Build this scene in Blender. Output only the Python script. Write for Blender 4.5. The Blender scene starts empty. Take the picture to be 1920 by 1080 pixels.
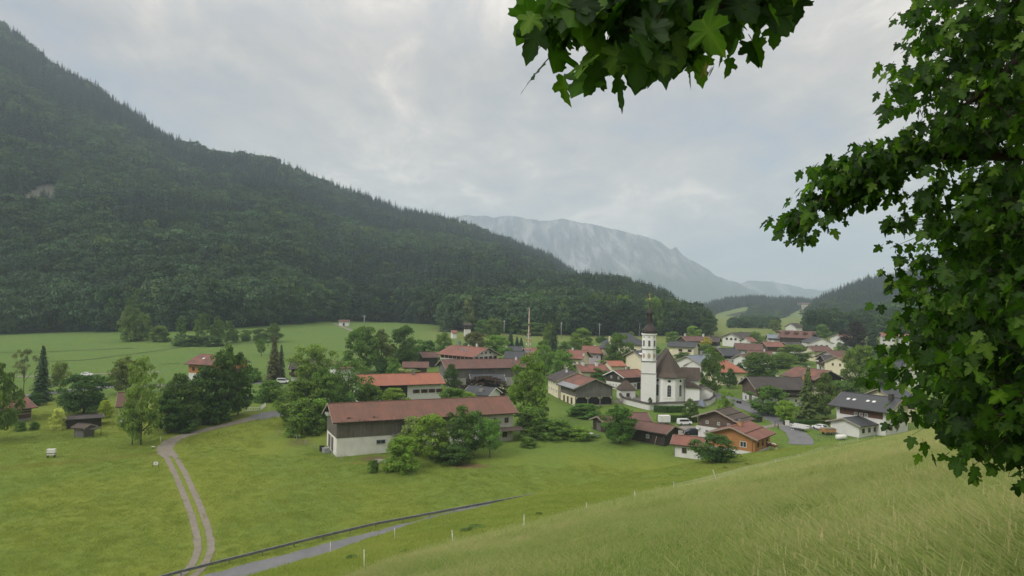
import bpy, bmesh, math, random
import numpy as np
from mathutils import Vector, Matrix, Euler

# ------------------------------------------------------------------ camera
SC = bpy.context.scene
COL = SC.collection
FPX = 1280.0                      # focal length in pixels of a 1920 px wide frame
PITCH = -math.atan(32 / FPX)      # looking slightly up
ROLL = math.radians(1.2)
cam_d = bpy.data.cameras.new('camera')
cam_d.sensor_width = 36
cam_d.lens = 36 * FPX / 1920
cam_d.clip_start = 0.05
cam_d.clip_end = 60000
cam = bpy.data.objects.new('camera', cam_d)
COL.objects.link(cam)
CAMROT = Matrix.Rotation(math.pi / 2 - PITCH, 3, 'X') @ Matrix.Rotation(ROLL, 3, 'Z')
cam.matrix_world = CAMROT.to_4x4()
SC.camera = cam

# ------------------------------------------------------------------ render and exposure
SC.render.engine = 'CYCLES'
SC.view_settings.view_transform = 'Standard'
SC.view_settings.look = 'None'
SC.view_settings.exposure = 0.46
SC.view_settings.gamma = 1
SC.cycles.use_denoising = True
SC.cycles.max_bounces = 6
SC.cycles.diffuse_bounces = 2
SC.cycles.glossy_bounces = 2
SC.cycles.transmission_bounces = 3
SC.cycles.transparent_max_bounces = 6
SC.cycles.volume_bounces = 3
SC.cycles.use_adaptive_sampling = True
SC.cycles.adaptive_threshold = 0.02

# ------------------------------------------------------------------ sky and sun
SUN_EL, SUN_AZ = math.radians(42), math.radians(-125)   # azimuth from +Y towards +X: behind the camera, to the left
W = bpy.data.worlds.new('World')
SC.world = W
W.use_nodes = True
nt = W.node_tree
nt.nodes.clear()
def N(t, typ, **kw):
    n = t.nodes.new(typ)
    for k, v in kw.items():
        if k.startswith('i_'):
            n.inputs[k[2:]].default_value = v
        else:
            setattr(n, k, v)
    return n
def L(t, a, b):
    t.links.new(a, b)
def math_node(t, op, a, b=None, c=None, clamp=False):
    n = t.nodes.new('ShaderNodeMath'); n.operation = op; n.use_clamp = clamp
    for i, v in enumerate((a, b, c)):
        if v is None: continue
        if isinstance(v, (int, float)): n.inputs[i].default_value = v
        else: t.links.new(v, n.inputs[i])
    return n.outputs[0]
def ramp(t, fac, stops, interp='LINEAR'):
    n = t.nodes.new('ShaderNodeValToRGB')
    n.color_ramp.interpolation = interp
    e = n.color_ramp.elements
    while len(e) < len(stops): e.new(0.5)
    for i, (p, c) in enumerate(stops):
        e[i].position = p
        e[i].color = (c[0], c[1], c[2], 1) if hasattr(c, '__len__') else (c, c, c, 1)
    if fac is not None: t.links.new(fac, n.inputs[0])
    return n.outputs[0]
def mixc(t, fac, a, b, mode='MIX'):
    n = t.nodes.new('ShaderNodeMix'); n.data_type = 'RGBA'; n.blend_type = mode
    for sock, v in ((n.inputs[0], fac), (n.inputs[6], a), (n.inputs[7], b)):
        if isinstance(v, (int, float)): sock.default_value = v
        elif isinstance(v, (tuple, list)): sock.default_value = (v[0], v[1], v[2], 1)
        else: t.links.new(v, sock)
    return n.outputs[2]

out = N(nt, 'ShaderNodeOutputWorld')
sky = N(nt, 'ShaderNodeTexSky', sky_type='NISHITA', sun_disc=False, sun_elevation=SUN_EL, sun_rotation=SUN_AZ)
bg_sky = N(nt, 'ShaderNodeBackground'); bg_sky.inputs[1].default_value = 0.10
L(nt, sky.outputs[0], bg_sky.inputs[0])
tc = N(nt, 'ShaderNodeTexCoord')
sep = N(nt, 'ShaderNodeSeparateXYZ'); L(nt, tc.outputs['Generated'], sep.inputs[0])
zz = math_node(nt, 'ADD', math_node(nt, 'MAXIMUM', sep.outputs[2], 0.0), 0.16)
cx = math_node(nt, 'DIVIDE', sep.outputs[0], zz)
cy = math_node(nt, 'DIVIDE', sep.outputs[1], zz)
comb = N(nt, 'ShaderNodeCombineXYZ'); L(nt, cx, comb.inputs[0]); L(nt, cy, comb.inputs[1])
mp = N(nt, 'ShaderNodeMapping'); mp.inputs['Rotation'].default_value = (0, 0, 0.5); mp.inputs['Scale'].default_value = (1.0, 0.62, 1); mp.inputs['Location'].default_value = (3.1, 1.7, 0)
L(nt, comb.outputs[0], mp.inputs[0])
n1 = N(nt, 'ShaderNodeTexNoise', i_Scale=0.75, i_Detail=9.0, i_Roughness=0.55, i_Distortion=0.5); L(nt, mp.outputs[0], n1.inputs['Vector'])
n2 = N(nt, 'ShaderNodeTexNoise', i_Scale=2.6, i_Detail=8.0, i_Roughness=0.6, i_Distortion=0.9); L(nt, mp.outputs[0], n2.inputs['Vector'])
n3 = N(nt, 'ShaderNodeTexNoise', i_Scale=7.5, i_Detail=7.0, i_Roughness=0.62, i_Distortion=0.6); L(nt, mp.outputs[0], n3.inputs['Vector'])
mixn = math_node(nt, 'ADD', math_node(nt, 'MULTIPLY', n1.outputs[0], 0.52), math_node(nt, 'ADD', math_node(nt, 'MULTIPLY', n2.outputs[0], 0.33), math_node(nt, 'MULTIPLY', n3.outputs[0], 0.15)))
cloud_col = ramp(nt, mixn, [(0.40, (0.325, 0.345, 0.375)), (0.455, (0.38, 0.378, 0.38)), (0.50, (0.43, 0.415, 0.40)), (0.54, (0.495, 0.468, 0.435)), (0.59, (0.66, 0.605, 0.545))])
zen = ramp(nt, sep.outputs[2], [(0.0, 1.20), (0.10, 1.10), (0.33, 1.0), (0.5, 1.5), (1.0, 2.2)])
cl = mixc(nt, 1.0, cloud_col, zen, 'MULTIPLY')
bg_cl = N(nt, 'ShaderNodeBackground'); L(nt, cl, bg_cl.inputs[0]); bg_cl.inputs[1].default_value = 1.0
gap = ramp(nt, n1.outputs[0], [(0.28, 0.72), (0.40, 0.93), (0.5, 1.0)])
mx = N(nt, 'ShaderNodeMixShader'); L(nt, gap, mx.inputs[0]); L(nt, bg_sky.outputs[0], mx.inputs[1]); L(nt, bg_cl.outputs[0], mx.inputs[2])
L(nt, mx.outputs[0], out.inputs[0])

sun_d = bpy.data.lights.new('sun', 'SUN')
sun_d.energy = 1.5
sun_d.angle = math.radians(24)
sun_d.color = (1.0, 0.96, 0.90)
sun = bpy.data.objects.new('sun', sun_d)
COL.objects.link(sun)
sdir = Vector((math.cos(SUN_EL) * math.sin(SUN_AZ), math.cos(SUN_EL) * math.cos(SUN_AZ), math.sin(SUN_EL)))
sun.rotation_euler = sdir.to_track_quat('Z', 'Y').to_euler()
sun.location = sdir * 400

# ------------------------------------------------------------------ helpers
def ray(px, py):
    d = CAMROT @ Vector(((px - 960) / FPX, -(py - 540) / FPX, -1))
    return d.x / d.y, d.z / d.y            # slope sideways and slope upwards per metre of depth
def lerp_list(x, xs, ys):
    return np.interp(x, xs, ys)
def sstep(a, b, x):
    t = np.clip((x - a) / (b - a), 0, 1)
    return t * t * (3 - 2 * t)
_rng = np.random.RandomState(7)
_PERM = _rng.rand(256, 256)
def vnoise(x, y):
    x = np.asarray(x, float); y = np.asarray(y, float)
    xi = np.floor(x).astype(int); yi = np.floor(y).astype(int)
    fx = x - xi; fy = y - yi
    fx = fx * fx * (3 - 2 * fx); fy = fy * fy * (3 - 2 * fy)
    a = _PERM[xi & 255, yi & 255]; b = _PERM[(xi + 1) & 255, yi & 255]
    c = _PERM[xi & 255, (yi + 1) & 255]; d = _PERM[(xi + 1) & 255, (yi + 1) & 255]
    return a + (b - a) * fx + (c - a) * fy + (a - b - c + d) * fx * fy
def fbm(x, y, octaves=5, gain=0.5):
    s = 0; amp = 1; tot = 0
    x = np.asarray(x, float); y = np.asarray(y, float)
    for i in range(octaves):
        s = s + amp * vnoise(x + 17.3 * i, y - 9.1 * i); tot += amp
        amp *= gain; x = x * 2.03; y = y * 2.03
    return s / tot * 2 - 1

def tag(o, label=None, cat=None, group=None, kind=None):
    if label: o['label'] = label
    if cat: o['category'] = cat
    if group: o['group'] = group
    if kind: o['kind'] = kind
    return o
def link(name, data, parent=None):
    o = bpy.data.objects.new(name, data)
    COL.objects.link(o)
    if parent is not None: o.parent = parent
    return o
def empty(name, loc, rz=0.0, label=None, cat=None, group=None):
    o = link(name, None); o.location = loc; o.rotation_euler = (0, 0, rz); o.empty_display_size = 0.5
    return tag(o, label, cat, group)

def np_mesh(name, V, F, mats=(), smooth=False, attrs=None, mat_idx=None):
    """V (n,3), F (m,k) with constant k, attrs: {name: (kind, array)} on points"""
    V = np.asarray(V, np.float32); F = np.asarray(F, np.int32)
    me = bpy.data.meshes.new(name)
    n, m, k = len(V), len(F), F.shape[1]
    me.vertices.add(n); me.vertices.foreach_set('co', V.ravel())
    me.loops.add(m * k); me.loops.foreach_set('vertex_index', F.ravel())
    me.polygons.add(m)
    me.polygons.foreach_set('loop_start', np.arange(0, m * k, k, dtype=np.int32))
    if mat_idx is not None: me.polygons.foreach_set('material_index', np.asarray(mat_idx, np.int32))
    if smooth: me.polygons.foreach_set('use_smooth', np.ones(m, bool))
    for nm, (kd, arr) in (attrs or {}).items():
        a = me.attributes.new(nm, kd, 'POINT')
        if kd == 'FLOAT': a.data.foreach_set('value', np.asarray(arr, np.float32))
        elif kd == 'FLOAT_COLOR':
            arr = np.asarray(arr, np.float32)
            if arr.shape[1] == 3: arr = np.concatenate([arr, np.ones((len(arr), 1), np.float32)], 1)
            a.data.foreach_set('color', arr.ravel())
    me.update(calc_edges=True)
    for mm in mats: me.materials.append(mm)
    return me

class MB:
    """collects boxes, prisms and tubes; build() links them as ONE mesh object"""
    def __init__(s): s.v = []; s.f = []; s.m = []; s.sm = []
    def face(s, pts, mi=0):
        b = len(s.v); s.v += [tuple(p) for p in pts]; s.f.append(tuple(range(b, b + len(pts)))); s.m.append(mi); s.sm.append(False)
    def box(s, x0, x1, y0, y1, z0, z1, mi=0):
        b = len(s.v)
        s.v += [(x0, y0, z0), (x1, y0, z0), (x1, y1, z0), (x0, y1, z0), (x0, y0, z1), (x1, y0, z1), (x1, y1, z1), (x0, y1, z1)]
        for q in ((0, 3, 2, 1), (4, 5, 6, 7), (0, 1, 5, 4), (1, 2, 6, 5), (2, 3, 7, 6), (3, 0, 4, 7)):
            s.f.append(tuple(b + i for i in q)); s.m.append(mi); s.sm.append(False)
    def prism(s, poly, x0, x1, mi=0, axis='x', cap=True):
        """closed polygon (a,b) extruded along axis; axis x: poly is (y,z); axis y: poly is (x,z); axis z: poly is (x,y)"""
        b = len(s.v); n = len(poly)
        for t in (x0, x1):
            for (a, c) in poly:
                s.v.append({'x': (t, a, c), 'y': (a, t, c), 'z': (a, c, t)}[axis])
        if cap:
            s.f.append(tuple(b + i for i in range(n))[::-1]); s.m.append(mi); s.sm.append(False)
            s.f.append(tuple(b + n + i for i in range(n))); s.m.append(mi); s.sm.append(False)
        for i in range(n):
            j = (i + 1) % n
            s.f.append((b + i, b + j, b + n + j, b + n + i)); s.m.append(mi); s.sm.append(False)
    def tube(s, pts, radii, seg=8, mi=0, smooth=True, cap=True):
        pts = [Vector(p) for p in pts]
        if isinstance(radii, (int, float)): radii = [radii] * len(pts)
        b = len(s.v); up = None
        for i, p in enumerate(pts):
            d = (pts[min(i + 1, len(pts) - 1)] - pts[max(i - 1, 0)])
            d = d.normalized() if d.length > 1e-9 else Vector((0, 0, 1))
            if up is None:
                up = Vector((1, 0, 0)) if abs(d.x) < 0.9 else Vector((0, 1, 0))
            a = d.cross(up).normalized(); up2 = a.cross(d).normalized(); up = up2
            for k in range(seg):
                t = 2 * math.pi * k / seg
                s.v.append(tuple(p + (a * math.cos(t) + up2 * math.sin(t)) * radii[i]))
        for i in range(len(pts) - 1):
            for k in range(seg):
                k2 = (k + 1) % seg
                s.f.append((b + i * seg + k, b + (i + 1) * seg + k, b + (i + 1) * seg + k2, b + i * seg + k2)); s.m.append(mi); s.sm.append(smooth)
        if cap:
            s.f.append(tuple(b + k for k in range(seg))); s.m.append(mi); s.sm.append(False)
            e = b + (len(pts) - 1) * seg
            s.f.append(tuple(e + k for k in range(seg))[::-1]); s.m.append(mi); s.sm.append(False)
    def lathe(s, prof, seg=16, mi=0, smooth=True, cx=0, cy=0, rot=0.0):
        b = len(s.v)
        for (r, z) in prof:
            for k in range(seg):
                t = 2 * math.pi * k / seg + rot
                s.v.append((cx + r * math.cos(t), cy + r * math.sin(t), z))
        for i in range(len(prof) - 1):
            for k in range(seg):
                k2 = (k + 1) % seg
                s.f.append((b + i * seg + k, b + i * seg + k2, b + (i + 1) * seg + k2, b + (i + 1) * seg + k)); s.m.append(mi); s.sm.append(smooth)
        s.f.append(tuple(b + k for k in range(seg))[::-1]); s.m.append(mi); s.sm.append(False)
        e = b + (len(prof) - 1) * seg
        s.f.append(tuple(e + k for k in range(seg))); s.m.append(mi); s.sm.append(False)
    def mesh(s, name, mats):
        me = bpy.data.meshes.new(name)
        me.from_pydata(s.v, [], s.f)
        for mm in (mats if isinstance(mats, (list, tuple)) else [mats]): me.materials.append(mm)
        me.polygons.foreach_set('material_index', s.m)
        me.polygons.foreach_set('use_smooth', s.sm)
        bm = bmesh.new(); bm.from_mesh(me); bmesh.ops.recalc_face_normals(bm, faces=bm.faces); bm.to_mesh(me); bm.free()
        me.update()
        return me
    def build(s, name, mats, parent=None):
        return link(name, s.mesh(name, mats), parent)

# ------------------------------------------------------------------ materials
MATS = {}
def new_mat(name):
    m = bpy.data.materials.new(name); m.use_nodes = True
    t = m.node_tree; t.nodes.clear()
    o = t.nodes.new('ShaderNodeOutputMaterial')
    b = t.nodes.new('ShaderNodeBsdfPrincipled')
    b.inputs['Specular IOR Level'].default_value = 0.25
    b.inputs['Roughness'].default_value = 0.8
    t.links.new(b.outputs[0], o.inputs[0])
    MATS[name] = m
    return m, t, b, o
def obj_coord(t, scale=(1, 1, 1), world=False):
    if world:
        g = t.nodes.new('ShaderNodeNewGeometry'); s = g.outputs['Position']
    else:
        g = t.nodes.new('ShaderNodeTexCoord'); s = g.outputs['Object']
    m = t.nodes.new('ShaderNodeMapping'); m.inputs['Scale'].default_value = scale
    t.links.new(s, m.inputs[0])
    return m.outputs[0]
def noise(t, vec, scale, detail=4.0, rough=0.55, dist=0.0):
    n = t.nodes.new('ShaderNodeTexNoise'); n.inputs['Scale'].default_value = scale; n.inputs['Detail'].default_value = detail
    n.inputs['Roughness'].default_value = rough; n.inputs['Distortion'].default_value = dist
    t.links.new(vec, n.inputs['Vector'])
    return n.outputs[0]
def bump(t, b, h, strength=0.4, dist=0.05):
    n = t.nodes.new('ShaderNodeBump'); n.inputs['Strength'].default_value = strength; n.inputs['Distance'].default_value = dist
    t.links.new(h, n.inputs['Height']); t.links.new(n.outputs[0], b.inputs['Normal'])
def sc(c, k): return tuple(min(1, x * k) for x in c)

def plaster(name, c, dirt=0.12):
    m, t, b, o = new_mat(name)
    v = obj_coord(t)
    n = noise(t, v, 0.6, 5); f = noise(t, v, 6, 4)
    col = mixc(t, ramp(t, n, [(0.35, 0), (0.7, 1)]), c, sc(c, 1 - dirt))
    col = mixc(t, ramp(t, f, [(0.45, 0), (0.8, 0.35)]), col, sc(c, 0.8))
    L(t, col, b.inputs['Base Color']); b.inputs['Roughness'].default_value = 0.9
    bump(t, b, f, 0.15, 0.02)
    return m
def wood(name, c, c2, freq=3.0, horiz=False):
    """weathered boards; vertical unless horiz"""
    m, t, b, o = new_mat(name)
    v = obj_coord(t, (freq, freq, 0.12) if not horiz else (0.12, 0.12, freq))
    n = noise(t, v, 1.6, 4, 0.6)
    v2 = obj_coord(t); big = noise(t, v2, 0.35, 4)
    seam = noise(t, v, 4.0, 1, 0.5)
    col = mixc(t, ramp(t, n, [(0.3, 0), (0.72, 1)]), c, c2)
    col = mixc(t, ramp(t, big, [(0.35, 0.0), (0.75, 0.55)]), col, sc(c, 0.6))
    col = mixc(t, ramp(t, seam, [(0.30, 0.75), (0.38, 0.0)]), col, sc(c, 0.35))
    L(t, col, b.inputs['Base Color']); b.inputs['Roughness'].default_value = 0.85
    bump(t, b, seam, 0.4, 0.03)
    return m
def tiles(name, c, c2, c3, row=0.34, patch=0.5, stain=None):
    """roof tiles: rows follow the slope (height), mottled by weather"""
    m, t, b, o = new_mat(name)
    v = obj_coord(t)
    w = t.nodes.new('ShaderNodeTexWave'); w.wave_type = 'BANDS'; w.bands_direction = 'Z'; w.wave_profile = 'SAW'
    w.inputs['Scale'].default_value = 0.314 / (row * 0.42); w.inputs['Distortion'].default_value = 0.15
    t.links.new(v, w.inputs['Vector'])
    w2 = t.nodes.new('ShaderNodeTexWave'); w2.wave_type = 'BANDS'; w2.bands_direction = 'X'
    w2.inputs['Scale'].default_value = 0.314 / 0.30; w2.inputs['Distortion'].default_value = 0.3
    t.links.new(v, w2.inputs['Vector'])
    big = noise(t, v, 0.28, 5, 0.6); small = noise(t, obj_coord(t, (1, 1, 2.4)), 3.2, 3, 0.7)
    streak = noise(t, obj_coord(t, (1.3, 0.15, 0.15)), 1.0, 4, 0.6)
    col = mixc(t, ramp(t, big, [(0.38, 0), (0.66, 1)]), c, c2)
    col = mixc(t, ramp(t, streak, [(0.42, 0.0), (0.72, 0.5)]), col, sc(c2, 0.72))
    col = mixc(t, ramp(t, small, [(0.45, 0), (0.75, patch)]), col, c3)
    col = mixc(t, math_node(t, 'MULTIPLY', ramp(t, w.outputs['Fac'], [(0.0, 1.0), (0.35, 0.0)]), 0.30), col, sc(c, 0.45))
    L(t, col, b.inputs['Base Color']); b.inputs['Roughness'].default_value = 0.75
    h = math_node(t, 'ADD', math_node(t, 'MULTIPLY', w.outputs['Fac'], 1.0), math_node(t, 'MULTIPLY', w2.outputs['Fac'], 0.5))
    bump(t, b, h, 0.35, 0.06)
    return m
def plain(name, c, rough=0.6, metal=0.0, var=0.15, spec=0.3):
    m, t, b, o = new_mat(name)
    v = obj_coord(t); n = noise(t, v, 2.0, 4)
    L(t, mixc(t, ramp(t, n, [(0.35, 0), (0.7, 1)]), c, sc(c, 1 - var)), b.inputs['Base Color'])
    b.inputs['Roughness'].default_value = rough; b.inputs['Metallic'].default_value = metal
    b.inputs['Specular IOR Level'].default_value = spec
    return m
plaster('white_plaster', (0.72, 0.71, 0.68)); plaster('cream_plaster', (0.78, 0.71, 0.52)); plaster('church_white', (0.84, 0.83, 0.81), 0.07)
plaster('grey_plaster', (0.46, 0.44, 0.40), 0.3); plaster('old_white', (0.78, 0.76, 0.71), 0.18); plaster('violet_plaster', (0.5, 0.44, 0.48))
wood('grey_wood', (0.135, 0.115, 0.098), (0.20, 0.18, 0.16)); wood('brown_wood', (0.085, 0.055, 0.038), (0.13, 0.09, 0.065))
wood('dark_wood', (0.045, 0.034, 0.028), (0.07, 0.056, 0.048)); wood('silver_wood', (0.15, 0.14, 0.13), (0.235, 0.225, 0.215))
wood('orange_wood', (0.50, 0.235, 0.085), (0.40, 0.19, 0.08), horiz=True); wood('log_wood', (0.12, 0.075, 0.05), (0.075, 0.05, 0.035), 2.2, True)
wood('red_wood', (0.15, 0.07, 0.045), (0.10, 0.05, 0.035)); wood('weathered_wood', (0.17, 0.125, 0.095), (0.10, 0.075, 0.06), 2.5, True)
tiles('barn_tile', (0.205, 0.100, 0.072), (0.140, 0.085, 0.066), (0.27, 0.105, 0.072), patch=.6); tiles('orange_tile', (0.37, 0.145, 0.088), (0.31, 0.125, 0.085), (0.47, 0.19, 0.12), patch=0.3)
tiles('red_tile', (0.255, 0.110, 0.082), (0.19, 0.092, 0.073), (0.30, 0.13, 0.09)); tiles('brown_tile', (0.16, 0.085, 0.068), (0.12, 0.07, 0.058), (0.21, 0.10, 0.08))
tiles('dark_tile', (0.075, 0.062, 0.058), (0.055, 0.047, 0.045), (0.11, 0.09, 0.08)); tiles('slate_tile', (0.075, 0.078, 0.085), (0.055, 0.058, 0.064), (0.11, 0.11, 0.115), patch=0.25)
tiles('patched_tile', (0.27, 0.105, 0.075), (0.10, 0.075, 0.065), (0.30, 0.12, 0.08)); tiles('shingle', (0.105, 0.078, 0.062), (0.075, 0.058, 0.048), (0.15, 0.115, 0.09), row=0.22, patch=0.4)
plain('new_slate', (0.05, 0.052, 0.058), 0.45, 0, 0.1); plain('grey_metal', (0.33, 0.34, 0.35), 0.4, 0.6); plain('blue_metal', (0.20, 0.23, 0.27), 0.4, 0.5)
plain('window_glass', (0.035, 0.042, 0.048), 0.12, 0, 0.1, 0.6); plain('white_paint', (0.80, 0.79, 0.76), 0.5); plain('brown_paint', (0.12, 0.045, 0.028), 0.6)
plain('verge_wood', (0.36, 0.31, 0.26), 0.7); plain('dark_hollow', (0.012, 0.011, 0.010), 0.95); plain('stone', (0.28, 0.27, 0.25), 0.9, 0, 0.4)
plain('black_rubber', (0.02, 0.02, 0.02), 0.8); plain('steel', (0.20, 0.21, 0.22), 0.5, 0.35, 0.35); plain('gold', (0.7, 0.48, 0.15), 0.3, 1.0)
plain('red_paint', (0.45, 0.10, 0.07), 0.6); plain('grey_paint', (0.35, 0.35, 0.36), 0.5); plain('light_wood', (0.5, 0.4, 0.28), 0.7, 0, 0.3)
plain('green_paint', (0.05, 0.10, 0.07), 0.5); plain('blue_paint', (0.15, 0.28, 0.5), 0.5); plain('car_dark', (0.025, 0.03, 0.04), 0.25, 0.3, 0.1, 0.6)
plain('car_white', (0.78, 0.78, 0.78), 0.3, 0, 0.05, 0.6); plain('ochre_paint', (0.5, 0.27, 0.12), 0.6, 0, 0.3); plain('copper_sheet', (0.060, 0.046, 0.042), 0.55, 0.2, 0.35)
plain('bark', (0.11, 0.085, 0.065), 0.9, 0, 0.5); plain('dark_bark', (0.06, 0.048, 0.04), 0.9, 0, 0.5)
M = MATS
# ------------------------------------------------------------------ the lie of the land
def Zvalley(x, y):
    x = np.asarray(x, float); y = np.asarray(y, float)
    z = -33 + 0.04 * (np.clip(y, -200, 530) - 145) + 0.004 * np.clip(y - 530, 0, 1500)
    z = z - 0.05 * np.clip(-190 - x, 0, 400) * sstep(180, 420, y)
    z = z + 0.5 * fbm(x / 45, y / 45, 3) * sstep(60, 130, y) * 0.6
    # old river terrace crossing the far meadow
    line = 372 + 0.12 * (x + 250) + 6 * np.sin(x / 40)
    z = z + 1.6 * sstep(-5, 5, y - line) * sstep(-105, -165, x)
    return z
_BY = np.array([-60, 0, 30, 61, 121, 160, 230]); _BX = np.array([-30, -14, -6, 6.6, 41.6, 91, 175])
def edge_dist(x, y):
    """how far a point lies to the left of the upper meadow's fence"""
    return (np.interp(y, _BY, _BX) - x) * 0.87
def Zhill(x, y):
    x = np.asarray(x, float); y = np.asarray(y, float)
    z = -1.7 + 0.228 * x - 0.298 * y
    A = np.interp(x, [-46, -22, -10, 7, 33, 57, 95], [-3.0, 0.2, 2.2, 3.35, 3.4, 3.0, 1.2])
    s = edge_dist(x, y)
    z = z + A * sstep(0, 25, s) * (1 - sstep(34, 60, s))
    z = z + 0.22 * fbm(x / 9, y / 9, 3) * sstep(4, 14, np.hypot(x, y))
    return z
def _vpoint(px, py):
    u, e = ray(px, py); y = np.linspace(40, 200, 8000); k = np.argmax(e * y < Zvalley(u * y, y)); return Vector((u * y[k], y[k], 0))
LANE0, LANE1 = _vpoint(425, 1080), _vpoint(822, 975)      # the lane runs straight along the foot of the slope
def Zg(x, y):
    a = Zvalley(x, y); b = Zhill(x, y)
    b = np.minimum(b, 60)
    dx, dy = LANE1.x - LANE0.x, LANE1.y - LANE0.y; ln = math.hypot(dx, dy)
    sr = ((np.asarray(x, float) - LANE0.x) * dy - (np.asarray(y, float) - LANE0.y) * dx) / ln      # metres from the lane towards the slope
    b = np.minimum(b, a - 1.0 + 0.62 * np.maximum(sr - 1.2, 0))
    k = 0.9
    h = np.clip(0.5 + 0.5 * (b - a) / k, 0, 1)
    return a * (1 - h) + b * h + k * h * (1 - h)
def z_at(x, y): return float(Zg(x, y))
def G(px, py, h=0.0):
    """where the sight line through a picture point comes to h metres above the ground"""
    u, e = ray(px, py)
    ys = np.concatenate([np.arange(2, 300, 0.5), np.arange(300, 1500, 2.0)])
    ground_ = Zg if h == 0 else Zvalley
    d = e * ys - (ground_(u * ys, ys) + h)
    cr = np.nonzero((d[:-1] >= 0) & (d[1:] < 0))[0]
    k = cr[0] + 1 if len(cr) else len(ys) - 1
    lo, hi = ys[max(k - 1, 0)], ys[k]
    for _ in range(30):
        mid = (lo + hi) / 2
        if e * mid - (float(ground_(u * mid, mid)) + h) < 0: hi = mid
        else: lo = mid
    y = (lo + hi) / 2
    return Vector((u * y, y, e * y))

# ------------------------------------------------------------------ ground sheet
def spaced(lo, hi, step, out_lo, out_hi, grow=1.13):
    core = list(np.arange(lo, hi + step, step))
    a = []; p, s = lo, step
    while p > out_lo: s *= grow; p -= s; a.append(p)
    b = []; p, s = core[-1], step
    while p < out_hi: s *= grow; p += s; b.append(p)
    return np.array(a[::-1] + core + b)
gx = spaced(-125, 130, 1.25, -9000, 9000)
gy = spaced(-6, 210, 1.25, -900, 12000, 1.05)
GX, GY = np.meshgrid(gx, gy)
GZ = Zg(GX, GY)
nx, ny = len(gx), len(gy)
V = np.stack([GX.ravel(), GY.ravel(), GZ.ravel()], 1)
idx = np.arange(nx * ny).reshape(ny, nx)
F = np.stack([idx[:-1, :-1].ravel(), idx[:-1, 1:].ravel(), idx[1:, 1:].ravel(), idx[1:, :-1].ravel()], 1)

# grass colours of the different fields (what grows there), linear values
TALL = np.array((0.30, 0.31, 0.112)); PAST = np.array((0.160, 0.225, 0.040)); MEAD = np.array((0.180, 0.225, 0.040))
FAR = np.array((0.118, 0.190, 0.050)); HAY = np.array((0.165, 0.205, 0.065)); LAWN = np.array((0.120, 0.190, 0.040)); SOIL = np.array((0.15, 0.095, 0.062))
x, y = GX.ravel(), GY.ravel()
s = edge_dist(x, y)
onhill = sstep(-1.2, 1.2, Zhill(x, y) - Zvalley(x, y))
def mixa(a, b, f): return a * (1 - f[:, None]) + b * f[:, None]
n_big = fbm(x / 30, y / 30, 4); n_mid = fbm(x / 7 + 50, y / 7, 4)
c = np.tile(MEAD, (len(x), 1))
c = mixa(c, np.array((0.142, 0.210, 0.042)), sstep(-0.25, 0.35, n_big) * 0.8)
far = sstep(170, 230, y)
c = mixa(c, FAR, far)
c = mixa(c, LAWN, sstep(-45, -25, x) * sstep(140, 165, y) * (1 - sstep(330, 400, y)))
hay = sstep(-70, -40, x) * sstep(400, 440, y)
c = mixa(c, HAY, hay)
hillc = mixa(np.tile(PAST, (len(x), 1)), TALL, sstep(1.5, -1.5, s + 1.5 * n_mid))
hillc = mixa(hillc, np.array((0.21, 0.25, 0.08)), sstep(0.05, 0.45, n_big) * 0.6 * sstep(1.5, -1.5, s))
hillc = mixa(hillc, np.array((0.165, 0.170, 0.050)), sstep(0.15, 0.5, n_mid) * 0.5 * sstep(-1.5, 1.5, s))
c = mixa(c, hillc, onhill)
BARE = []
def patch(px, py, rx, ry, col, amt, soft=0.6):
    global c
    if amt > .7: BARE.append((G(px, py), rx, ry))
    p = G(px, py); d = np.hypot((x - p.x) / rx, (y - p.y) / ry) + 0.35 * n_mid
    c = mixa(c, np.array(col), amt * sstep(1.0, 1.0 - soft, d))
patch(880, 874, 5.5, 2.2, SOIL, 0.95); patch(700, 860, 4.5, 2.2, SOIL, 0.85); patch(668, 868, 3.5, 1.6, (0.16, 0.15, 0.03), 0.8)
patch(1185, 905, 6, 2.0, (0.15, 0.14, 0.04), 0.5); patch(560, 830, 4, 5, (0.10, 0.09, 0.05), 0.6)
patch(1410, 845, 5, 2.5, (0.16, 0.15, 0.04), 0.3)
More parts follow.
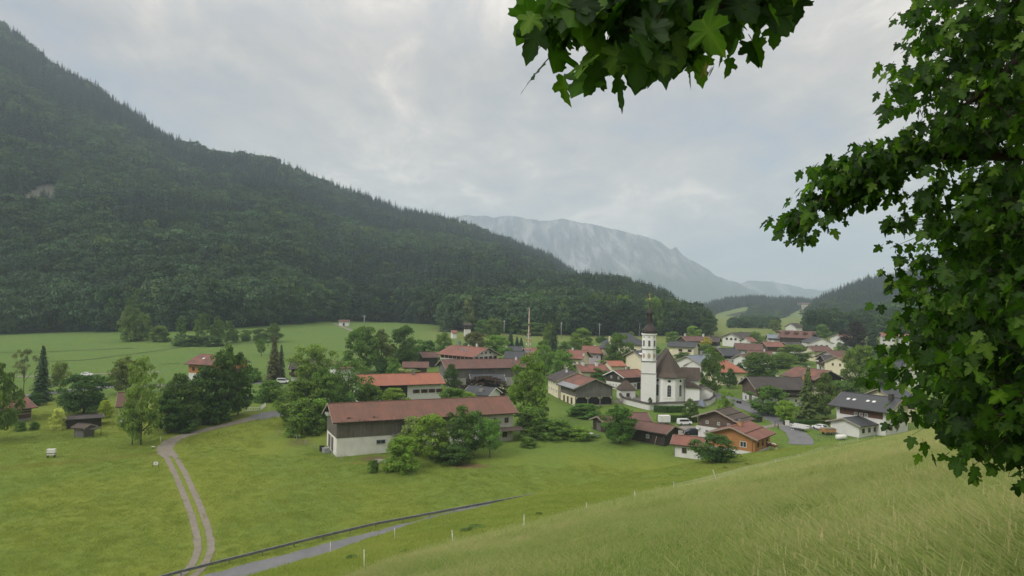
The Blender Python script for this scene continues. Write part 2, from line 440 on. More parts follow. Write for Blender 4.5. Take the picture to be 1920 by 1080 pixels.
# the browner mown strip that crosses the lower meadow
p0, p1 = G(0, 878), G(300, 850)
tt = ((x - p0.x) * (p1.x - p0.x) + (y - p0.y) * (p1.y - p0.y)) / ((p1 - p0).xy.length_squared)
dd = np.abs((x - p0.x) * (p1.y - p0.y) - (y - p0.y) * (p1.x - p0.x)) / (p1 - p0).xy.length
c = mixa(c, np.array((0.150, 0.150, 0.034)), sstep(2.6, 1.0, dd + n_mid) * ((tt > -0.5) & (tt < 1.0)) * 0.7)
GCOL = c
def grass_material(name, attr='grass', fine=1.0):
    m, t, b, o = new_mat(name)
    a = t.nodes.new('ShaderNodeAttribute'); a.attribute_name = attr
    v = obj_coord(t, (1, 1, 1), True)
    n1 = noise(t, v, 0.10 * fine, 6, 0.6); n2 = noise(t, v, 0.8 * fine, 5, 0.65); n3 = noise(t, obj_coord(t, (1, 0.45, 1), True), 4.0 * fine, 4, 0.7)
    col = mixc(t, ramp(t, n1, [(0.35, 0.0), (0.65, 0.8)]), a.outputs['Color'], mixc(t, 1.0, a.outputs['Color'], (1.18, 1.06, 0.9), 'MULTIPLY'))
    col = mixc(t, ramp(t, n2, [(0.30, 0.75), (0.52, 0.0)]), col, mixc(t, 1.0, col, (0.66, 0.74, 0.62), 'MULTIPLY'))
    col = mixc(t, ramp(t, n3, [(0.30, 0.7), (0.5, 0.0), (0.62, 0.0)]), col, mixc(t, 1.0, col, (0.62, 0.70, 0.55), 'MULTIPLY'))
    col = mixc(t, ramp(t, n3, [(0.56, 0.0), (0.8, 0.6)]), col, mixc(t, 1.0, col, (1.35, 1.25, 1.2), 'MULTIPLY'))
    L(t, col, b.inputs['Base Color']); b.inputs['Roughness'].default_value = 0.95; b.inputs['Specular IOR Level'].default_value = 0.1
    bump(t, b, math_node(t, 'ADD', n3, math_node(t, 'MULTIPLY', n2, 1.4)), 0.8, 0.25)
    return m
grass_material('meadow_grass')
gme = np_mesh('ground', V, F, [M['meadow_grass']], smooth=True, attrs={'grass': ('FLOAT_COLOR', GCOL)})
ground = link('ground', gme); tag(ground, 'green valley meadows and the grassy slope in front', kind='structure')

# ------------------------------------------------------------------ roads, laid 5 cm above the ground
def ribbon(name, pts, width, mat, lift=0.05, step=1.5, label=None, widths=None, cross=3):
    P = [Vector((p[0], p[1], 0)) for p in pts]
    # resample along a Catmull-Rom curve
    Q = []
    wl = []
    for i in range(len(P) - 1):
        a, b_, c_, d = P[max(i - 1, 0)], P[i], P[i + 1], P[min(i + 2, len(P) - 1)]
        n = max(2, int((c_ - b_).length / step))
        for k in range(n + (i == len(P) - 2)):
            t = k / n
            Q.append(0.5 * ((2 * b_) + (c_ - a) * t + (2 * a - 5 * b_ + 4 * c_ - d) * t * t + (3 * b_ - a - 3 * c_ + d) * t ** 3))
            w0 = widths[i] if widths else width; w1 = widths[i + 1] if widths else width
            wl.append(w0 + (w1 - w0) * t)
    VV = []; FF = []
    m = cross * 2 + 1
    for i, q in enumerate(Q):
        d = (Q[min(i + 1, len(Q) - 1)] - Q[max(i - 1, 0)]).normalized(); nrm = Vector((d.y, -d.x, 0))
        for k in range(m):
            edge_ = .10 * float(fbm(q.x * .9 + k, q.y * .9, 3)) * (abs(k - m // 2) / (m // 2)) ** 2
            p = q + nrm * (wl[i] * (k / (m - 1) - 0.5) * (1 + 0.05 * math.sin(i * 1.7 + k) + 2.2 * edge_))
            VV.append((p.x, p.y, z_at(p.x, p.y) + lift))
    for i in range(len(Q) - 1):
        for k in range(m - 1):
            a = i * m + k; FF.append((a, a + 1, a + m + 1, a + m))
    o = link(name, np_mesh(name, VV, FF, [mat], smooth=True))
    tag(o, label, kind='structure')
    return o, Q
def surface(name, c, c2, sc1=0.5, grit=6.0):
    m, t, b, o = new_mat(name)
    v = obj_coord(t, (1, 1, 1), True)
    n = noise(t, v, sc1, 5, 0.6); f = noise(t, v, grit, 4, 0.7)
    col = mixc(t, ramp(t, n, [(0.35, 0), (0.68, 1)]), c, c2)
    col = mixc(t, ramp(t, f, [(0.35, 0.6), (0.55, 0)]), col, sc(c, 0.72))
    L(t, col, b.inputs['Base Color']); b.inputs['Roughness'].default_value = 0.9
    bump(t, b, f, 0.3, 0.03)
    return m
surface('asphalt', (0.155, 0.155, 0.16), (0.20, 0.20, 0.205)); surface('gravel_track', (0.255, 0.226, 0.182), (0.185, 0.162, 0.128), 0.9, 3.0); surface('yard', (0.25, 0.225, 0.19), (0.20, 0.185, 0.155))
def gpts(pp): return [G(*p) for p in pp]
lane_pts = [LANE0 + (LANE1 - LANE0) * f for f in (-1.2, -.4, 0, .33, .66, 1, 1.35)]
road, lane_line = ribbon('road', lane_pts, 3.7, M['asphalt'], 0.06, label='grey asphalt lane at the foot of the slope')
# two wheel ruts of the farm track, and the joined gravel part beyond
ctr = [(345, 1085), (372, 1058), (383, 1020), (368, 960), (345, 905), (328, 870), (316, 850)]
g = gpts(ctr)
def offset(pts, d):
    r = []
    for i, p in enumerate(pts):
        t = (pts[min(i + 1, len(pts) - 1)] - pts[max(i - 1, 0)]); t.z = 0; t.normalize()
        r.append(p + Vector((t.y, -t.x, 0)) * d)
    return r
ribbon('track', offset(g, 0.85), 1.0, M['gravel_track'], 0.05, 1.0, 'right rut of the gravel farm track')
ribbon('track', offset(g, -0.85), 1.0, M['gravel_track'], 0.05, 1.0, 'left rut of the gravel farm track')
bend_pts = gpts([(320, 857), (309, 843), (322, 827), (350, 816), (395, 804), (440, 793), (478, 784)])
ribbon('track', bend_pts, 3.0, M['gravel_track'], 0.055, 1.0, 'gravel bend of the farm track below the trees', widths=[2.9, 3.4, 3.2, 3, 3, 3.4, 4])
ribbon('path', gpts([(478, 786), (505, 778), (540, 776), (575, 774)]), 7.0, M['asphalt'], 0.07, label='grey asphalt yard beside the white railing', widths=[5, 8, 9, 6])
# main valley road, village street and yards
ribbon('road', gpts([(-60, 746), (60, 741), (180, 727), (300, 723), (420, 719), (530, 717), (600, 714), (700, 706)]), 5.0, M['asphalt'], 0.06, 3, 'valley road crossing behind the trees')
ribbon('path', gpts([(-40, 706), (120, 705), (210, 700), (300, 697)]), 2.6, M['yard'], 0.06, 3, 'pale lane between meadow and valley road')
ribbon('road', gpts([(1500, 834), (1500, 822), (1492, 812), (1470, 797), (1440, 781), (1405, 766), (1375, 752), (1335, 742), (1300, 738)]), 5.0, M['asphalt'], 0.06, 1.5, 'grey village street bending past the wooden houses', widths=[5.5, 5.6, 5.2, 5, 5, 6, 8, 12, 9])
ribbon('road', gpts([(1480, 801), (1510, 800), (1545, 806), (1570, 812)]), 4.0, M['asphalt'], 0.075, 1.5, 'asphalt forecourt beside the white garage')
ribbon('path', gpts([(1425, 803), (1440, 800), (1458, 797), (1472, 798)]), 2.2, M['yard'], 0.07, 1.5, 'gravel path joining the village street')
ribbon('path', gpts([(1278, 826), (1288, 812), (1300, 805), (1318, 806)]), 8.0, M['yard'], 0.06, 1.5, 'gravel yard between the houses')
ribbon('path', gpts([(1175, 758), (1190, 750), (1205, 748)]), 9.0, M['yard'], 0.06, 1.5, 'gravel churchyard beside the tower')
ribbon('road', gpts([(1600, 668), (1588, 655), (1575, 645), (1568, 638)]), 6.0, M['asphalt'], 0.06, 3, 'pale street climbing between far houses')
surface('rank_grass', (0.065, 0.095, 0.028), (0.085, 0.115, 0.035), .2, 2.0)
for pp_, w_ in (([(-40, 661), (60, 660.5), (150, 657), (250, 653)], 2.0), ([(90, 678), (165, 674.5), (215, 668), (290, 658.5), (352, 649)], 1.3), ([(300, 683), (338, 682)], 1.0), ([(490, 665), (560, 663), (640, 659)], .9)):
    ribbon('ditch', gpts(pp_), w_, M['rank_grass'], 0.12, 3, 'thin dark ditch of rank grass crossing the far meadow')
ribbon('path', gpts([(625, 606), (640, 612), (662, 621)]), 3.4, M['yard'], 0.08, 3, 'pale path up to the chapel on the meadow')
# ------------------------------------------------------------------ wooded hills and far mountains
RIDGES = {}
def make_ridge(name, label, sky, base_px, dist, mats, treeh=16, nu=150, nt=60, amp=0.05, tex='forest', colf=None, powr=1.0, back=0.5, key=None, bdist=None):
    """sky: skyline points in the picture; base_px: foot of the slope in the picture (on the valley floor);
    dist: (px, metres) of the ridge.  Returns a function (u, t) -> point."""
    sky = np.array([(*ray(a, b),) for a, b in sky]); o_ = np.argsort(sky[:, 0]); sky = sky[o_]
    if bdist is None:
        bs = [G(a, b) for a, b in base_px]
        bu = np.array([p.x / p.y for p in bs]); by = np.array([p.y for p in bs])
    else:
        bu = np.array([ray(a, 570)[0] for a, b in base_px]); by = np.array([bdist] * len(bu), float)
    o_ = np.argsort(bu); bu, by = bu[o_], by[o_]
    du = np.array([ray(a, 500)[0] for a, b in dist]); dd_ = np.array([b for a, b in dist])
    def prof(u, t):
        u = np.asarray(u, float); t = np.asarray(t, float)
        B = np.interp(u, bu, by); D = np.interp(u, du, dd_); E = np.interp(u, sky[:, 0], sky[:, 1])
        D = np.maximum(D, B + 40)
        zr = E * D - treeh
        if treeh == 0: zr = zr + D * .0022 * fbm(u * 70, u * 13 + 5, 4)
        tc_ = np.clip(t, -1, 1)
        y = B + (D - B) * t
        xx = u * y
        zb = Zvalley(xx, np.minimum(y, 700)) - 1.0
        up = np.where(tc_ > 0, np.abs(tc_) ** powr, tc_ * 0.02)
        z = zb + (zr - zb) * up
        nsc = 150 if treeh > 0 else 420
        n = fbm(xx / nsc + 3, y / nsc, 6) if treeh > 0 else -np.abs(fbm(xx / nsc + 3, y / nsc, 6)) * 2.0 + .35 * amp * np.maximum(zr - zb, 25) * np.clip(tc_ * 4, 0, 1) * np.clip((1 - tc_) * 5, 0, 1)
        z = z + n - np.where(t > 1, (t - 1) * (zr - zb) * 0.9, 0)
        return np.stack([xx, y, z], -1)
    u0, u1 = sky[0, 0], sky[-1, 0]
    us = np.linspace(u0, u1, nu); ts = np.concatenate([np.linspace(-0.06, 1, nt), np.linspace(1.05, 1 + back, 6)])
    UU, TT = np.meshgrid(us, ts)
    P = prof(UU, TT)
    n0, n1_ = len(us), len(ts)
    ii = np.arange(n0 * n1_).reshape(n1_, n0)
    FF = np.stack([ii[:-1, :-1].ravel(), ii[:-1, 1:].ravel(), ii[1:, 1:].ravel(), ii[1:, :-1].ravel()], 1)
    attrs = None
    if colf is not None: attrs = {'grass': ('FLOAT_COLOR', colf(UU.ravel(), TT.ravel(), P.reshape(-1, 3)))}
    o = link(name, np_mesh(name, P.reshape(-1, 3), FF, mats, smooth=True, attrs=attrs))
    tag(o, label, kind='structure')
    RIDGES[key or name] = (prof, u0, u1)
    return o
def const_col(c): return lambda u, t, P: np.tile(np.array(c), (len(u), 1)) * (1 + 0.25 * fbm(P[:, 0] / 60, P[:, 1] / 60, 3))[:, None]
def px_poly_mask(poly):
    """points of a hillside field, given by its outline seen from the viewpoint (direction pairs)"""
    q = np.array([ray(a, b) for a, b in poly])
    def inside(P):
        u = P[:, 0] / P[:, 1]; e = P[:, 2] / P[:, 1]
        r = np.zeros(len(P), bool)
        for i in range(len(q)):
            (x0, y0), (x1, y1) = q[i], q[(i + 1) % len(q)]
            r ^= ((y0 > e) != (y1 > e)) & (u < (x1 - x0) * (e - y0) / (y1 - y0 + 1e-12) + x0)
        return r
    return inside
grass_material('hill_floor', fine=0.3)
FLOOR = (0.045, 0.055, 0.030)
ROCK = np.array((0.20, 0.20, 0.195))
rockA = px_poly_mask([(70, 348), (105, 342), (126, 358), (100, 370), (62, 378), (36, 392), (40, 372)])
rockB = px_poly_mask([(622, 430), (640, 434), (656, 464), (640, 474), (626, 452)])
gladeA = px_poly_mask([(270, 494), (312, 492), (318, 505), (272, 506)])
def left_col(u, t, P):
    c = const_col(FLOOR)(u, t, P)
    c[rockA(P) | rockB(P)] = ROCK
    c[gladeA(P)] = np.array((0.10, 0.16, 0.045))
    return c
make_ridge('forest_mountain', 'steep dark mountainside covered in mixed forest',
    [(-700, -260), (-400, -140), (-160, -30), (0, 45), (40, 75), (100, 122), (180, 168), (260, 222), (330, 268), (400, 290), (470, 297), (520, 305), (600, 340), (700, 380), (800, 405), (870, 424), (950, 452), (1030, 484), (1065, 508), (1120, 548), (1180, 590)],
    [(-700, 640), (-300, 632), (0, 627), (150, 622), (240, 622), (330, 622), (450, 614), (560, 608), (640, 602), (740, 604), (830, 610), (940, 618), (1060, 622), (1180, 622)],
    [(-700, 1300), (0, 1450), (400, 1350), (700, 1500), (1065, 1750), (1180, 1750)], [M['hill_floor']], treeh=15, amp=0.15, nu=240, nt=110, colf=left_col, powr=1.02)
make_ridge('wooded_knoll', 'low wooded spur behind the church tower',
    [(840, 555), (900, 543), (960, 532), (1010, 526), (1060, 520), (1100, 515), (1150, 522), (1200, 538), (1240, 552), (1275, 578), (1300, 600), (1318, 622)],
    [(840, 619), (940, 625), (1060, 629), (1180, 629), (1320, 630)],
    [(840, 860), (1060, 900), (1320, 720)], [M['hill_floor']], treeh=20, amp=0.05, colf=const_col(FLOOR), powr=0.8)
mA = px_poly_mask([(1335, 590), (1352, 586), (1380, 579), (1408, 574), (1398, 583), (1372, 588), (1345, 597)])
mB = px_poly_mask([(1452, 604), (1478, 592), (1498, 581), (1517, 576), (1515, 588), (1506, 604), (1470, 609)])
def h1col(u, t, P):
    c = const_col(FLOOR)(u, t, P); c[mA(P) | mB(P)] = np.array((0.155, 0.205, 0.075)); return c
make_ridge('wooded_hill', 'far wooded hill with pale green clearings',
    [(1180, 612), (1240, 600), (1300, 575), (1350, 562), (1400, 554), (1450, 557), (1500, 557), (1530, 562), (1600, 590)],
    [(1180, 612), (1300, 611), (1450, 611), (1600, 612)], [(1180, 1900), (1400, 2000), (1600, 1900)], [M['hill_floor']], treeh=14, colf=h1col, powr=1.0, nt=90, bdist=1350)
make_ridge('wooded_hill', 'wooded hillside rising on the right beyond the village',
    [(1492, 612), (1512, 590), (1526, 568), (1550, 553), (1590, 537), (1630, 522), (1690, 514), (1800, 480), (2000, 420), (2300, 330)],
    [(1492, 616), (1600, 618), (1800, 620), (2300, 640)], [(1420, 1300), (1700, 1450), (2300, 1500)], [M['hill_floor']], treeh=14, bdist=950, colf=const_col(FLOOR), key='right_hill')
make_ridge('wooded_slope', 'nearer leafy hillside at the right edge of the village',
    [(1510, 628), (1550, 606), (1600, 592), (1650, 575), (1700, 560), (1760, 545), (1900, 510), (2200, 430)],
    [(1510, 630), (1600, 630), (1700, 632), (1900, 640), (2200, 650)], [(1480, 620), (1700, 800), (2200, 900)], [M['hill_floor']], treeh=17, colf=const_col(FLOOR))
def rock_mat():
    m, t, b, o = new_mat('far_rock')
    v = obj_coord(t, (1, .22, 0.22), True)
    n = noise(t, v, 0.011, 9, 0.68, 0.4); n2 = noise(t, v, 0.004, 8, 0.62)
    g_ = t.nodes.new('ShaderNodeNewGeometry'); sp = t.nodes.new('ShaderNodeSeparateXYZ'); L(t, g_.outputs['Position'], sp.inputs[0])
    h = math_node(t, 'MULTIPLY_ADD', sp.outputs[2], 0.00120, math_node(t, 'MULTIPLY_ADD', n2, 1.1, -0.68))
    f = ramp(t, h, [(0.12, 0.0), (0.34, 1.0)])
    rockc = ramp(t, n, [(0.38, (0.04, 0.05, 0.05)), (0.5, (0.14, 0.14, 0.135)), (0.62, (0.36, 0.35, 0.335))])
    L(t, mixc(t, f, mixc(t, ramp(t, n, [(0.35, 0), (0.7, 1)]), (0.03, 0.05, 0.04), (0.07, 0.09, 0.06)), rockc), b.inputs['Base Color']); b.inputs['Roughness'].default_value = 1
    bump(t, b, n, 1.0, 70.0)
rock_mat()
make_ridge('rock_mountain', 'distant bare limestone massif fading into blue haze',
    [(640, 470), (760, 420), (840, 406), (880, 404), (930, 407), (965, 405), (1010, 414), (1055, 411), (1100, 419), (1140, 427), (1180, 436), (1215, 445), (1240, 455), (1258, 468), (1268, 464), (1280, 478), (1300, 490), (1340, 514), (1370, 526), (1390, 534), (1430, 552), (1500, 585)],
    [(640, 600), (1500, 600)], [(640, 6700), (1260, 6400), (1500, 6200)], [M['far_rock']], treeh=0, bdist=4700, amp=0.13, nu=360, nt=140, powr=1.3)
make_ridge('far_mountain', 'low blue mountain chain on the horizon',
    [(1250, 580), (1330, 545), (1390, 531), (1403, 525), (1420, 528), (1445, 528), (1480, 534), (1505, 540), (1535, 546), (1560, 540), (1600, 545), (1700, 560)],
    [(1250, 600), (1700, 600)], [(1250, 7600), (1700, 7600)], [M['far_rock']], treeh=0, bdist=6700, amp=0.12, nu=160, nt=60)
# ------------------------------------------------------------------ foliage
def fol_mat(name, c=None, var=0.35, trans=0.25, hue=0.6):
    inst = c is not None
    m, t, b, o = new_mat(name)
    info = t.nodes.new('ShaderNodeObjectInfo')
    at = t.nodes.new('ShaderNodeAttribute'); at.attribute_name = 'tone'
    base = info.outputs['Color'] if c is None else None
    if base is None:
        rgb = t.nodes.new('ShaderNodeRGB'); rgb.outputs[0].default_value = (*c, 1); base = rgb.outputs[0]
    r = info.outputs['Random']
    warm = mixc(t, 1.0, base, (1.45, 1.12, 0.75), 'MULTIPLY'); cold = mixc(t, 1.0, base, (0.78, 0.92, 0.85), 'MULTIPLY')
    col = mixc(t, hue, base, mixc(t, r, cold, warm))
    k = math_node(t, 'MULTIPLY_ADD', at.outputs['Fac'], 2 * var, 1 - var)
    vm = t.nodes.new('ShaderNodeVectorMath'); vm.operation = 'SCALE'; L(t, mixc(t, 1.0, col, (1.75, 1.85, 1.35), 'MULTIPLY'), vm.inputs[0]); L(t, k, vm.inputs['Scale'])
    if inst:
        ti = t.nodes.new('ShaderNodeAttribute'); ti.attribute_type = 'INSTANCER'; ti.attribute_name = 'tint'
        k2 = math_node(t, 'MULTIPLY', k, ti.outputs['Fac']); L(t, k2, vm.inputs['Scale'])
    L(t, vm.outputs[0], b.inputs['Base Color']); b.inputs['Roughness'].default_value = 0.65; b.inputs['Specular IOR Level'].default_value = 0.2
    tr = t.nodes.new('ShaderNodeBsdfTranslucent')
    tm = mixc(t, 1.0, vm.outputs[0], (1.3, 1.5, 0.6), 'MULTIPLY'); L(t, tm, tr.inputs[0])
    mx = t.nodes.new('ShaderNodeMixShader'); mx.inputs[0].default_value = trans
    L(t, b.outputs[0], mx.inputs[1]); L(t, tr.outputs[0], mx.inputs[2]); L(t, mx.outputs[0], o.inputs[0])
    return m
fol_mat('leaf', trans=0.33); fol_mat('forest_spruce', (0.014, 0.027, 0.024), 0.4, 0.1, 0.4); fol_mat('forest_leaf', (0.029, 0.053, 0.035), 0.4, 0.2, 0.5)
fol_mat('forest_larch', (0.040, 0.066, 0.030), 0.3, 0.2, 0.4); fol_mat('needle', None, 0.35, 0.08, 0.4)

def leaf_quads(cen, nor, size, rng, aspect=0.6):
    """diamond leaves at cen facing nor"""
    n = len(cen)
    r = rng.normal(size=(n, 3)); a = np.cross(nor, r); a /= np.linalg.norm(a, axis=1, keepdims=True) + 1e-9
    b = np.cross(nor, a)
    s = np.asarray(size).reshape(-1, 1)
    Vq = np.stack([cen - a * s, cen - b * s * aspect, cen + a * s, cen + b * s * aspect], 1).reshape(-1, 3)
    Fq = np.arange(4 * n).reshape(n, 4)
    return Vq, Fq
def shape_r(kind, h):
    """crown radius (0..1) at relative crown height h"""
    if kind == 'round': return np.sqrt(np.clip(1 - ((h - 0.45) / 0.56) ** 2, 0, 1))
    if kind == 'oval': return np.clip(np.sin(np.pi * np.clip(h, 0, 1) ** 0.75), 0, 1) ** 0.6
    if kind == 'tall': return np.clip(np.sin(np.pi * np.clip(h * 0.9 + 0.08, 0, 1)), 0, 1) ** 0.5
    if kind == 'bush': return np.sqrt(np.clip(1 - (np.maximum(h - 0.25, -0.25) / 0.76) ** 2, 0, 1))
    if kind == 'open': return np.sqrt(np.clip(1 - ((h - 0.55) / 0.52) ** 2, 0, 1))
def broadleaf(name, seed, kind='round', nclump=55, leaves=70, size=0.035, c0=0.12, mat='leaf', clump_r=0.2, ragged=0.25, droop=0.0):
    """unit crown: height 1, half width 0.5 ; z from c0 to 1"""
    rng = np.random.RandomState(seed)
    C = []; R = []
    lob = rng.rand(7) * 6.28
    while len(C) < nclump:
        h = rng.rand(); th = rng.rand() * 6.283
        rr = shape_r(kind, np.array(h))
        lump = 1 + ragged * (np.sin(2 * th + lob[0] + 4 * h) * 0.5 + np.sin(3 * th + lob[1] - 5 * h) * 0.35 + np.sin(5 * th + lob[2]) * 0.25)
        rad = rr * lump * (rng.rand() ** 0.42) * 0.5
        if rng.rand() > 0.25 + rr: continue
        C.append((rad * math.cos(th), rad * math.sin(th), c0 + (1 - c0) * h * (0.92 + 0.08 * lump))); R.append(clump_r * (0.65 + 0.7 * rng.rand()))
    C = np.array(C); R = np.array(R)
    cen = []; nor = []; tone = []; sz = []
    for ccc, r in zip(C, R):
        n = int(leaves * (0.7 + 0.6 * rng.rand()))
        d = rng.normal(size=(n, 3)); d /= np.linalg.norm(d, axis=1, keepdims=True)
        d[:, 2] = np.where(rng.rand(n) < 0.7, np.abs(d[:, 2]), d[:, 2])
        rad = r * 0.5 * (0.35 + 0.65 * rng.rand(n) ** 0.5)
        p = ccc + d * rad[:, None] * np.array((1.15, 1.15, 0.75))
        p[:, 2] -= droop * rng.rand(n) ** 2 * r
        nn = d * 0.7 + rng.normal(size=(n, 3)) * 0.5 + np.array((0, 0, 0.35))
        nn /= np.linalg.norm(nn, axis=1, keepdims=True)
        tn = np.clip(0.5 + 0.25 * rng.randn() + 0.14 * rng.randn(n), 0, 1)
        cen.append(p); nor.append(nn); tone.append(tn); sz.append(size * (0.6 + 0.8 * rng.rand(n)))
    cen = np.concatenate(cen); nor = np.concatenate(nor); tone = np.concatenate(tone); sz = np.concatenate(sz)
    Vq, Fq = leaf_quads(cen, nor, sz, rng)
    Vq[:, 2] = np.maximum(Vq[:, 2], 0.0)
    return np_mesh(name, Vq, Fq, [M[mat]], attrs={'tone': ('FLOAT', np.repeat(tone, 4))}), C
def conifer(name, seed, tiers=26, per=10, mat='needle', width=0.17, c0=0.06, droop=0.35, segs=2, ragged=0.3, twig=0.03):
    """unit spruce: height 1; branches are drooping sprays of needled twigs"""
    rng = np.random.RandomState(seed)
    VV = []; FF = []; TT = []
    for i in range(tiers):
        h = c0 + (1 - c0) * (i / tiers) ** 0.92
        L0 = width * (1 - (h - c0) / (1 - c0)) ** 0.85 + 0.008
        ph = rng.rand() * 6.28
        npr = max(4, int(per * (0.6 + 0.5 * L0 / width)))
        for k in range(npr):
            th = ph + 6.283 * k / npr + rng.randn() * 0.15
            ln = L0 * (1 - ragged + 2 * ragged * rng.rand()); hh = h + rng.randn() * 0.008
            d = np.array((math.cos(th), math.sin(th), 0)); sd = np.array((-d[1], d[0], 0))
            tn = np.clip(0.5 + 0.22 * rng.randn(), 0, 1)
            w = ln * 0.34 + 0.006
            prev = None
            for s_ in range(segs + 1):
                f = s_ / segs
                p = d * ln * f; z = hh + ln * (0.10 - droop * f - 0.25 * f * f * droop)
                ww = w * (0.35 + 1.0 * f) * (1 - f * f * 0.95)
                row = [p + sd * ww, p - sd * ww]
                for q, dz in ((row[0], -0.25 * ww), (row[1], -0.25 * ww)):
                    VV.append((q[0], q[1], z + dz)); TT.append(tn)
                if prev is not None:
                    b = len(VV) - 4; FF.append((b, b + 1, b + 3, b + 2))
                prev = row
            # hanging twigs
            if twig > 0:
                for q in range(2):
                    f = 0.35 + 0.6 * rng.rand(); p = d * ln * f + sd * w * (rng.rand() - 0.5) * 1.2
                    z = hh + ln * (0.1 - droop * f); t = twig * (0.5 + rng.rand())
                    b = len(VV); e = d * t * 0.3 + sd * t * (rng.rand() - 0.5)
                    for (qq, zz_) in ((p - sd * t * 0.4, z), (p + sd * t * 0.4, z), (p + e + sd * t * 0.1, z - t), (p + e - sd * t * 0.1, z - t)):
                        VV.append((qq[0], qq[1], max(zz_, 0.0))); TT.append(tn * 0.8)
                    FF.append((b, b + 1, b + 2, b + 3))
    return np_mesh(name, VV, FF, [M[mat]], attrs={'tone': ('FLOAT', TT)})
def trunk_mesh(name, top=0.75, r=0.022, limbs=None, mat='bark', seed=0):
    rng = random.Random(seed); mb = MB()
    mb.tube([(0, 0, -0.03), (0.004, 0, 0.1), (-0.004, 0.006, top * 0.55), (0.004, 0, top)], [r * 1.35, r, r * 0.75, r * 0.25], 7)
    if limbs is not None:
        for (cx_, cy_, cz) in limbs:
            z0 = cz * 0.42 + 0.05
            mb.tube([(0, 0, z0), (cx_ * 0.45, cy_ * 0.45, (z0 + cz) * 0.53), (cx_ * 0.9, cy_ * 0.9, cz)], [r * 0.5, r * 0.34, r * 0.1], 5)
    return mb.mesh(name, M[mat])
TREE = {}
def reg(kind, n, fn):
    TREE[kind] = [fn(i) for i in range(n)]
def mk_broad(kind, seed, **kw):
    tmat = kw.pop('tmat', 'bark'); tr = kw.pop('tr', 0.022); top = kw.pop('top', 0.72)
    me, C = broadleaf('crown', seed, kind, **kw)
    idx_ = np.argsort(-np.hypot(C[:, 0], C[:, 1]))[:40:5]
    return me, trunk_mesh('trunk', top, tr, C[idx_], tmat, seed)
reg('round', 5, lambda i: mk_broad('round', 10 + i, nclump=95, leaves=95, size=0.025, clump_r=0.23))
reg('oval', 4, lambda i: mk_broad('oval', 30 + i, nclump=90, leaves=95, size=0.024, clump_r=0.21, c0=0.1))
reg('tall', 4, lambda i: mk_broad('tall', 50 + i, nclump=90, leaves=90, size=0.02, clump_r=0.17, c0=0.08))
reg('open', 4, lambda i: mk_broad('open', 70 + i, nclump=66, leaves=85, size=0.024, clump_r=0.21, c0=0.22, ragged=0.4, droop=0.3))
reg('bush', 4, lambda i: mk_broad('bush', 90 + i, nclump=70, leaves=100, size=0.034, clump_r=0.28, c0=0.02, top=0.5))
reg('spruce', 4, lambda i: (conifer('crown', 110 + i, tiers=34, per=12), trunk_mesh('trunk', 0.97, 0.014, None, 'dark_bark')))
reg('pine', 2, lambda i: mk_broad('round', 130 + i, nclump=34, leaves=110, size=0.014, clump_r=0.17, c0=0.42, ragged=0.45, mat='needle', tr=0.018, top=0.9))
def tree(kind, px, base, top, wpx, label, color, cat='tree', group=None, name=None, seed=None, at=None, H=None, Wm=None):
    """a tree of its own: trunk and crown under an Empty at its foot; sized from the picture"""
    if at is None:
        p = G(px, base); d = p.y
        u, e = ray(px, top)
        H = e * d - p.z; Wm = .86 * wpx / FPX * d
    else:
        p = Vector((at[0], at[1], z_at(*at)))
    rs = random.Random(seed if seed is not None else int(px * 7 + base * 13))
    me, tm = TREE[kind][rs.randrange(len(TREE[kind]))]
    nm = name or {'bush': 'bush', 'spruce': 'spruce_tree', 'pine': 'pine_tree'}.get(kind, 'leafy_tree')
    root = empty(nm, (p.x, p.y, p.z - 0.1), rs.uniform(0, 6.28), label, cat, group)
    wk = 0.36 if kind == 'spruce' else 1.0
    cr = link('crown', me, root); cr.scale = (Wm / wk, Wm / wk, H); cr.color = (*color, 1)
    k = (Wm + H) / 2
    tr = link('trunk', tm, root); tr.scale = (min(Wm / wk, k * 1.2), min(Wm / wk, k * 1.2), H)
    return root
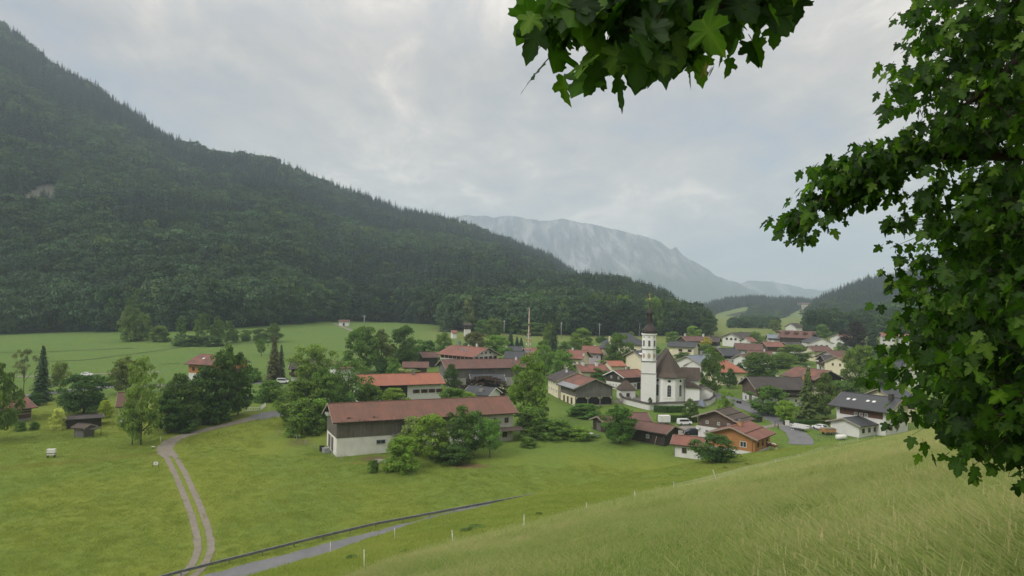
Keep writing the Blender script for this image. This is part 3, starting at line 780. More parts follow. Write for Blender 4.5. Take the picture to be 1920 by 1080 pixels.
# ------------------------------------------------------------------ forest on the hills (one mass each)
def loose(name, me):
    return bpy.data.objects.new(name, me)      # source for instances; stays out of the scene
def fast_broad(i, mat='forest_leaf', kind='round'):
    me, C = broadleaf('crown', 200 + i, kind, nclump=34, leaves=46, size=0.036, c0=0.15, mat=mat, clump_r=0.27, ragged=0.25)
    return me
PROTO = [loose('forest_spruce', conifer('crown', 301 + i, tiers=16, per=9, mat='forest_spruce', width=0.17 + 0.02 * i, segs=2, twig=0.0, droop=0.5)) for i in range(4)]
PROTO += [loose('forest_leaf', fast_broad(i)) for i in range(4)]
PROTO += [loose('forest_larch', fast_broad(9 + i, 'forest_larch', 'oval')) for i in range(2)]
def scatter_group(protos):
    ng = bpy.data.node_groups.new('scatter', 'GeometryNodeTree')
    ng.interface.new_socket('Geometry', in_out='INPUT', socket_type='NodeSocketGeometry')
    ng.interface.new_socket('Geometry', in_out='OUTPUT', socket_type='NodeSocketGeometry')
    gi = ng.nodes.new('NodeGroupInput'); go = ng.nodes.new('NodeGroupOutput')
    inst = ng.nodes.new('GeometryNodeInstanceOnPoints'); inst.inputs['Pick Instance'].default_value = True
    jn = ng.nodes.new('GeometryNodeJoinGeometry')
    for p in protos[::-1]:
        oi = ng.nodes.new('GeometryNodeObjectInfo'); oi.inputs['Object'].default_value = p; oi.inputs['As Instance'].default_value = True
        ng.links.new(oi.outputs['Geometry'], jn.inputs[0])
    ng.links.new(jn.outputs[0], inst.inputs['Instance'])
    def attr(nm, typ):
        a = ng.nodes.new('GeometryNodeInputNamedAttribute'); a.data_type = typ; a.inputs['Name'].default_value = nm
        return a.outputs['Attribute']
    ng.links.new(attr('kd', 'INT'), inst.inputs['Instance Index'])
    ng.links.new(attr('rot', 'FLOAT_VECTOR'), inst.inputs['Rotation'])
    ng.links.new(attr('siz', 'FLOAT_VECTOR'), inst.inputs['Scale'])
    ng.links.new(gi.outputs[0], inst.inputs['Points']); ng.links.new(inst.outputs[0], go.inputs[0])
    return ng
def scatter(name, pts, rot, siz, kd, protos, label, kind='stuff', tint=None):
    me = bpy.data.meshes.new(name)
    n = len(pts); me.vertices.add(n); me.vertices.foreach_set('co', np.asarray(pts, np.float32).ravel())
    a = me.attributes.new('rot', 'FLOAT_VECTOR', 'POINT'); a.data.foreach_set('vector', np.asarray(rot, np.float32).ravel())
    a = me.attributes.new('siz', 'FLOAT_VECTOR', 'POINT'); a.data.foreach_set('vector', np.asarray(siz, np.float32).ravel())
    a = me.attributes.new('kd', 'INT', 'POINT'); a.data.foreach_set('value', np.asarray(kd, np.int32))
    if tint is not None: a = me.attributes.new('tint', 'FLOAT', 'POINT'); a.data.foreach_set('value', np.asarray(tint, np.float32))
    o = link(name, me)
    md = o.modifiers.new('scatter', 'NODES'); md.node_group = scatter_group(protos)
    tag(o, label, kind=kind)
    return o
def forest(name, ridge, n, label, seed, mix=(0.55, 0.4), hs=(20, 34), tmax=1.03, excl=(), tpow=1.0, ulim=None, jit=0.0):
    prof, u0, u1 = RIDGES[ridge]
    if ulim: u0, u1 = ulim
    rng = np.random.RandomState(seed)
    # even in area: oversample in (u, t) and keep in proportion to the cell area
    m = n * 6
    u = u0 + (u1 - u0) * rng.rand(m); t = rng.rand(m) * tmax
    P = prof(u, t); e = 1e-3
    du = prof(u + e, t) - P; dt = prof(u, t + e) - P
    A = np.linalg.norm(np.cross(du, dt), axis=1)
    A = A / (P[:, 1] ** tpow); keep = rng.rand(m) < A / np.quantile(A, 0.98)
    u, t, P = u[keep], t[keep], P[keep]
    for ex in excl:
        k = ~np.any([ex(P + np.array((0, 0, h_))) for h_ in (0, 6, 12, 18)], 0); u, t, P = u[k], t[k], P[k]
    k = rng.rand(len(P)) < .45 + .75 * (fbm(P[:, 0] / 45 + 31, P[:, 1] / 45 + P[:, 2] / 45, 3) + .45); u, t, P = u[k], t[k], P[k]
    if len(P) > n: k = rng.permutation(len(P))[:n]; u, t, P = u[k], t[k], P[k]
    nse = fbm(P[:, 0] / 120 + 9, P[:, 1] / 120 + t * 2, 4) * 1.4 + rng.randn(len(P)) * 0.35
    con = nse + (t - 0.45) * 0.8 > (mix[1] - mix[0]) * 1.6
    larch = rng.rand(len(P)) < 0.08
    kd = np.where(con, rng.randint(0, 4, len(P)), np.where(larch, 8 + rng.randint(0, 2, len(P)), 4 + rng.randint(0, 4, len(P))))
    H = hs[0] + (hs[1] - hs[0]) * np.clip(.5 + .55 * fbm(P[:, 0] / 60, P[:, 1] / 60 + P[:, 2] / 50, 3) + .28 * rng.randn(len(P)), -.15, 1.2); H = np.where(con, H * 1.08, H * 0.86)
    Wd = np.where(con, H * (0.8 + 0.35 * rng.rand(len(P))), H * (0.62 + 0.35 * rng.rand(len(P))))
    siz = np.stack([Wd, Wd, H], 1)
    rot = np.stack([rng.randn(len(P)) * 0.03, rng.randn(len(P)) * 0.03, rng.rand(len(P)) * 6.28], 1)
    P = P - np.array((0, 0, 0.8))
    tint = np.clip(1 + .55 * fbm(P[:, 0] / 90 + 4, P[:, 1] / 90 + P[:, 2] / 70, 4) + .22 * rng.randn(len(P)), .4, 1.9)
    return scatter(name, P, rot, siz, kd, PROTO, label, tint=tint)
forest('forest', 'forest_mountain', 24000, 'dense mixed forest covering the mountainside', 1, mix=(0.58, 0.42), excl=(rockA, rockB, gladeA), ulim=(ray(-150, 500)[0], ray(1180, 500)[0]))
forest('forest', 'wooded_knoll', 3500, 'dark mixed wood on the low spur behind the church', 2, mix=(0.6, 0.4), hs=(20, 29))
forest('forest', 'wooded_hill', 5000, 'blue green conifer forest on the far hill with clearings', 3, mix=(0.8, 0.2), excl=(mA, mB), tpow=0.5, hs=(14, 23))
forest('forest', 'right_hill', 6000, 'conifer forest on the right hand hillside', 4, mix=(0.75, 0.25), excl=(mB,), ulim=(ray(1492, 500)[0], ray(1960, 500)[0]), tpow=0.5, hs=(16, 26))
forest('forest', 'wooded_slope', 2200, 'leafy wood on the nearer hillside right of the village', 5, mix=(0.25, 0.75), hs=(15, 24), ulim=(ray(1512, 500)[0], ray(1960, 500)[0]), excl=(mB,))

def valley_wood(n, seed):
    rng = np.random.RandomState(seed)
    y = 640 + 800 * rng.rand(n * 3) ** 1.2; u = ray(1285, 500)[0] + (ray(1600, 500)[0] - ray(1285, 500)[0]) * rng.rand(n * 3); x = u * y
    k = fbm(x / 70 + 3, y / 110, 3) > -.12; x, y = x[k][:n], y[k][:n]; m = len(x)
    Pz = np.stack([x, y, Zg(x, y)], 1); k = ~np.any([mA(Pz + np.array((0, 0, h_))) | mB(Pz + np.array((0, 0, h_))) for h_ in (0, 3, 6, 9, 12)], 0); x, y = x[k], y[k]; m = len(x)
    H = 5 + 5 * rng.rand(m); kd = np.where(rng.rand(m) < .25, rng.randint(0, 4, m), rng.randint(4, 10, m)); Wd = H * (.75 + .4 * rng.rand(m))
    scatter('valley_wood', np.stack([x, y, Zg(x, y) - .4], 1), np.stack([x * 0, x * 0, rng.rand(m) * 6.28], 1), np.stack([Wd, Wd, H], 1), kd, PROTO, 'loose woods on the valley floor beyond the village', tint=1 + .3 * rng.randn(m).clip(-1.5, 1.5))
valley_wood(1500, 8)
# ------------------------------------------------------------------ house builder
_WIN = {}
def win_meshes(w, h, frame, shut):
    k = (w, h, frame, shut)
    if k not in _WIN:
        mb = MB(); t = 0.09
        mb.box(-w / 2, w / 2, -0.07, 0.05, h / 2 - t, h / 2); mb.box(-w / 2, w / 2, -0.10, 0.05, -h / 2, -h / 2 + t)
        mb.box(-w / 2, -w / 2 + t, -0.068, 0.05, -h / 2 + t, h / 2 - t); mb.box(w / 2 - t, w / 2, -0.068, 0.05, -h / 2 + t, h / 2 - t)
        mb.box(-0.035, 0.035, -0.06, 0.04, -h / 2 + t, h / 2 - t)
        p = MB(); p.box(-w / 2 + t - 0.01, w / 2 - t + 0.01, -0.03, 0.04, -h / 2 + t - 0.01, h / 2 - t + 0.01)
        s = None
        if shut:
            b = MB(); b.box(-w * 0.24, w * 0.24, -0.05, 0.0, -h / 2, h / 2)
            s = b.mesh('shutter', M[shut])
        _WIN[k] = (mb.mesh('window', M[frame]), p.mesh('pane', M['window_glass']), s)
    return _WIN[k]
class House:
    pass
def window(hs, side, s, z, w=1.0, h=1.2, frame='white_paint', shut=None, lite=False, off=0.06, name='window'):
    fm, pm, sm = win_meshes(w, h, frame, shut)
    o = link(name, fm, hs.root)
    hl, hw = hs.L / 2 + off, hs.W / 2 + off
    o.location, o.rotation_euler = {'F': ((s, -hw, z), (0, 0, 0)), 'B': ((s, hw, z), (0, 0, math.pi)),
                                    'L': ((-hl, s, z), (0, 0, -math.pi / 2)), 'R': ((hl, s, z), (0, 0, math.pi / 2))}[side]
    link('pane', pm, o)
    if sm:
        for q in (-1, 1):
            a = link('shutter', sm, o); a.location = (q * w * 0.75, 0.0, 0)
    return o
def door(hs, side, s, w=1.1, h=2.1, mat='brown_paint', off=0.06, name='door', z=0.0, handle=True):
    mb = MB(); mb.box(-w / 2, w / 2, -0.05, 0.05, 0, h); mb.box(-w / 2 - .1, -w / 2, -0.08, 0.05, 0, h + .1); mb.box(w / 2, w / 2 + .1, -0.08, 0.05, 0, h + .1); mb.box(-w / 2, w / 2, -0.08, 0.05, h, h + .1)
    o = mb.build(name, M[mat], hs.root)
    hl, hw = hs.L / 2 + off, hs.W / 2 + off
    o.location, o.rotation_euler = {'F': ((s, -hw, z), (0, 0, 0)), 'B': ((s, hw, z), (0, 0, math.pi)),
                                    'L': ((-hl, s, z), (0, 0, -math.pi / 2)), 'R': ((hl, s, z), (0, 0, math.pi / 2))}[side]
    if handle:
        k = MB(); k.box(w * 0.32, w * 0.4, -0.10, -0.05, h * 0.45, h * 0.5); k.build('handle', M['steel'], o)
    return o
def chimney(hs, x, y, top=1.0, w=0.65, mat='white_plaster', cap='grey_metal'):
    zr = hs.zr - abs(y) * hs.tan
    mb = MB(); mb.box(-w / 2, w / 2, -w / 2, w / 2, -0.8, top)
    o = mb.build('chimney', M[mat], hs.roof); o.location = (x, y, zr)
    c = MB(); c.box(-w / 2 - .1, w / 2 + .1, -w / 2 - .1, w / 2 + .1, top + 0.003, top + 0.12); c.box(-w / 2 + .06, w / 2 - .06, -w / 2 + .06, w / 2 - .06, top + 0.12, top + 0.3)
    for q in c.v: pass
    # the cap belongs to the same piece
    me = c.mesh('chimney_cap', M[cap]); bm = bmesh.new(); bm.from_mesh(o.data); n0 = len(bm.faces); bm.from_mesh(me)
    o.data.materials.append(M[cap]); bm.faces.ensure_lookup_table()
    for f in bm.faces[n0:]: f.material_index = 1
    bm.to_mesh(o.data); bm.free(); bpy.data.meshes.remove(me)
    return o
def balcony(hs, side, x0, x1, z, depth=1.1, mat='brown_wood', rail=0.95):
    hl, hw = hs.L / 2 + 0.1, hs.W / 2 + 0.1
    mb = MB(); mb.box(x0, x1, -depth, 0, z - 0.16, z)
    n = max(2, int((x1 - x0) / 3))
    for i in range(n + 1):
        xx = x0 + 0.1 + (x1 - x0 - 0.2) * i / n
        mb.box(xx - .06, xx + .06, -depth + .02, -depth + .14, z, z + rail + .05)
    o = mb.build('balcony', M[mat], hs.root)
    r = MB(); r.box(x0, x1, -depth - .04, -depth + .018, z + 0.12, z + rail); r.box(x0, x1, -depth - .06, -depth + .04, z + rail, z + rail + .08)
    r.box(x0 - .03, x0 + .03, -depth + .04, 0, z + .12, z + rail); r.box(x1 - .03, x1 + .03, -depth + .04, 0, z + .12, z + rail)
    r.build('railing', M[mat], o)
    o.location, o.rotation_euler = {'F': ((0, -hw, 0), (0, 0, 0)), 'B': ((0, hw, 0), (0, 0, math.pi)),
                                    'L': ((-hl, 0, 0), (0, 0, -math.pi / 2)), 'R': ((hl, 0, 0), (0, 0, math.pi / 2))}[side]
    return o
def house(name, label, R1, R2, hr, W, pitch=22, ov=0.9, go=0.9, roof='red_tile', wall='white_plaster', upper=None, split=None, hip=(0, 0),
          verge='verge_wood', cat='house', group=None, thick=0.22, P=None, gable_only=False, upper_L=None):
    """R1, R2: left and right end of the ridge as seen in the picture, hr metres above the ground; W: width between the long walls"""
    if P is None:
        a = G(*R1, hr); b = G(*R2, hr)
    else:
        a, b = P
    d = (b - a); d.z = 0; Lr = d.length; d.normalize()
    hs = House(); mid = (a + b) / 2
    gz = mid.z - hr
    hs.L = max(Lr - 2 * go + hip[0] + hip[1], 1.5); hs.W = W; hs.tan = math.tan(math.radians(pitch)); hs.hr = hr
    sh = (hip[1] - hip[0]) / 2
    mid = mid + d * sh
    rz = math.atan2(d.y, d.x)
    hs.root = empty(name, (mid.x, mid.y, gz), rz, label, cat, group)
    hs.d = d
    zr = hr; t = hs.tan; hs.zr = zr
    he = zr - (W / 2) * t - thick           # wall top at the eaves
    hs.he = he
    l, w = hs.L / 2, W / 2
    zin = zr - thick - 0.01
    hipped = hip[0] > 0 or hip[1] > 0
    def gable_poly(z0, grow=0.0):
        return [(-w - grow, z0), (w + grow, z0), (w + grow, he - 0.01), (0, zin), (-w - grow, he - 0.01)]
    def shell(z0, z1, grow, mat, nm):
        mb = MB()
        if z1 is None:
            if hipped:
                mb.box(-l - grow, l + grow, -w - grow, w + grow, z0, he - 0.02)
                if hip[0] == 0: mb.prism([(-w, he - 0.02), (w, he - 0.02), (0, zin)], -l - grow, -l + 0.2)
                if hip[1] == 0: mb.prism([(-w, he - 0.02), (w, he - 0.02), (0, zin)], l - 0.2, l + grow)
            else:
                mb.prism(gable_poly(z0, grow), -l - grow, l + grow)
        else:
            mb.box(-l - grow, l + grow, -w - grow, w + grow, z0, z1)
        return mb.build(nm, M[mat], hs.root)
    if upper:
        sp = split if split is not None else he * 0.5
        hs.wall = shell(-0.7, sp, 0.0, wall, 'wall')
        hs.upper = shell(sp, None, 0.05, upper, 'upper_wall')
    else:
        hs.wall = shell(-0.7, None, 0.0, wall, 'wall')
    # roof slab
    ze = zr - (w + ov) * t
    xl, xr = -l - go, l + go
    rl, rr = xl + hip[0], xr - hip[1]
    top = {'FL': (xl, -w - ov, ze), 'FR': (xr, -w - ov, ze), 'BR': (xr, w + ov, ze), 'BL': (xl, w + ov, ze), 'RL': (rl, 0, zr), 'RR': (rr, 0, zr)}
    mb = MB()
    dn = lambda k: (top[k][0], top[k][1], top[k][2] - thick)
    up = lambda k: top[k]
    slopes = [('FL', 'FR', 'RR', 'RL'), ('BR', 'BL', 'RL', 'RR')]
    if hip[0] > 0: slopes.append(('BL', 'FL', 'RL'))
    if hip[1] > 0: slopes.append(('FR', 'BR', 'RR'))
    for q in slopes:
        mb.face([up(k) for k in q], 0); mb.face([dn(k) for k in q[::-1]], 1)
    loop = ['FL', 'FR'] + ([] if hip[1] > 0 else ['RR']) + ['BR', 'BL'] + ([] if hip[0] > 0 else ['RL'])
    for i, k in enumerate(loop):
        k2 = loop[(i + 1) % len(loop)]
        mb.face([up(k), dn(k), dn(k2), up(k2)], 1)
    # ridge cap
    mb.box(rl, rr, -0.14, 0.14, zr - 0.02, zr + 0.07, 0)
    hs.roof = mb.build('roof', [M[roof], M['dark_wood']], hs.root)
    if verge:
        for side, X, hp in ((-1, xl, hip[0]), (1, xr, hip[1])):
            if hp > 0: continue
            v = MB(); x0, x1 = (X - 0.05, X - 0.004) if side < 0 else (X + 0.004, X + 0.05)
            for q in (-1, 1):
                v.prism([(q * 0.0, zr + 0.05), (q * (w + ov), ze + 0.05), (q * (w + ov), ze - thick - 0.04), (q * 0.0, zr - thick - 0.04)], x0, x1)
            v.build('verge_board', M[verge], hs.root)
    return hs
def rowwin(hs, side, n, z, w=1.0, h=1.2, span=0.8, c=0.0, **kw):
    Ls = hs.L if side in 'FB' else hs.W
    for i in range(n):
        s = c + (0 if n == 1 else (i / (n - 1) - 0.5) * Ls * span)
        window(hs, side, s, z, w, h, **kw)
def skylight(hs, x, f, w=0.9, h=1.1):
    """f: share of the way from ridge to eave on the front slope"""
    yy = -f * hs.W / 2; z = hs.zr - abs(yy) * hs.tan
    mb = MB(); mb.box(-w / 2, w / 2, -h / 2, h / 2, -0.05, 0.08, 0); mb.box(-w / 2 + .08, w / 2 - .08, -h / 2 + .08, h / 2 - .08, 0.08, 0.10, 1)
    o = mb.build('skylight', [M['grey_metal'], M['white_paint']], hs.roof); o.location = (x, yy, z); o.rotation_euler = (math.atan(hs.tan), 0, 0)
    return o
# ------------------------------------------------------------------ the near farm buildings
rb = random.Random(3)
# long barn with the worn red roof
hs = house('barn', 'long barn with worn red tiled roof, dark boards above white walls, beside the lower meadow', (614, 760), (951, 739), 10.0, 11.0, 26, 1.0, 1.1, 'barn_tile', 'old_white', 'grey_wood', 3.3, cat='barn')
barn = hs
for s_, w_ in ((2.3, 1.9), (-1.0, 1.8)):
    door(hs, 'L', s_, w_, 2.7, 'grey_wood', 0.02, 'barn_door')
window(hs, 'F', -hs.L / 2 + 9.5, 2.0, 2.0, 0.9, 'grey_paint'); 
door(hs, 'F', -hs.L / 2 + 13.2, 1.3, 2.2, 'dark_wood', 0.02)
mb = MB(); mb.box(-hs.L / 2 + 11.8, -hs.L / 2 + 15.2, -hs.W / 2 - 1.1, -hs.W / 2 - .055, 3.45, 3.55); mb.build('canopy', M['grey_metal'], hs.root)
xr_ = hs.L / 2
mb = MB(); mb.box(xr_ - 8.5, xr_ + .12, -hs.W / 2 - .12, -hs.W / 2 + .4, -.7, hs.he - .3); mb.box(xr_ - 0.3, xr_ + .125, -hs.W / 2 + .4, hs.W / 2, -.7, hs.he - .3); mb.build('plaster_wall', M['grey_plaster'], hs.root)
for s_ in (-7.0, -4.4, -1.6): window(hs, 'F', xr_ + s_, 5.1, 1.0, 1.2, 'brown_paint', off=0.17)
window(hs, 'F', xr_ - 2.0, 1.8, 1.2, 1.3, 'brown_paint', off=0.17)
mb = MB(); mb.prism([(-hs.W / 2 - .125, 3.5), (-hs.W / 2 - 2.2, 2.9), (-hs.W / 2 - 2.2, 2.78), (-hs.W / 2 - .125, 3.36)], xr_ - 5, xr_ + 2.2); mb.build('porch_roof', M['shingle'], hs.root)
for i in range(16):            # slipped and missing tiles along the eave
    x_ = -hs.L / 2 + 1.5 + i * 1.7 + rb.uniform(-.4, .4); f = rb.uniform(0.86, 1.12); yy = -(hs.W / 2) * f * 1.08; z_ = hs.zr - abs(yy) * hs.tan
    w_ = rb.uniform(.35, 1.1); q = 0.55; mb = MB()
    mb.face([(x_ - w_, yy - q * .8, z_ - q * .8 * hs.tan + .012), (x_ + w_ * rb.uniform(.2, 1), yy - q * .5, z_ - q * .5 * hs.tan + .012), (x_ + w_ * .6, yy + q * rb.uniform(.2, .7), z_ + q * .2 * hs.tan + .02), (x_ - w_ * .5, yy + q * .3, z_ + q * .3 * hs.tan + .012)])
    mb.build('missing_tile_gap', M['dark_hollow'], hs.roof)
mb = MB(); mb.box(-.45, .45, -.3, .3, -.3, .3)
for yy in (2.2, 4.0): o = mb.build('floodlight', M['white_paint'], hs.root); o.location = (-hs.L / 2 - .35, yy, hs.he + .2)
mb = MB(); mb.tube([(-hs.L / 2 - .6, -.2, hs.zr), (-hs.L / 2 - .9, .1, hs.zr + 1.1), (-hs.L / 2 - .5, .9, hs.zr + 1.0)], .03, 5); mb.build('ridge_rod', M['grey_metal'], hs.root)

hs = house('farmhouse', 'white farmhouse with bright orange tiled roof behind the long barn', (664, 704), (823, 697), 8.8, 10.5, 23, 1.2, 1.2, 'orange_tile', 'white_plaster', None)
mb = MB(); mb.box(-hs.L / 2 - .06, 1.5, -hs.W / 2 - .06, -hs.W / 2 + .2, 2.2, hs.he - .02); mb.build('timber_wall', M['dark_wood'], hs.root)
for i, s_ in enumerate((4.3, 6.8, 9.2, 11.6)): window(hs, 'F', s_, 3.9, 1.05, 1.05, 'brown_paint', 'brown_paint')
for i in range(3): window(hs, 'F', -2.5 - i * 3.2, 3.8, 1.1, 1.1, 'brown_paint')
chimney(hs, 4.6, -0.8, 1.2, .7, 'grey_metal'); rowwin(hs, 'R', 3, 3.9, shut='brown_paint', w=1.0)

hs = house('barn', 'long grey timber barn with brown roof in front of the hotel', (826, 675), (992, 671), 9.0, 11, 22, 1.2, 1.2, 'brown_tile', 'grey_plaster', 'silver_wood', 2.8, cat='barn')
door(hs, 'F', -8, 2.6, 2.6, 'dark_wood', 0.02, 'barn_door'); door(hs, 'F', 4, 2.4, 2.6, 'dark_wood', 0.02, 'barn_door')
chimney(hs, hs.L / 2 - 4.5, -1, 1.1); chimney(hs, hs.L / 2 - 7, -3.5, .7, .5, 'grey_metal'); chimney(hs, hs.L / 2 - 3, -3.6, .6, 1.0, 'grey_metal')

hs = house('hotel', 'large white inn with broad red roof and dark shuttered windows', (846, 646), (916, 653), 11.0, 14.5, 21, 1.4, 1.3, 'red_tile', 'white_plaster', None, cat='hotel')
rowwin(hs, 'F', 8, 7.0, 0.9, 1.25, .86, frame='red_paint', shut='brown_paint'); rowwin(hs, 'F', 8, 3.6, 0.9, 1.25, .86, frame='red_paint', shut='brown_paint')
rowwin(hs, 'R', 5, 6.9, 1.0, 1.3, .75, frame='brown_paint', shut='brown_paint'); rowwin(hs, 'R', 3, 9.0, .8, .8, .35, frame='brown_paint'); rowwin(hs, 'R', 5, 3.4, 1.0, 1.3, .75, frame='brown_paint', shut='brown_paint')
for x_, f in ((-3.2, .42), (-1.2, .40), (0.8, .55), (2.4, .52)):
    o = skylight(hs, x_, f, 1.5, 1.0)
    o.data.materials[1] = M['window_glass']
chimney(hs, -hs.L / 2 + 3, 0.3, 1.7, 1.0, 'grey_metal'); chimney(hs, 3.8, .3, 1.3, .6); chimney(hs, -1, .5, .9, .4)
balcony(hs, 'R', -5, 5, 5.7, 1.1)

house('shed', 'dark shed with brown roof left of the inn', (786, 660), (817, 659), 6.0, 9, 22, .8, .8, 'brown_tile', 'dark_wood', None, cat='shed')
house('outbuilding', 'small hipped brown-roofed outbuilding among trees left of the inn', (736, 666), (764, 666), 5.0, 8, 24, .8, .8, 'brown_tile', 'grey_wood', None, cat='outbuilding')
hs = house('outbuilding', 'low brown roofed timber outbuilding in front of the dark shed', (755, 678), (804, 678), 5.2, 8, 22, .8, .8, 'brown_tile', 'brown_wood', None, cat='outbuilding')
hs = house('farmhouse', 'timber house with white base and dark roof at the meadow edge', (546, 673), (618, 673), 8.6, 11, 24, 1.1, 1.1, 'dark_tile', 'white_plaster', 'dark_wood', 2.9, verge='white_paint')
rowwin(hs, 'L', 2, 4.3, 1, 1.1, .5); rowwin(hs, 'F', 4, 1.6, 1.0, 1.0, .6); balcony(hs, 'F', -6, 4, 3.6)
hs = house('annex', 'low annex with reddish roof joined to the dark roofed timber house', (622, 679), (672, 677), 6.4, 8.5, 22, .8, .8, 'patched_tile', 'white_plaster', None, cat='house')
rowwin(hs, 'F', 3, 2.2, .9, 1.0)
hs = house('chalet', 'wide chalet with reddish roof and orange timber gable beside the meadow', (375, 663), (446, 667), 8.6, 14, 20, 1.3, 1.2, 'patched_tile', 'white_plaster', 'orange_wood', 2.4)
rowwin(hs, 'R', 3, 3.8, 1.1, 1.3, .6, frame='brown_paint'); rowwin(hs, 'R', 2, 1.3, 1.1, 1.1, .4); balcony(hs, 'R', -6, 6, 2.9, 1.1, 'brown_wood'); rowwin(hs, 'F', 4, 3.8, 1.0, 1.2, .7, frame='brown_paint')
o = skylight(hs, -3.5, .5)
hs = house('log_cabin', 'brown log house with red roof at the left picture edge', (-45, 749), (44, 737), 6.2, 10.5, 25, 1.0, 1.0, 'patched_tile', 'stone', 'log_wood', .7)
for z_ in (1.9, 2.6): window(hs, 'F', 2.4, z_, 4.2, .18, 'verge_wood')
chimney(hs, 2.6, -2.6, .7, .8, 'grey_metal')
hs = house('cottage', 'white cottage with brown roof half hidden behind the tall pale tree', (221, 736), (268, 734), 7.2, 8, 33, .7, .7, 'brown_tile', 'white_plaster', None)
rowwin(hs, 'L', 2, 2.0, .9, 1.1, .4); rowwin(hs, 'L', 1, 4.6, .9, 1.1)
hs = house('shed', 'long low dark shed with almost flat roof below the round dark tree', (118, 781), (194, 775), 2.7, 4.6, 10, .6, .5, 'dark_tile', 'dark_wood', None, cat='shed')
hs = house('shed', 'tiny grey field shed with lean-to on posts in the lower lawn', (147, 793), (170, 795), 2.9, 3.0, 20, .5, .4, 'shingle', 'silver_wood', None, cat='shed')
mb = MB(); mb.prism([(-1.0, 1.75), (1.4, 2.0), (1.4, 2.08), (-1.0, 1.83)], hs.L / 2 + .45, hs.L / 2 + 2.3)
for yy in (-.9, 1.3): mb.tube([(hs.L / 2 + 2.1, yy, -.3), (hs.L / 2 + 2.1, yy, 1.8)], .06, 6)
mb.build('lean_to', M['dark_wood'], hs.root)
hs = house('cottage', 'low cottage with grey roof and pale gable in front of the grey timber barn', (880, 701), (945, 701), 4.8, 8, 24, .7, .7, 'slate_tile', 'cream_plaster', None, verge='white_paint')
door(hs, 'L', 0.5, 2.0, 2.3, 'dark_hollow', .02, 'door', handle=False); rowwin(hs, 'F', 3, 1.8, .9, 1.0, .6)
hs = house('garage', 'dark grey roofed garage with white verge just behind the long barn', (880, 722), (930, 727), 4.4, 8, 24, .7, .6, 'slate_tile', 'white_plaster', None, verge='white_paint', cat='garage')
mb = MB(); mb.box(-.7, .7, -.4, .4, -.3, .7); o = mb.build('chimney', M['stone'], hs.roof); o.location = (1, -2.6, hs.zr - 2.6 * hs.tan)

# ------------------------------------------------------------------ grey barn with three arches, and the cream house on the same ridge
hs = house('farmhouse', 'cream house end joined to the grey arched barn, dark roof', (1060, 690), (1082, 699.5), 8.2, 12.4, 22, 1.0, .6, 'dark_tile', 'cream_plaster', None)
rowwin(hs, 'F', 4, 2.0, .8, 1.1, .75); rowwin(hs, 'F', 4, 4.2, .8, 1.0, .75); chimney(hs, 0, -1.5, 1.0)
hs = house('barn', 'weathered grey barn with three arched bays facing the church', (1083, 700), (1117, 712), 8.1, 12.4, 22, 1.3, 1.1, 'patched_tile', 'cream_plaster', 'grey_wood', 2.6, cat='barn')
mb = MB(); w_ = hs.W / 2; X = hs.L / 2
n_arch = 3; bay = hs.W / n_arch
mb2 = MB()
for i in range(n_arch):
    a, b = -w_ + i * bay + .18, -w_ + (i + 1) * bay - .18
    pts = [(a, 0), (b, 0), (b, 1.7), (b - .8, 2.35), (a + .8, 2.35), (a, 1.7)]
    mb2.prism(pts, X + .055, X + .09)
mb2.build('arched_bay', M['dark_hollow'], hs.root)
mb3 = MB()
mb3.prism([(-w_ - .06, 2.45), (w_ + .06, 2.45), (w_ + .06, hs.he - .3), (0, hs.zr - .5), (-w_ - .06, hs.he - .3)], X + .052, X + .16); mb3.build('gable_boarding', M['silver_wood'], hs.root)
for i in range(4): mb.box(X + .09, X + .3, -w_ + i * bay - .13, -w_ + i * bay + .13, -.5, 2.45)
mb.build('post', M['silver_wood'], hs.root)
mb = MB(); t_ = hs.tan; ww = w_ + 1.3
mb.prism([(-ww - .05, hs.zr - ww * t_ + .03), (-ww + 2.2, hs.zr - (ww - 2.2) * t_ + .03), (-ww + 2.2, hs.zr - (ww - 2.2) * t_ + .08), (-ww - .05, hs.zr - ww * t_ + .08)], -hs.L / 2 - .9, hs.L / 2 + 1.0); mb.build('eave_sheet', M['grey_metal'], hs.roof)
for s_ in (-3, 0, 3): door(hs, 'F', s_, 1.0, 1.9, 'brown_wood', .02)

# ------------------------------------------------------------------ foreground right: sheds and timber houses below the church
hs = house('shed', 'small dark shed with low gable left of the round tree', (1119, 781), (1160, 777), 3.7, 5.2, 20, .7, .7, 'brown_tile', 'dark_wood', None, cat='shed')
mb = MB(); mb.box(-.9, .9, -.03, .03, 0, 1.9); o = mb.build('door', M['grey_wood'], hs.root); o.location = (-hs.L / 2 - .05, 0, 0); o.rotation_euler = (0, 0, -math.pi / 2)
house('shed', 'brown roofed shed behind the long dark shed', (1166, 773), (1214, 773), 4.6, 7, 20, .8, .8, 'brown_tile', 'dark_wood', None, cat='shed')
hs = house('shed', 'long dark timber shed with brown red roof and downpipe beside the white garage', (1186, 785), (1266, 800), 4.3, 6.6, 19, .9, 1.0, 'brown_tile', 'dark_wood', None, cat='shed')
window(hs, 'F', hs.L / 2 - 4.4, 1.5, .8, .9); mb = MB(); mb.tube([(hs.L / 2 + .1, -hs.W / 2 - .7, 2.2), (hs.L / 2 + .1, -hs.W / 2 - .12, 1.7), (hs.L / 2 + .1, -hs.W / 2 - .12, 0)], .05, 6); mb.build('downpipe', M['steel'], hs.root)
mb = MB(); mb.tube([(hs.L / 2 - 2.2, -hs.W / 2 - .5, 0), (hs.L / 2 - 1.9, -hs.W / 2 - .15, 1.9)], .06, 5); mb.build('plank', M['light_wood'], hs.root)
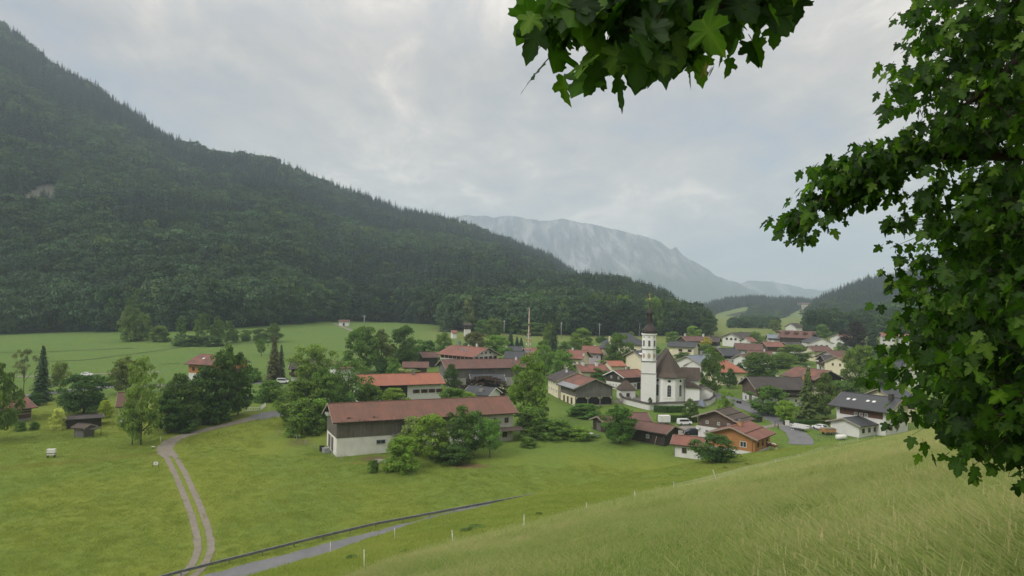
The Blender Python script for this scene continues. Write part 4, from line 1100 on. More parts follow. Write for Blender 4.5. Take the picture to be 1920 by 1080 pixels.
hs = house('farmhouse', 'weathered timber house on white ground floor, dark shingle roof, below the church', (1340.5, 770), (1371, 761), 7.5, 10.0, 21, 1.2, 1.3, 'shingle', 'white_plaster', 'weathered_wood', 3.0)
for s_ in (2.6, -.4): window(hs, 'L', s_, 4.1, .7, .7)
window(hs, 'L', -3.0, 4.0, .7, .9); window(hs, 'L', 2.6, 1.6, .8, 1.1, 'grey_paint'); rowwin(hs, 'F', 2, 1.6, .9, 1.1, .5)
mb = MB()
for yy in (-4.6, -2.4, 0.0, 2.4, 4.6):
    z_ = hs.zr - abs(yy) * hs.tan - .25; mb.box(-hs.L / 2 - 1.25, -hs.L / 2, yy - .09, yy + .09, z_ - .24, z_ - .01)
mb.build('purlin', M['verge_wood'], hs.root)
mb = MB(); 
for k in (.45, .8):
    yy = -(hs.W / 2 + 1.2) * k; z_ = hs.zr + yy * hs.tan
    mb.prism([(yy - .1, z_ - .1 * hs.tan + .0), (yy + .1, z_ + .1 * hs.tan), (yy + .1, z_ + .1 * hs.tan + .12), (yy - .1, z_ - .1 * hs.tan + .12)], -hs.L / 2 - 1.2, hs.L / 2 + 1.2)
mb.build('snow_guard', M['dark_wood'], hs.roof)
mb = MB(); mb.lathe([(.02, 0), (.3, .06), (.48, .16), (.5, .18)], 14); o = mb.build('satellite_dish', M['white_paint'], hs.root); o.location = (-hs.L / 2 - .5, hs.W / 2 - .1, 2.6); o.rotation_euler = (0, -math.pi / 2, .5)
timber_house = hs
hs = house('chalet', 'new orange timber chalet with red tiled roof and brick chimney at the slope foot', (1369, 802), (1405, 787), 6.0, 10.4, 19, 1.1, 1.2, 'red_tile', 'white_plaster', 'orange_wood', .9)
window(hs, 'L', -2.6, 2.3, 1.5, 1.3); window(hs, 'L', 1.8, 2.3, 1.5, 1.3); rowwin(hs, 'F', 3, 2.3, 1.0, 1.2, .6, frame='brown_paint')
chimney(hs, -1.5, -.6, 1.1, .8, 'ochre_paint', 'steel')
mb = MB(); mb.tube([(-hs.L / 2 - .12, -hs.W / 2 - .7, hs.he - .3), (-hs.L / 2 - .12, -hs.W / 2 + .5, hs.he - 1.0), (-hs.L / 2 - .12, -hs.W / 2 + .5, 0)], .05, 6); mb.build('downpipe', M['brown_paint'], hs.root)
mb = MB(); yy = -(hs.W / 2 + 1.1) * .52; z_ = hs.zr + yy * hs.tan
mb.prism([(yy - .12, z_ - .12 * hs.tan), (yy + .12, z_ + .12 * hs.tan), (yy + .12, z_ + .12 * hs.tan + .13), (yy - .12, z_ - .12 * hs.tan + .13)], -hs.L / 2 - 1.1, hs.L / 2 + 1.1); mb.build('snow_guard', M['brown_paint'], hs.roof)
mb = MB()
for yy in (-4.8, 0.0, 4.8):
    z_ = hs.zr - abs(yy) * hs.tan - .25; mb.box(-hs.L / 2 - 1.15, -hs.L / 2 - .05, yy - .09, yy + .09, z_ - .24, z_ - .01)
mb.build('purlin', M['verge_wood'], hs.root)
hs = house('garage', 'low white garage with red roof beside the dark bush', (1262, 814), (1324, 821), 4.2, 6.0, 22, .7, .8, 'red_tile', 'white_plaster', None, cat='garage')
window(hs, 'F', -.6, 1.5, 1.0, 1.1, 'brown_paint'); mb = MB(); mb.tube([(-hs.L / 2 + .1, -hs.W / 2 - .1, 2.4), (-hs.L / 2 + .1, -hs.W / 2 - .1, 0)], .06, 6); mb.build('downpipe', M['steel'], hs.root)

# ------------------------------------------------------------------ right: big house with skylights, its annex and neighbour
hs = house('house', 'big white house with dark roof, four skylights and brown timber band', (1580, 732), (1694, 749), 9.3, 11.5, 24, 1.5, 1.6, 'new_slate', 'white_plaster', None)
mb = MB(); mb.box(-hs.L / 2 + .9, hs.L / 2 - .7, -hs.W / 2 - .07, -hs.W / 2 + .1, 4.0, hs.he - .01); mb.build('timber_band', M['red_wood'], hs.root)
for x_, f in ((-4.6, .58), (-3.0, .58), (0.6, .55), (2.2, .55)): skylight(hs, x_, f, .9, 1.0)
chimney(hs, 5.6, -1.2, 1.2, 1.0, 'dark_tile', 'dark_tile')
for s_ in (-1.2, 0.2, 1.6): window(hs, 'F', s_, 4.5, .8, .9, off=.09)
for z_ in (5.0, 1.8):
    for s_ in (-3, 0): window(hs, 'R', s_, z_, 1.0, 1.4, 'brown_paint')
hs = house('garage', 'white double garage with dark roof in front of the big white house', (1580, 784.5), (1624, 777.5), 4.3, 7.8, 17, .9, .9, 'new_slate', 'white_plaster', None, cat='garage')
rowwin(hs, 'F', 3, 1.4, 1.0, 1.1, .6, frame='dark_wood')
hs = house('house', 'cream gabled house with dark roof behind the big white house', (1645, 728.5), (1692, 727), 9.0, 10, 24, 1, 1, 'new_slate', 'cream_plaster', None)
mb = MB(); mb.tube([(-2, 1, hs.zr - 1), (-2, 1, hs.zr + 4.5)], .05, 5); mb.build('aerial_mast', M['steel'], hs.root); chimney(hs, 3, 0, 1.8, .8)

# ------------------------------------------------------------------ middle of the village
hs = house('farmhouse', 'old timber farmhouse with white base and long dark roof facing the church square', (1399, 706), (1508, 707), 8.4, 11.5, 25, 1.3, 1.3, 'dark_tile', 'white_plaster', 'weathered_wood', 2.6)
window(hs, 'L', 2.9, 1.3, 1.1, 1.2, 'grey_paint'); door(hs, 'L', -.6, 1.9, 2.2, 'grey_wood', .02); balcony(hs, 'F', -8, 8, 3.2, 1.2, 'dark_wood'); rowwin(hs, 'F', 6, 1.5, .9, 1.1); rowwin(hs, 'F', 6, 4.2, .9, 1.1, frame='brown_paint')
chimney(hs, 9, -1.4, 1.6, .9, 'ochre_paint'); chimney(hs, 0.8, .3, .7, .6)
hs = house('house', 'dark timber house on white base with reddish roof left of the tower', (1150, 695), (1197, 691), 6.6, 9.2, 22, .9, .9, 'patched_tile', 'white_plaster', 'dark_wood', 2.4, verge='white_paint')
rowwin(hs, 'L', 4, 1.4, .7, .7, .5); rowwin(hs, 'L', 2, 4.0, .8, .9, .4); rowwin(hs, 'F', 3, 1.4, .9, 1.2, .6); chimney(hs, 1.2, 0.2, .8, .9, 'grey_metal')
mb = MB(); mb.box(1.0, 3.6, -hs.W / 2 - .12, -hs.W / 2 + .1, 0, 2.3); mb.build('timber_door', M['dark_wood'], hs.root)
hs = house('house', 'cream house with red roof left of the big round tree', (1063, 655), (1102, 657.5), 9.2, 12, 24, 1, 1, 'red_tile', 'cream_plaster', None)
rowwin(hs, 'L', 3, 5, .9, 1.1, .5, shut='brown_paint'); rowwin(hs, 'L', 3, 2, .9, 1.1, .5, shut='brown_paint'); rowwin(hs, 'F', 4, 4.4, .9, 1.1); chimney(hs, -2, 0, .8); chimney(hs, 4, -4, .8, .7)
hs = house('house', 'red hipped roof house behind the cream house', (1092, 648), (1125, 649), 9.0, 11, 24, .9, .9, 'red_tile', 'violet_plaster', None, hip=(0, 1.5))
rowwin(hs, 'F', 3, 4.5, .9, 1.1, .6); chimney(hs, 1, .3, .8)
hs = house('house', 'low brown roofed house with two white chimneys', (1078, 684), (1134, 683), 6.0, 9.5, 22, .9, .9, 'patched_tile', 'cream_plaster', None)
chimney(hs, -3.2, -.6, 1.5, .8); chimney(hs, 2.2, -1.2, 1.6, .9); rowwin(hs, 'F', 4, 1.7, .9, 1.1)
house('house', 'small house with orange roof under the big round tree', (1136, 676.5), (1166, 676), 5.6, 8, 22, .7, .7, 'orange_tile', 'cream_plaster', None)
hs = house('school', 'cream schoolhouse with steep dark hipped roof and finial', (1164, 623.5), (1178, 624), 13.5, 15, 32, .8, .8, 'slate_tile', 'cream_plaster', None, hip=(9, 9), cat='school')
rowwin(hs, 'F', 6, 5.6, 1.1, 1.5); rowwin(hs, 'F', 6, 2.2, 1.1, 1.5); rowwin(hs, 'L', 3, 5.6, 1.1, 1.5)
mb = MB(); mb.tube([(0, 0, hs.zr), (0, 0, hs.zr + 3)], [.08, .03], 6); mb.build('finial', M['steel'], hs.roof)
hs = house('stair_tower', 'slim cream tower wing left of the schoolhouse', (1135, 643), (1140, 643), 10.5, 6.5, 30, .5, .5, 'slate_tile', 'cream_plaster', None, hip=(3, 3), cat='tower')
for z_ in (6.8, 4): rowwin(hs, 'F', 2, z_, .8, 1.0, .4)
chimney(hs, 2.5, 0, 3.0, 2.2, 'cream_plaster', 'slate_tile')
hs = house('chalet', 'chalet with dark roof and timber balconies just left of the tower', (1186, 658), (1222, 656), 9.0, 11, 24, 1.2, 1, 'slate_tile', 'cream_plaster', None)
balcony(hs, 'F', -6, 3, 5.0, 1.1, 'light_wood'); rowwin(hs, 'F', 4, 5.9, 1, 1.3, .7, frame='brown_paint'); rowwin(hs, 'F', 4, 2.2, 1, 1.4, .7, shut='brown_paint')
skylight(hs, -3.4, .5, 2.0, 1.4)
hs = house('house', 'cream house with dark grey roof right of the tower', (1256, 639), (1309, 642.5), 8.6, 10.5, 20, 1.0, 1.0, 'slate_tile', 'cream_plaster', None)
for s_ in (-.5, 4.0): window(hs, 'F', s_, 4.6, 1.8, 1.2, 'brown_paint'); window(hs, 'F', s_ - 1, 1.6, 1.2, 1.5, 'brown_paint')
rowwin(hs, 'L', 2, 4.6)
hs = house('house', 'brown roofed house behind the cream house right of the tower', (1277, 630), (1328, 630), 8.6, 11, 22, 1, 1, 'brown_tile', 'white_plaster', 'brown_wood', 3)
chimney(hs, -6, 0, 1.3, .7); chimney(hs, 5, -.5, 1.4, .8)
hs = house('house', 'dark gabled house beside the yellow leafed tree', (1330, 631), (1351, 632), 8.0, 9, 26, 1, 1, 'dark_tile', 'white_plaster', 'dark_wood', 3); rowwin(hs, 'R', 2, 2, .9, 1.1)
hs = house('house', 'house with blue grey solar roof behind the church nave', (1286, 669), (1330, 661), 8.5, 12, 26, .8, .8, 'blue_metal', 'white_plaster', None); chimney(hs, 3, -.3, 1.3, 1.0, 'stone')
hs = house('house', 'white gabled house with red roof left of the tall tree by the church', (1302, 677), (1322, 669), 7.0, 8.5, 27, .4, .4, 'orange_tile', 'white_plaster', None)
hs = house('house', 'house with bright orange hipped roof right of the tall tree by the church', (1352, 675.5), (1363, 675.5), 8.6, 12, 30, 1.0, 1.0, 'orange_tile', 'cream_plaster', None, hip=(5, 5)); rowwin(hs, 'F', 3, 2, 1, 1.2)
hs = house('house', 'house with dark slate gable left of the twin brown roofs', (1344, 653), (1379, 652.5), 7.6, 10, 28, 1, 1, 'slate_tile', 'white_plaster', 'dark_wood', 3); rowwin(hs, 'R', 2, 2.0); rowwin(hs, 'F', 3, 2.0, .9, 1.1, .6)
hs = house('house', 'house with broad brown red roof left of the far red roofs', (1377, 643), (1429, 645), 8.6, 12, 22, 1.1, 1.1, 'brown_tile', 'white_plaster', None); rowwin(hs, 'F', 4, 4.4, 1, 1.2); rowwin(hs, 'L', 2, 4.4, 1, 1.2); chimney(hs, 0, .2, .9)
hs = house('house', 'white house with brown roof and dark right gable above the broad dark tree', (1401, 656.5), (1448, 659), 8.4, 11, 23, 1.1, 1.1, 'brown_tile', 'white_plaster', 'dark_wood', 5.2); rowwin(hs, 'F', 4, 4.0, 1.2, 1.3); rowwin(hs, 'R', 2, 4.0, 1, 1.2); chimney(hs, 2, 0, .8)
hs = house('house', 'small white wing with reddish roof and arched opening', (1387, 664), (1404, 663), 7.2, 8, 24, .8, .8, 'brown_tile', 'white_plaster', None); rowwin(hs, 'F', 2, 2.4, 1.0, 1.6, .5, frame='brown_paint')
hs = house('house', 'white gabled house with long dark roof in the far meadow', (1369, 624.5), (1412, 622.5), 8.2, 12, 22, 1.2, 1.2, 'dark_tile', 'white_plaster', None); rowwin(hs, 'L', 3, 4.4, 1.4, 1.3, .5, frame='brown_paint')
house('house', 'small far house with faded red roof', (1396, 632), (1410, 632), 7.5, 9, 25, .8, .8, 'red_tile', 'white_plaster', None)
hs = house('house', 'far house with pale blue grey roof and white walls', (1437, 626), (1465, 627), 8.6, 11, 22, .8, .8, 'blue_metal', 'white_plaster', None); rowwin(hs, 'F', 3, 3); rowwin(hs, 'R', 2, 4)
hs = house('hotel', 'long dark timber hotel with small dormers at the far village edge', (1466, 618.5), (1527, 622), 11.5, 15, 24, 1.2, 1.2, 'brown_tile', 'white_plaster', 'brown_wood', 2.8, cat='hotel')
balcony(hs, 'F', -14, 14, 3.4, 1.2, 'dark_wood'); balcony(hs, 'F', -14, 14, 5.8, 1.2, 'dark_wood')
for i in range(5):
    mb = MB(); mb.prism([(-1.1, 0), (1.1, 0), (1.1, .9), (0, 1.5), (-1.1, .9)], -1.6, 1.2, 0, 'y'); o = mb.build('dormer', [M['brown_tile']], hs.roof); o.location = (-10 + i * 5, -3.5, hs.zr - 3.6 * hs.tan - .1)
hs = house('house', 'far house with bright red roof in front of the timber hotel', (1429, 640.5), (1464, 641), 7.8, 10, 22, .9, .9, 'red_tile', 'white_plaster', 'brown_wood', 2.8); chimney(hs, .6, 0, .8)
hs = house('house', 'dark roofed house right of the bright red roof', (1467, 641), (1497, 640.5), 7.8, 10, 22, .9, .9, 'dark_tile', 'white_plaster', 'brown_wood', 2.8); rowwin(hs, 'F', 3, 1.6)
hs = house('house', 'white house with rounded gable beside the far street', (1541, 634.5), (1524, 629.5), 9.6, 12, 24, .5, .5, 'slate_tile', 'white_plaster', None); rowwin(hs, 'L', 3, 5.2, 1.2, 1.2, .45, frame='grey_paint'); rowwin(hs, 'L', 3, 2.2, 1.2, 1.2, .45, frame='grey_paint')
hs = house('house', 'house with brown roof and cream wall below the white rounded gable', (1514, 648.5), (1552, 648.5), 7.4, 10, 22, .9, .9, 'brown_tile', 'cream_plaster', None); rowwin(hs, 'F', 4, 2.8)
hs = house('house', 'dark roofed house with white left gable and small skylights', (1548, 657.5), (1588, 657), 9.2, 13.5, 23, 1.1, 1.1, 'brown_tile', 'white_plaster', None); [skylight(hs, x_, .5) for x_ in (2, 4, 6)]
hs = house('chalet', 'small dark timber chalet in front of the white left gable', (1538, 665.5), (1562, 666), 7.6, 9, 24, 1, 1, 'dark_tile', 'white_plaster', 'dark_wood', 3); rowwin(hs, 'L', 2, 1.6, 1, 1.3, .5, frame='brown_paint'); balcony(hs, 'L', -4, 4, 3.4)
hs = house('house', 'tall yellow house with reddish roof beside the big trees', (1567, 669), (1590, 665), 9.6, 9.5, 27, .8, .8, 'red_tile', 'cream_plaster', None); rowwin(hs, 'L', 2, 6.2, .8, 1.1, .3, frame='verge_wood'); rowwin(hs, 'L', 2, 3.2, .8, 1.1, .45, frame='verge_wood')
hs = house('house', 'house with mottled orange brown roof and dark right gable', (1492, 685.5), (1557, 696.5), 8.0, 12.5, 23, 1.2, 1.2, 'patched_tile', 'cream_plaster', 'dark_wood', 2.6); chimney(hs, -2, 0.3, .9, .6); rowwin(hs, 'F', 4, 1.5)
hs = house('house', 'white house half hidden behind the maple leaves', (1668, 672), (1712, 678), 10, 12, 24, 1, 1, 'slate_tile', 'white_plaster', None); rowwin(hs, 'F', 4, 5, 1, 1.2); rowwin(hs, 'F', 4, 2, 1, 1.2)
hs = house('house', 'far white house with red roof, left one of the pair before the leafy hillside', (1650, 623), (1678, 624), 8.5, 11, 22, 1, 1, 'red_tile', 'white_plaster', None); rowwin(hs, 'F', 3, 3.6, 1.6, 1.2, frame='brown_paint')
hs = house('house', 'far white house with red roof, right one of the pair before the leafy hillside', (1683, 625.5), (1710, 626.5), 8.5, 11, 22, 1, 1, 'red_tile', 'white_plaster', None); rowwin(hs, 'F', 3, 3.6, 1.6, 1.2, frame='brown_paint')
hs = house('house', 'small far house with red roof beside the copper beech', (1568, 626.5), (1584, 626), 8, 10, 22, .8, .8, 'red_tile', 'white_plaster', None); rowwin(hs, 'F', 2, 3.6, 1.2, 1.2, .5)
house('house', 'far house with red roof seen through the maple leaves', (1740, 633), (1790, 634), 8.5, 11, 22, 1, 1, 'red_tile', 'white_plaster', None)
hs = house('house', 'grey roofed house behind the maypole', (950, 649), (978, 649), 8, 11, 22, .8, .8, 'slate_tile', 'white_plaster', None, verge='white_paint'); rowwin(hs, 'R', 2, 4)
hs = house('house', 'house with long dark slate roof left of the maypole', (948, 658), (988, 659), 7.5, 11, 24, .9, .9, 'slate_tile', 'white_plaster', 'brown_wood', 2.6); rowwin(hs, 'F', 3, 1.5)
hs = house('house', 'reddish roofed house right of the maypole', (982, 652), (1010, 652), 8, 10, 23, .8, .8, 'red_tile', 'white_plaster', None); rowwin(hs, 'F', 3, 3)
# far little buildings
hs = house('chapel', 'tiny white chapel with brown roof at the forest edge above the meadow', (636, 599), (656, 600), 4.4, 5, 26, .4, .4, 'brown_tile', 'white_plaster', None, cat='chapel'); door(hs, 'F', 0, 1.2, 1.9, 'dark_wood', .02)
hs = house('chapel', 'tiny wayside chapel with red roof among far trees', (846, 619), (856, 619), 5.0, 5, 30, .4, .4, 'red_tile', 'white_plaster', None, cat='chapel')
hs = house('farmhouse', 'tiny far white farm below the pale green clearing', (1481, 606), (1496, 606), 9, 12, 22, .8, .8, 'dark_tile', 'white_plaster', None)
# the building on the pass between the far hills
def on_ridge(key, px, py):
    prof, u0, u1 = RIDGES[key]; u, e = ray(px, py)
    ts = np.linspace(0, 1, 800); P = prof(np.full(800, u), ts)
    k = np.argmin(np.abs(P[:, 2] / P[:, 1] - e)); return Vector(P[k])
q = on_ridge('wooded_hill', 1507, 580)
hs = house('castle', 'tiny pale castle like building high between the far hills', None, None, 16, 16, 25, 1, 1, 'brown_tile', 'cream_plaster', None, cat='castle', P=(q + Vector((-16, 0, 16)), q + Vector((16, 4, 16)))); rowwin(hs, 'F', 4, 6, 1.6, 2)
q = on_ridge('forest_mountain', 447, 300)
hs = house('mountain_hut', 'tiny mountain hut on the forest ridge against the sky', None, None, 13, 12, 22, 1.5, 1, 'dark_tile', 'cream_plaster', None, cat='hut', P=(q + Vector((-10, 0, 20)), q + Vector((10, 3, 20)))); rowwin(hs, 'F', 3, 9, 1.6, 1.6)
# ------------------------------------------------------------------ the church
base = G(1258, 757.5); base = Vector((base.x, base.y, z_at(base.x, base.y)))
apex_p = Vector((base.x + .3, base.y + 5.2, 0))
nd = Vector((0.17, 0.985, 0)).normalized()        # the nave runs back from the choir
ch = empty('church', (apex_p.x, apex_p.y, base.z), math.atan2(nd.y, nd.x) - math.pi / 2, 'white baroque village church with dark shingled choir roof', 'church')
# local frame: +y runs back along the nave, the polygonal choir faces -y
r_ = 5.2
def poly_pts(r, y1): 
    a = [(-r, y1), (-r, -.9), (-r * .36, -4.9), (r * .36, -4.9), (r, -.9), (r, y1)]
    return a
HW = 8.3
mb = MB(); mb.prism(poly_pts(r_, 19), -.6, HW, 0, 'z'); mb.build('wall', M['church_white'], ch)
# pilasters, base and cornice
mb = MB()
pp = poly_pts(r_, 19)
for i in (1, 2, 3, 4):
    x_, y_ = pp[i]; n_ = Vector((x_, y_ + .5, 0)).normalized()
    for k in (-1, 1):
        tdir = (Vector(pp[i + k]) - Vector(pp[i])).normalized(); c_ = Vector(pp[i]) + tdir * .45
        nn = Vector((tdir.y, -tdir.x)) * (1 if (tdir.y * x_ - tdir.x * (y_ + .5)) > 0 else -1)
        q = [c_ - tdir * .42 - nn * .1, c_ + tdir * .38 - nn * .1, c_ + tdir * .38 + nn * .11, c_ - tdir * .42 + nn * .11]
        mb.prism([(a.x, a.y) for a in q], -.5, HW - .55 - .004 * i - .002 * k, 0, 'z')
mb.build('pilaster', M['church_white'], ch)
mb = MB(); mb.prism(poly_pts(r_ + .28, 19.05), HW - .5, HW + .02, 0, 'z'); mb.prism([(a * 1.0, b) for a, b in poly_pts(r_ + .14, 19.03)], -.6, .55, 0, 'z'); mb.build('cornice', M['church_white'], ch)
# roof: hipped over the choir, ridge along the nave
ez, rz_, o_ = HW + .03, 16.6, .75
ev = [(-r_ - o_, 19.6), (-r_ - o_, -1.2), (-r_ * .36 - .3, -5.7), (r_ * .36 + .3, -5.7), (r_ + o_, -1.2), (r_ + o_, 19.6)]
mb = MB(); A = (0, 0.3, rz_); B = (0, 19.6, rz_)
def mid3(p, q, f, sag): return tuple(p[i] + (q[i] - p[i]) * f - (sag if i == 2 else 0) for i in range(3))
def flank(p0, p1, top0, top1):
    """one roof face with the slight flare at the eaves"""
    a0, a1 = (*p0, ez), (*p1, ez)
    b0, b1 = mid3(a0, top0, .22, .55), mid3(a1, top1, .22, .55)
    mb.face([a0, a1, b1, b0])
    if top0 == top1: mb.face([b0, b1, top0])
    else: mb.face([b0, b1, top1, top0])
flank(ev[0], ev[1], B, A)
for i in range(1, 4): flank(ev[i], ev[i + 1], A, A)
flank(ev[4], ev[5], A, B)
mb.face([(*p, ez) for p in ev][::-1], 1); mb.face([(*ev[5], ez), B, (*ev[0], ez)], 1)
mb.build('roof', [M['shingle'], M['dark_wood']], ch)
mb = MB(); mb.prism([(a * 1.005, b * 1.003) for a, b in ev], ez - .16, ez - .004, 0, 'z'); mb.build('eave_board', M['dark_wood'], ch)
# choir windows: tall round-headed ones and small round ones above
def arch_window(parent, c_, nrm, w, z0, z1, nm='window'):
    t = Vector((-nrm.y, nrm.x, 0)); rot = math.atan2(nrm.y, nrm.x) + math.pi / 2
    pts = [(-w / 2, z0), (w / 2, z0), (w / 2, z1 - w / 2)] + [(w / 2 * math.cos(a), z1 - w / 2 + w / 2 * math.sin(a)) for a in np.linspace(.3, math.pi - .3, 6)] + [(-w / 2, z1 - w / 2)]
    big = [(a * 1.32, z0 - .22 if i < 2 else b + (.14 if b > z1 - w / 2 else 0)) for i, (a, b) in enumerate(pts)]
    f = MB(); f.prism(big, -.07, .05, 0, 'y'); f.box(-w * .78, w * .78, -.16, .04, z0 - .42, z0 - .222)
    o = f.build(nm, M['church_white'], parent); o.location = (c_.x, c_.y, 0); o.rotation_euler = (0, 0, rot)
    g_ = MB(); g_.prism(pts, -.085, .04, 0, 'y'); g_.build('pane', M['window_glass'], o)
    bar = MB(); bar.box(-.04, .04, -.10, -.05, z0, z1 - .1)
    for z_ in np.arange(z0 + .8, z1 - .4, .9): bar.box(-w / 2, w / 2, -.098, -.06, z_, z_ + .05)
    bar.build('glazing_bar', M['grey_paint'], o)
def round_window(parent, c_, nrm, r, z):
    rot = math.atan2(nrm.y, nrm.x) + math.pi / 2
    e = lambda k: [(k * r * 1.25 * math.cos(a), z + k * r * math.sin(a)) for a in np.linspace(0, 2 * math.pi, 15)[:-1]]
    f = MB(); f.prism(e(1.45), -.06, .04, 0, 'y'); o = f.build('round_window', M['church_white'], parent); o.location = (c_.x, c_.y, 0); o.rotation_euler = (0, 0, rot)
    g_ = MB(); g_.prism(e(1.0), -.075, .03, 0, 'y'); g_.build('pane', M['window_glass'], o)
for i in (1, 2, 3):
    a, b = Vector(pp[i]), Vector(pp[i + 1]); m_ = (a + b) / 2; t = (b - a).normalized(); nrm = Vector((t.y, -t.x, 0))
    if nrm.y > 0 and i == 2: nrm = -nrm
    if nrm.dot(Vector((m_.x, m_.y + .5, 0))) < 0: nrm = -nrm
    arch_window(ch, Vector((m_.x, m_.y, 0)), nrm, 1.15, 2.2, 5.9); round_window(ch, Vector((m_.x, m_.y, 0)), nrm, .42, 7.1)
for yy in (4, 9, 14): arch_window(ch, Vector((r_, yy, 0)), Vector((1, 0, 0)), 1.15, 2.4, 6.0)
# sacristy and side roofs on the right
mb = MB(); mb.box(r_ + .02, r_ + 4.4, -2.3, 4.6, -.6, 5.2); mb.build('sacristy_wall', M['church_white'], ch)
mb = MB(); mb.face([(r_ + .03, -2.8, 7.6), (r_ + 4.9, -2.8, 5.1), (r_ + 4.9, 5, 5.1), (r_ + .03, 5, 7.6)]); mb.face([(r_ + .03, -2.8, 5.0), (r_ + 4.9, -2.8, 5.0), (r_ + 4.9, 5, 5.0), (r_ + .03, 5, 5.0)][::-1]); mb.face([(r_ + .03, -2.8, 7.6), (r_ + .03, -2.8, 5.0), (r_ + 4.9, -2.8, 5.0), (r_ + 4.9, -2.8, 5.1)]); mb.face([(r_ + 4.9, -2.8, 5.1), (r_ + 4.9, -2.8, 5.0), (r_ + 4.9, 5, 5.0), (r_ + 4.9, 5, 5.1)]); mb.build('sacristy_roof', M['shingle'], ch)
mb = MB(); mb.box(r_ + .02, r_ + 5.2, 8, 15, -.6, 6.5); mb.build('porch_wall', M['church_white'], ch)
mb = MB(); mb.prism([(7.3, 6.5), (15.7, 6.5), (11.5, 10.4)], r_ - .5, r_ + 5.8); mb.build('porch_roof', M['shingle'], ch)
# tower
tp = G(1217.5, 754.5); inv = Matrix.Rotation(-ch.rotation_euler.z, 3, 'Z')
tw = inv @ (Vector((tp.x, tp.y + 1.9, 0)) - Vector((ch.location.x, ch.location.y, 0)))
a_ = 2.36
def sq(r): return [(tw.x - r, tw.y - r), (tw.x + r, tw.y - r), (tw.x + r, tw.y + r), (tw.x - r, tw.y + r)]
def octo(r):
    k = r * 0.50
    return [(tw.x + a, tw.y + b) for a, b in ((-k, -r), (k, -r), (r, -k), (r, k), (k, r), (-k, r), (-r, k), (-r, -k))]
h1, h2, h3 = 9.2, 13.1, 21.6
mb = MB(); mb.prism(sq(a_), -.6, h1, 0, 'z'); mb.prism(sq(a_ - .12), h1 + .18, h2, 0, 'z'); mb.prism(octo(a_ - .2), h2 + .2, h3, 0, 'z'); mb.build('tower_wall', M['church_white'], ch)
mb = MB(); mb.prism(sq(a_ + .14), h1, h1 + .18, 0, 'z'); mb.prism(sq(a_ + .12), h2, h2 + .2, 0, 'z'); mb.prism(octo(a_ + .06), 17.0, 17.2, 0, 'z'); mb.build('cornice', M['grey_metal'], ch)
mb = MB(); mb.prism(octo(a_ + .1), h3, h3 + .35, 0, 'z'); mb.build('cornice', M['church_white'], ch)
for k, nrm in ((0, Vector((0, -1, 0))), (1, Vector((.707, -.707, 0))), (2, Vector((1, 0, 0))), (3, Vector((-.707, -.707, 0))), (4, Vector((-1, 0, 0)))):
    rr = a_ - .2 if k in (0, 2, 4) else (a_ - .2) * 1.06
    c_ = Vector((tw.x, tw.y, 0)) + nrm * rr
    rot = math.atan2(nrm.y, nrm.x) + math.pi / 2
    f = MB(); f.box(-.5, .5, -.06, .04, 17.75, 20.0); o = f.build('belfry_window', M['church_white'], ch); o.location = c_; o.rotation_euler = (0, 0, rot)
    g_ = MB(); g_.box(-.34, .34, -.085, .03, 17.95, 19.8); g_.build('louvre', M['dark_hollow'], o)
    sl = MB()
    for z_ in np.arange(18.1, 19.8, .3): sl.box(-.34, .34, -.11, -.06, z_, z_ + .1)
    sl.build('slat', M['grey_paint'], o)
    f = MB(); e = [(.5 * math.cos(a), 14.9 + .85 * math.sin(a)) for a in np.linspace(0, 6.28319, 15)[:-1]]
    f.prism(e, -.055, .03, 0, 'y'); o = f.build('painted_panel', M['light_wood'] if k != 9 else M['grey_plaster'], ch); o.location = c_; o.rotation_euler = (0, 0, rot)
    f = MB(); f.box(-.3, .3, -.05, .03, 20.7, 21.1); o = f.build('round_opening', M['grey_plaster'], ch); o.location = c_; o.rotation_euler = (0, 0, rot)
prof = [(2.2, h3 + .36), (2.3, h3 + .6), (2.42, h3 + .95), (2.4, h3 + 1.35), (2.15, h3 + 1.85), (1.7, h3 + 2.4), (1.2, h3 + 2.9), (.9, h3 + 3.4), (.85, h3 + 4.4)]
mb = MB(); mb.lathe(prof, 8, 0, False, tw.x, tw.y, math.pi / 8); mb.build('onion_dome', M['copper_sheet'], ch)
mb = MB(); mb.lathe([(.74, h3 + 4.4), (.74, h3 + 6.3)], 8, 0, False, tw.x, tw.y, math.pi / 8)
for k in range(8):
    a = k * math.pi / 4; mb.box(tw.x + .76 * math.cos(a) - .1, tw.x + .76 * math.cos(a) + .1, tw.y + .76 * math.sin(a) - .1, tw.y + .76 * math.sin(a) + .1, h3 + 3.9, h3 + 6.32)
mb.build('lantern', M['copper_sheet'], ch)
p2 = [(.85, h3 + 6.3), (1.02, h3 + 6.6), (1.08, h3 + 7.0), (.9, h3 + 7.6), (.5, h3 + 8.2), (.2, h3 + 8.9), (.09, h3 + 10.2)]
mb = MB(); mb.lathe(p2, 8, 0, False, tw.x, tw.y, math.pi / 8); mb.build('onion_dome', M['copper_sheet'], ch)
mb = MB(); mb.tube([(tw.x, tw.y, h3 + 10), (tw.x, tw.y, h3 + 13.6)], [.07, .05], 6); mb.lathe([(.05, h3 + 11.0), (.28, h3 + 11.2), (.33, h3 + 11.4), (.2, h3 + 11.65), (.05, h3 + 11.75)], 10, 0, True, tw.x, tw.y); mb.box(tw.x - .5, tw.x + .5, tw.y - .05, tw.y + .05, h3 + 12.8, h3 + 12.93); mb.build('cross', M['gold'], ch)
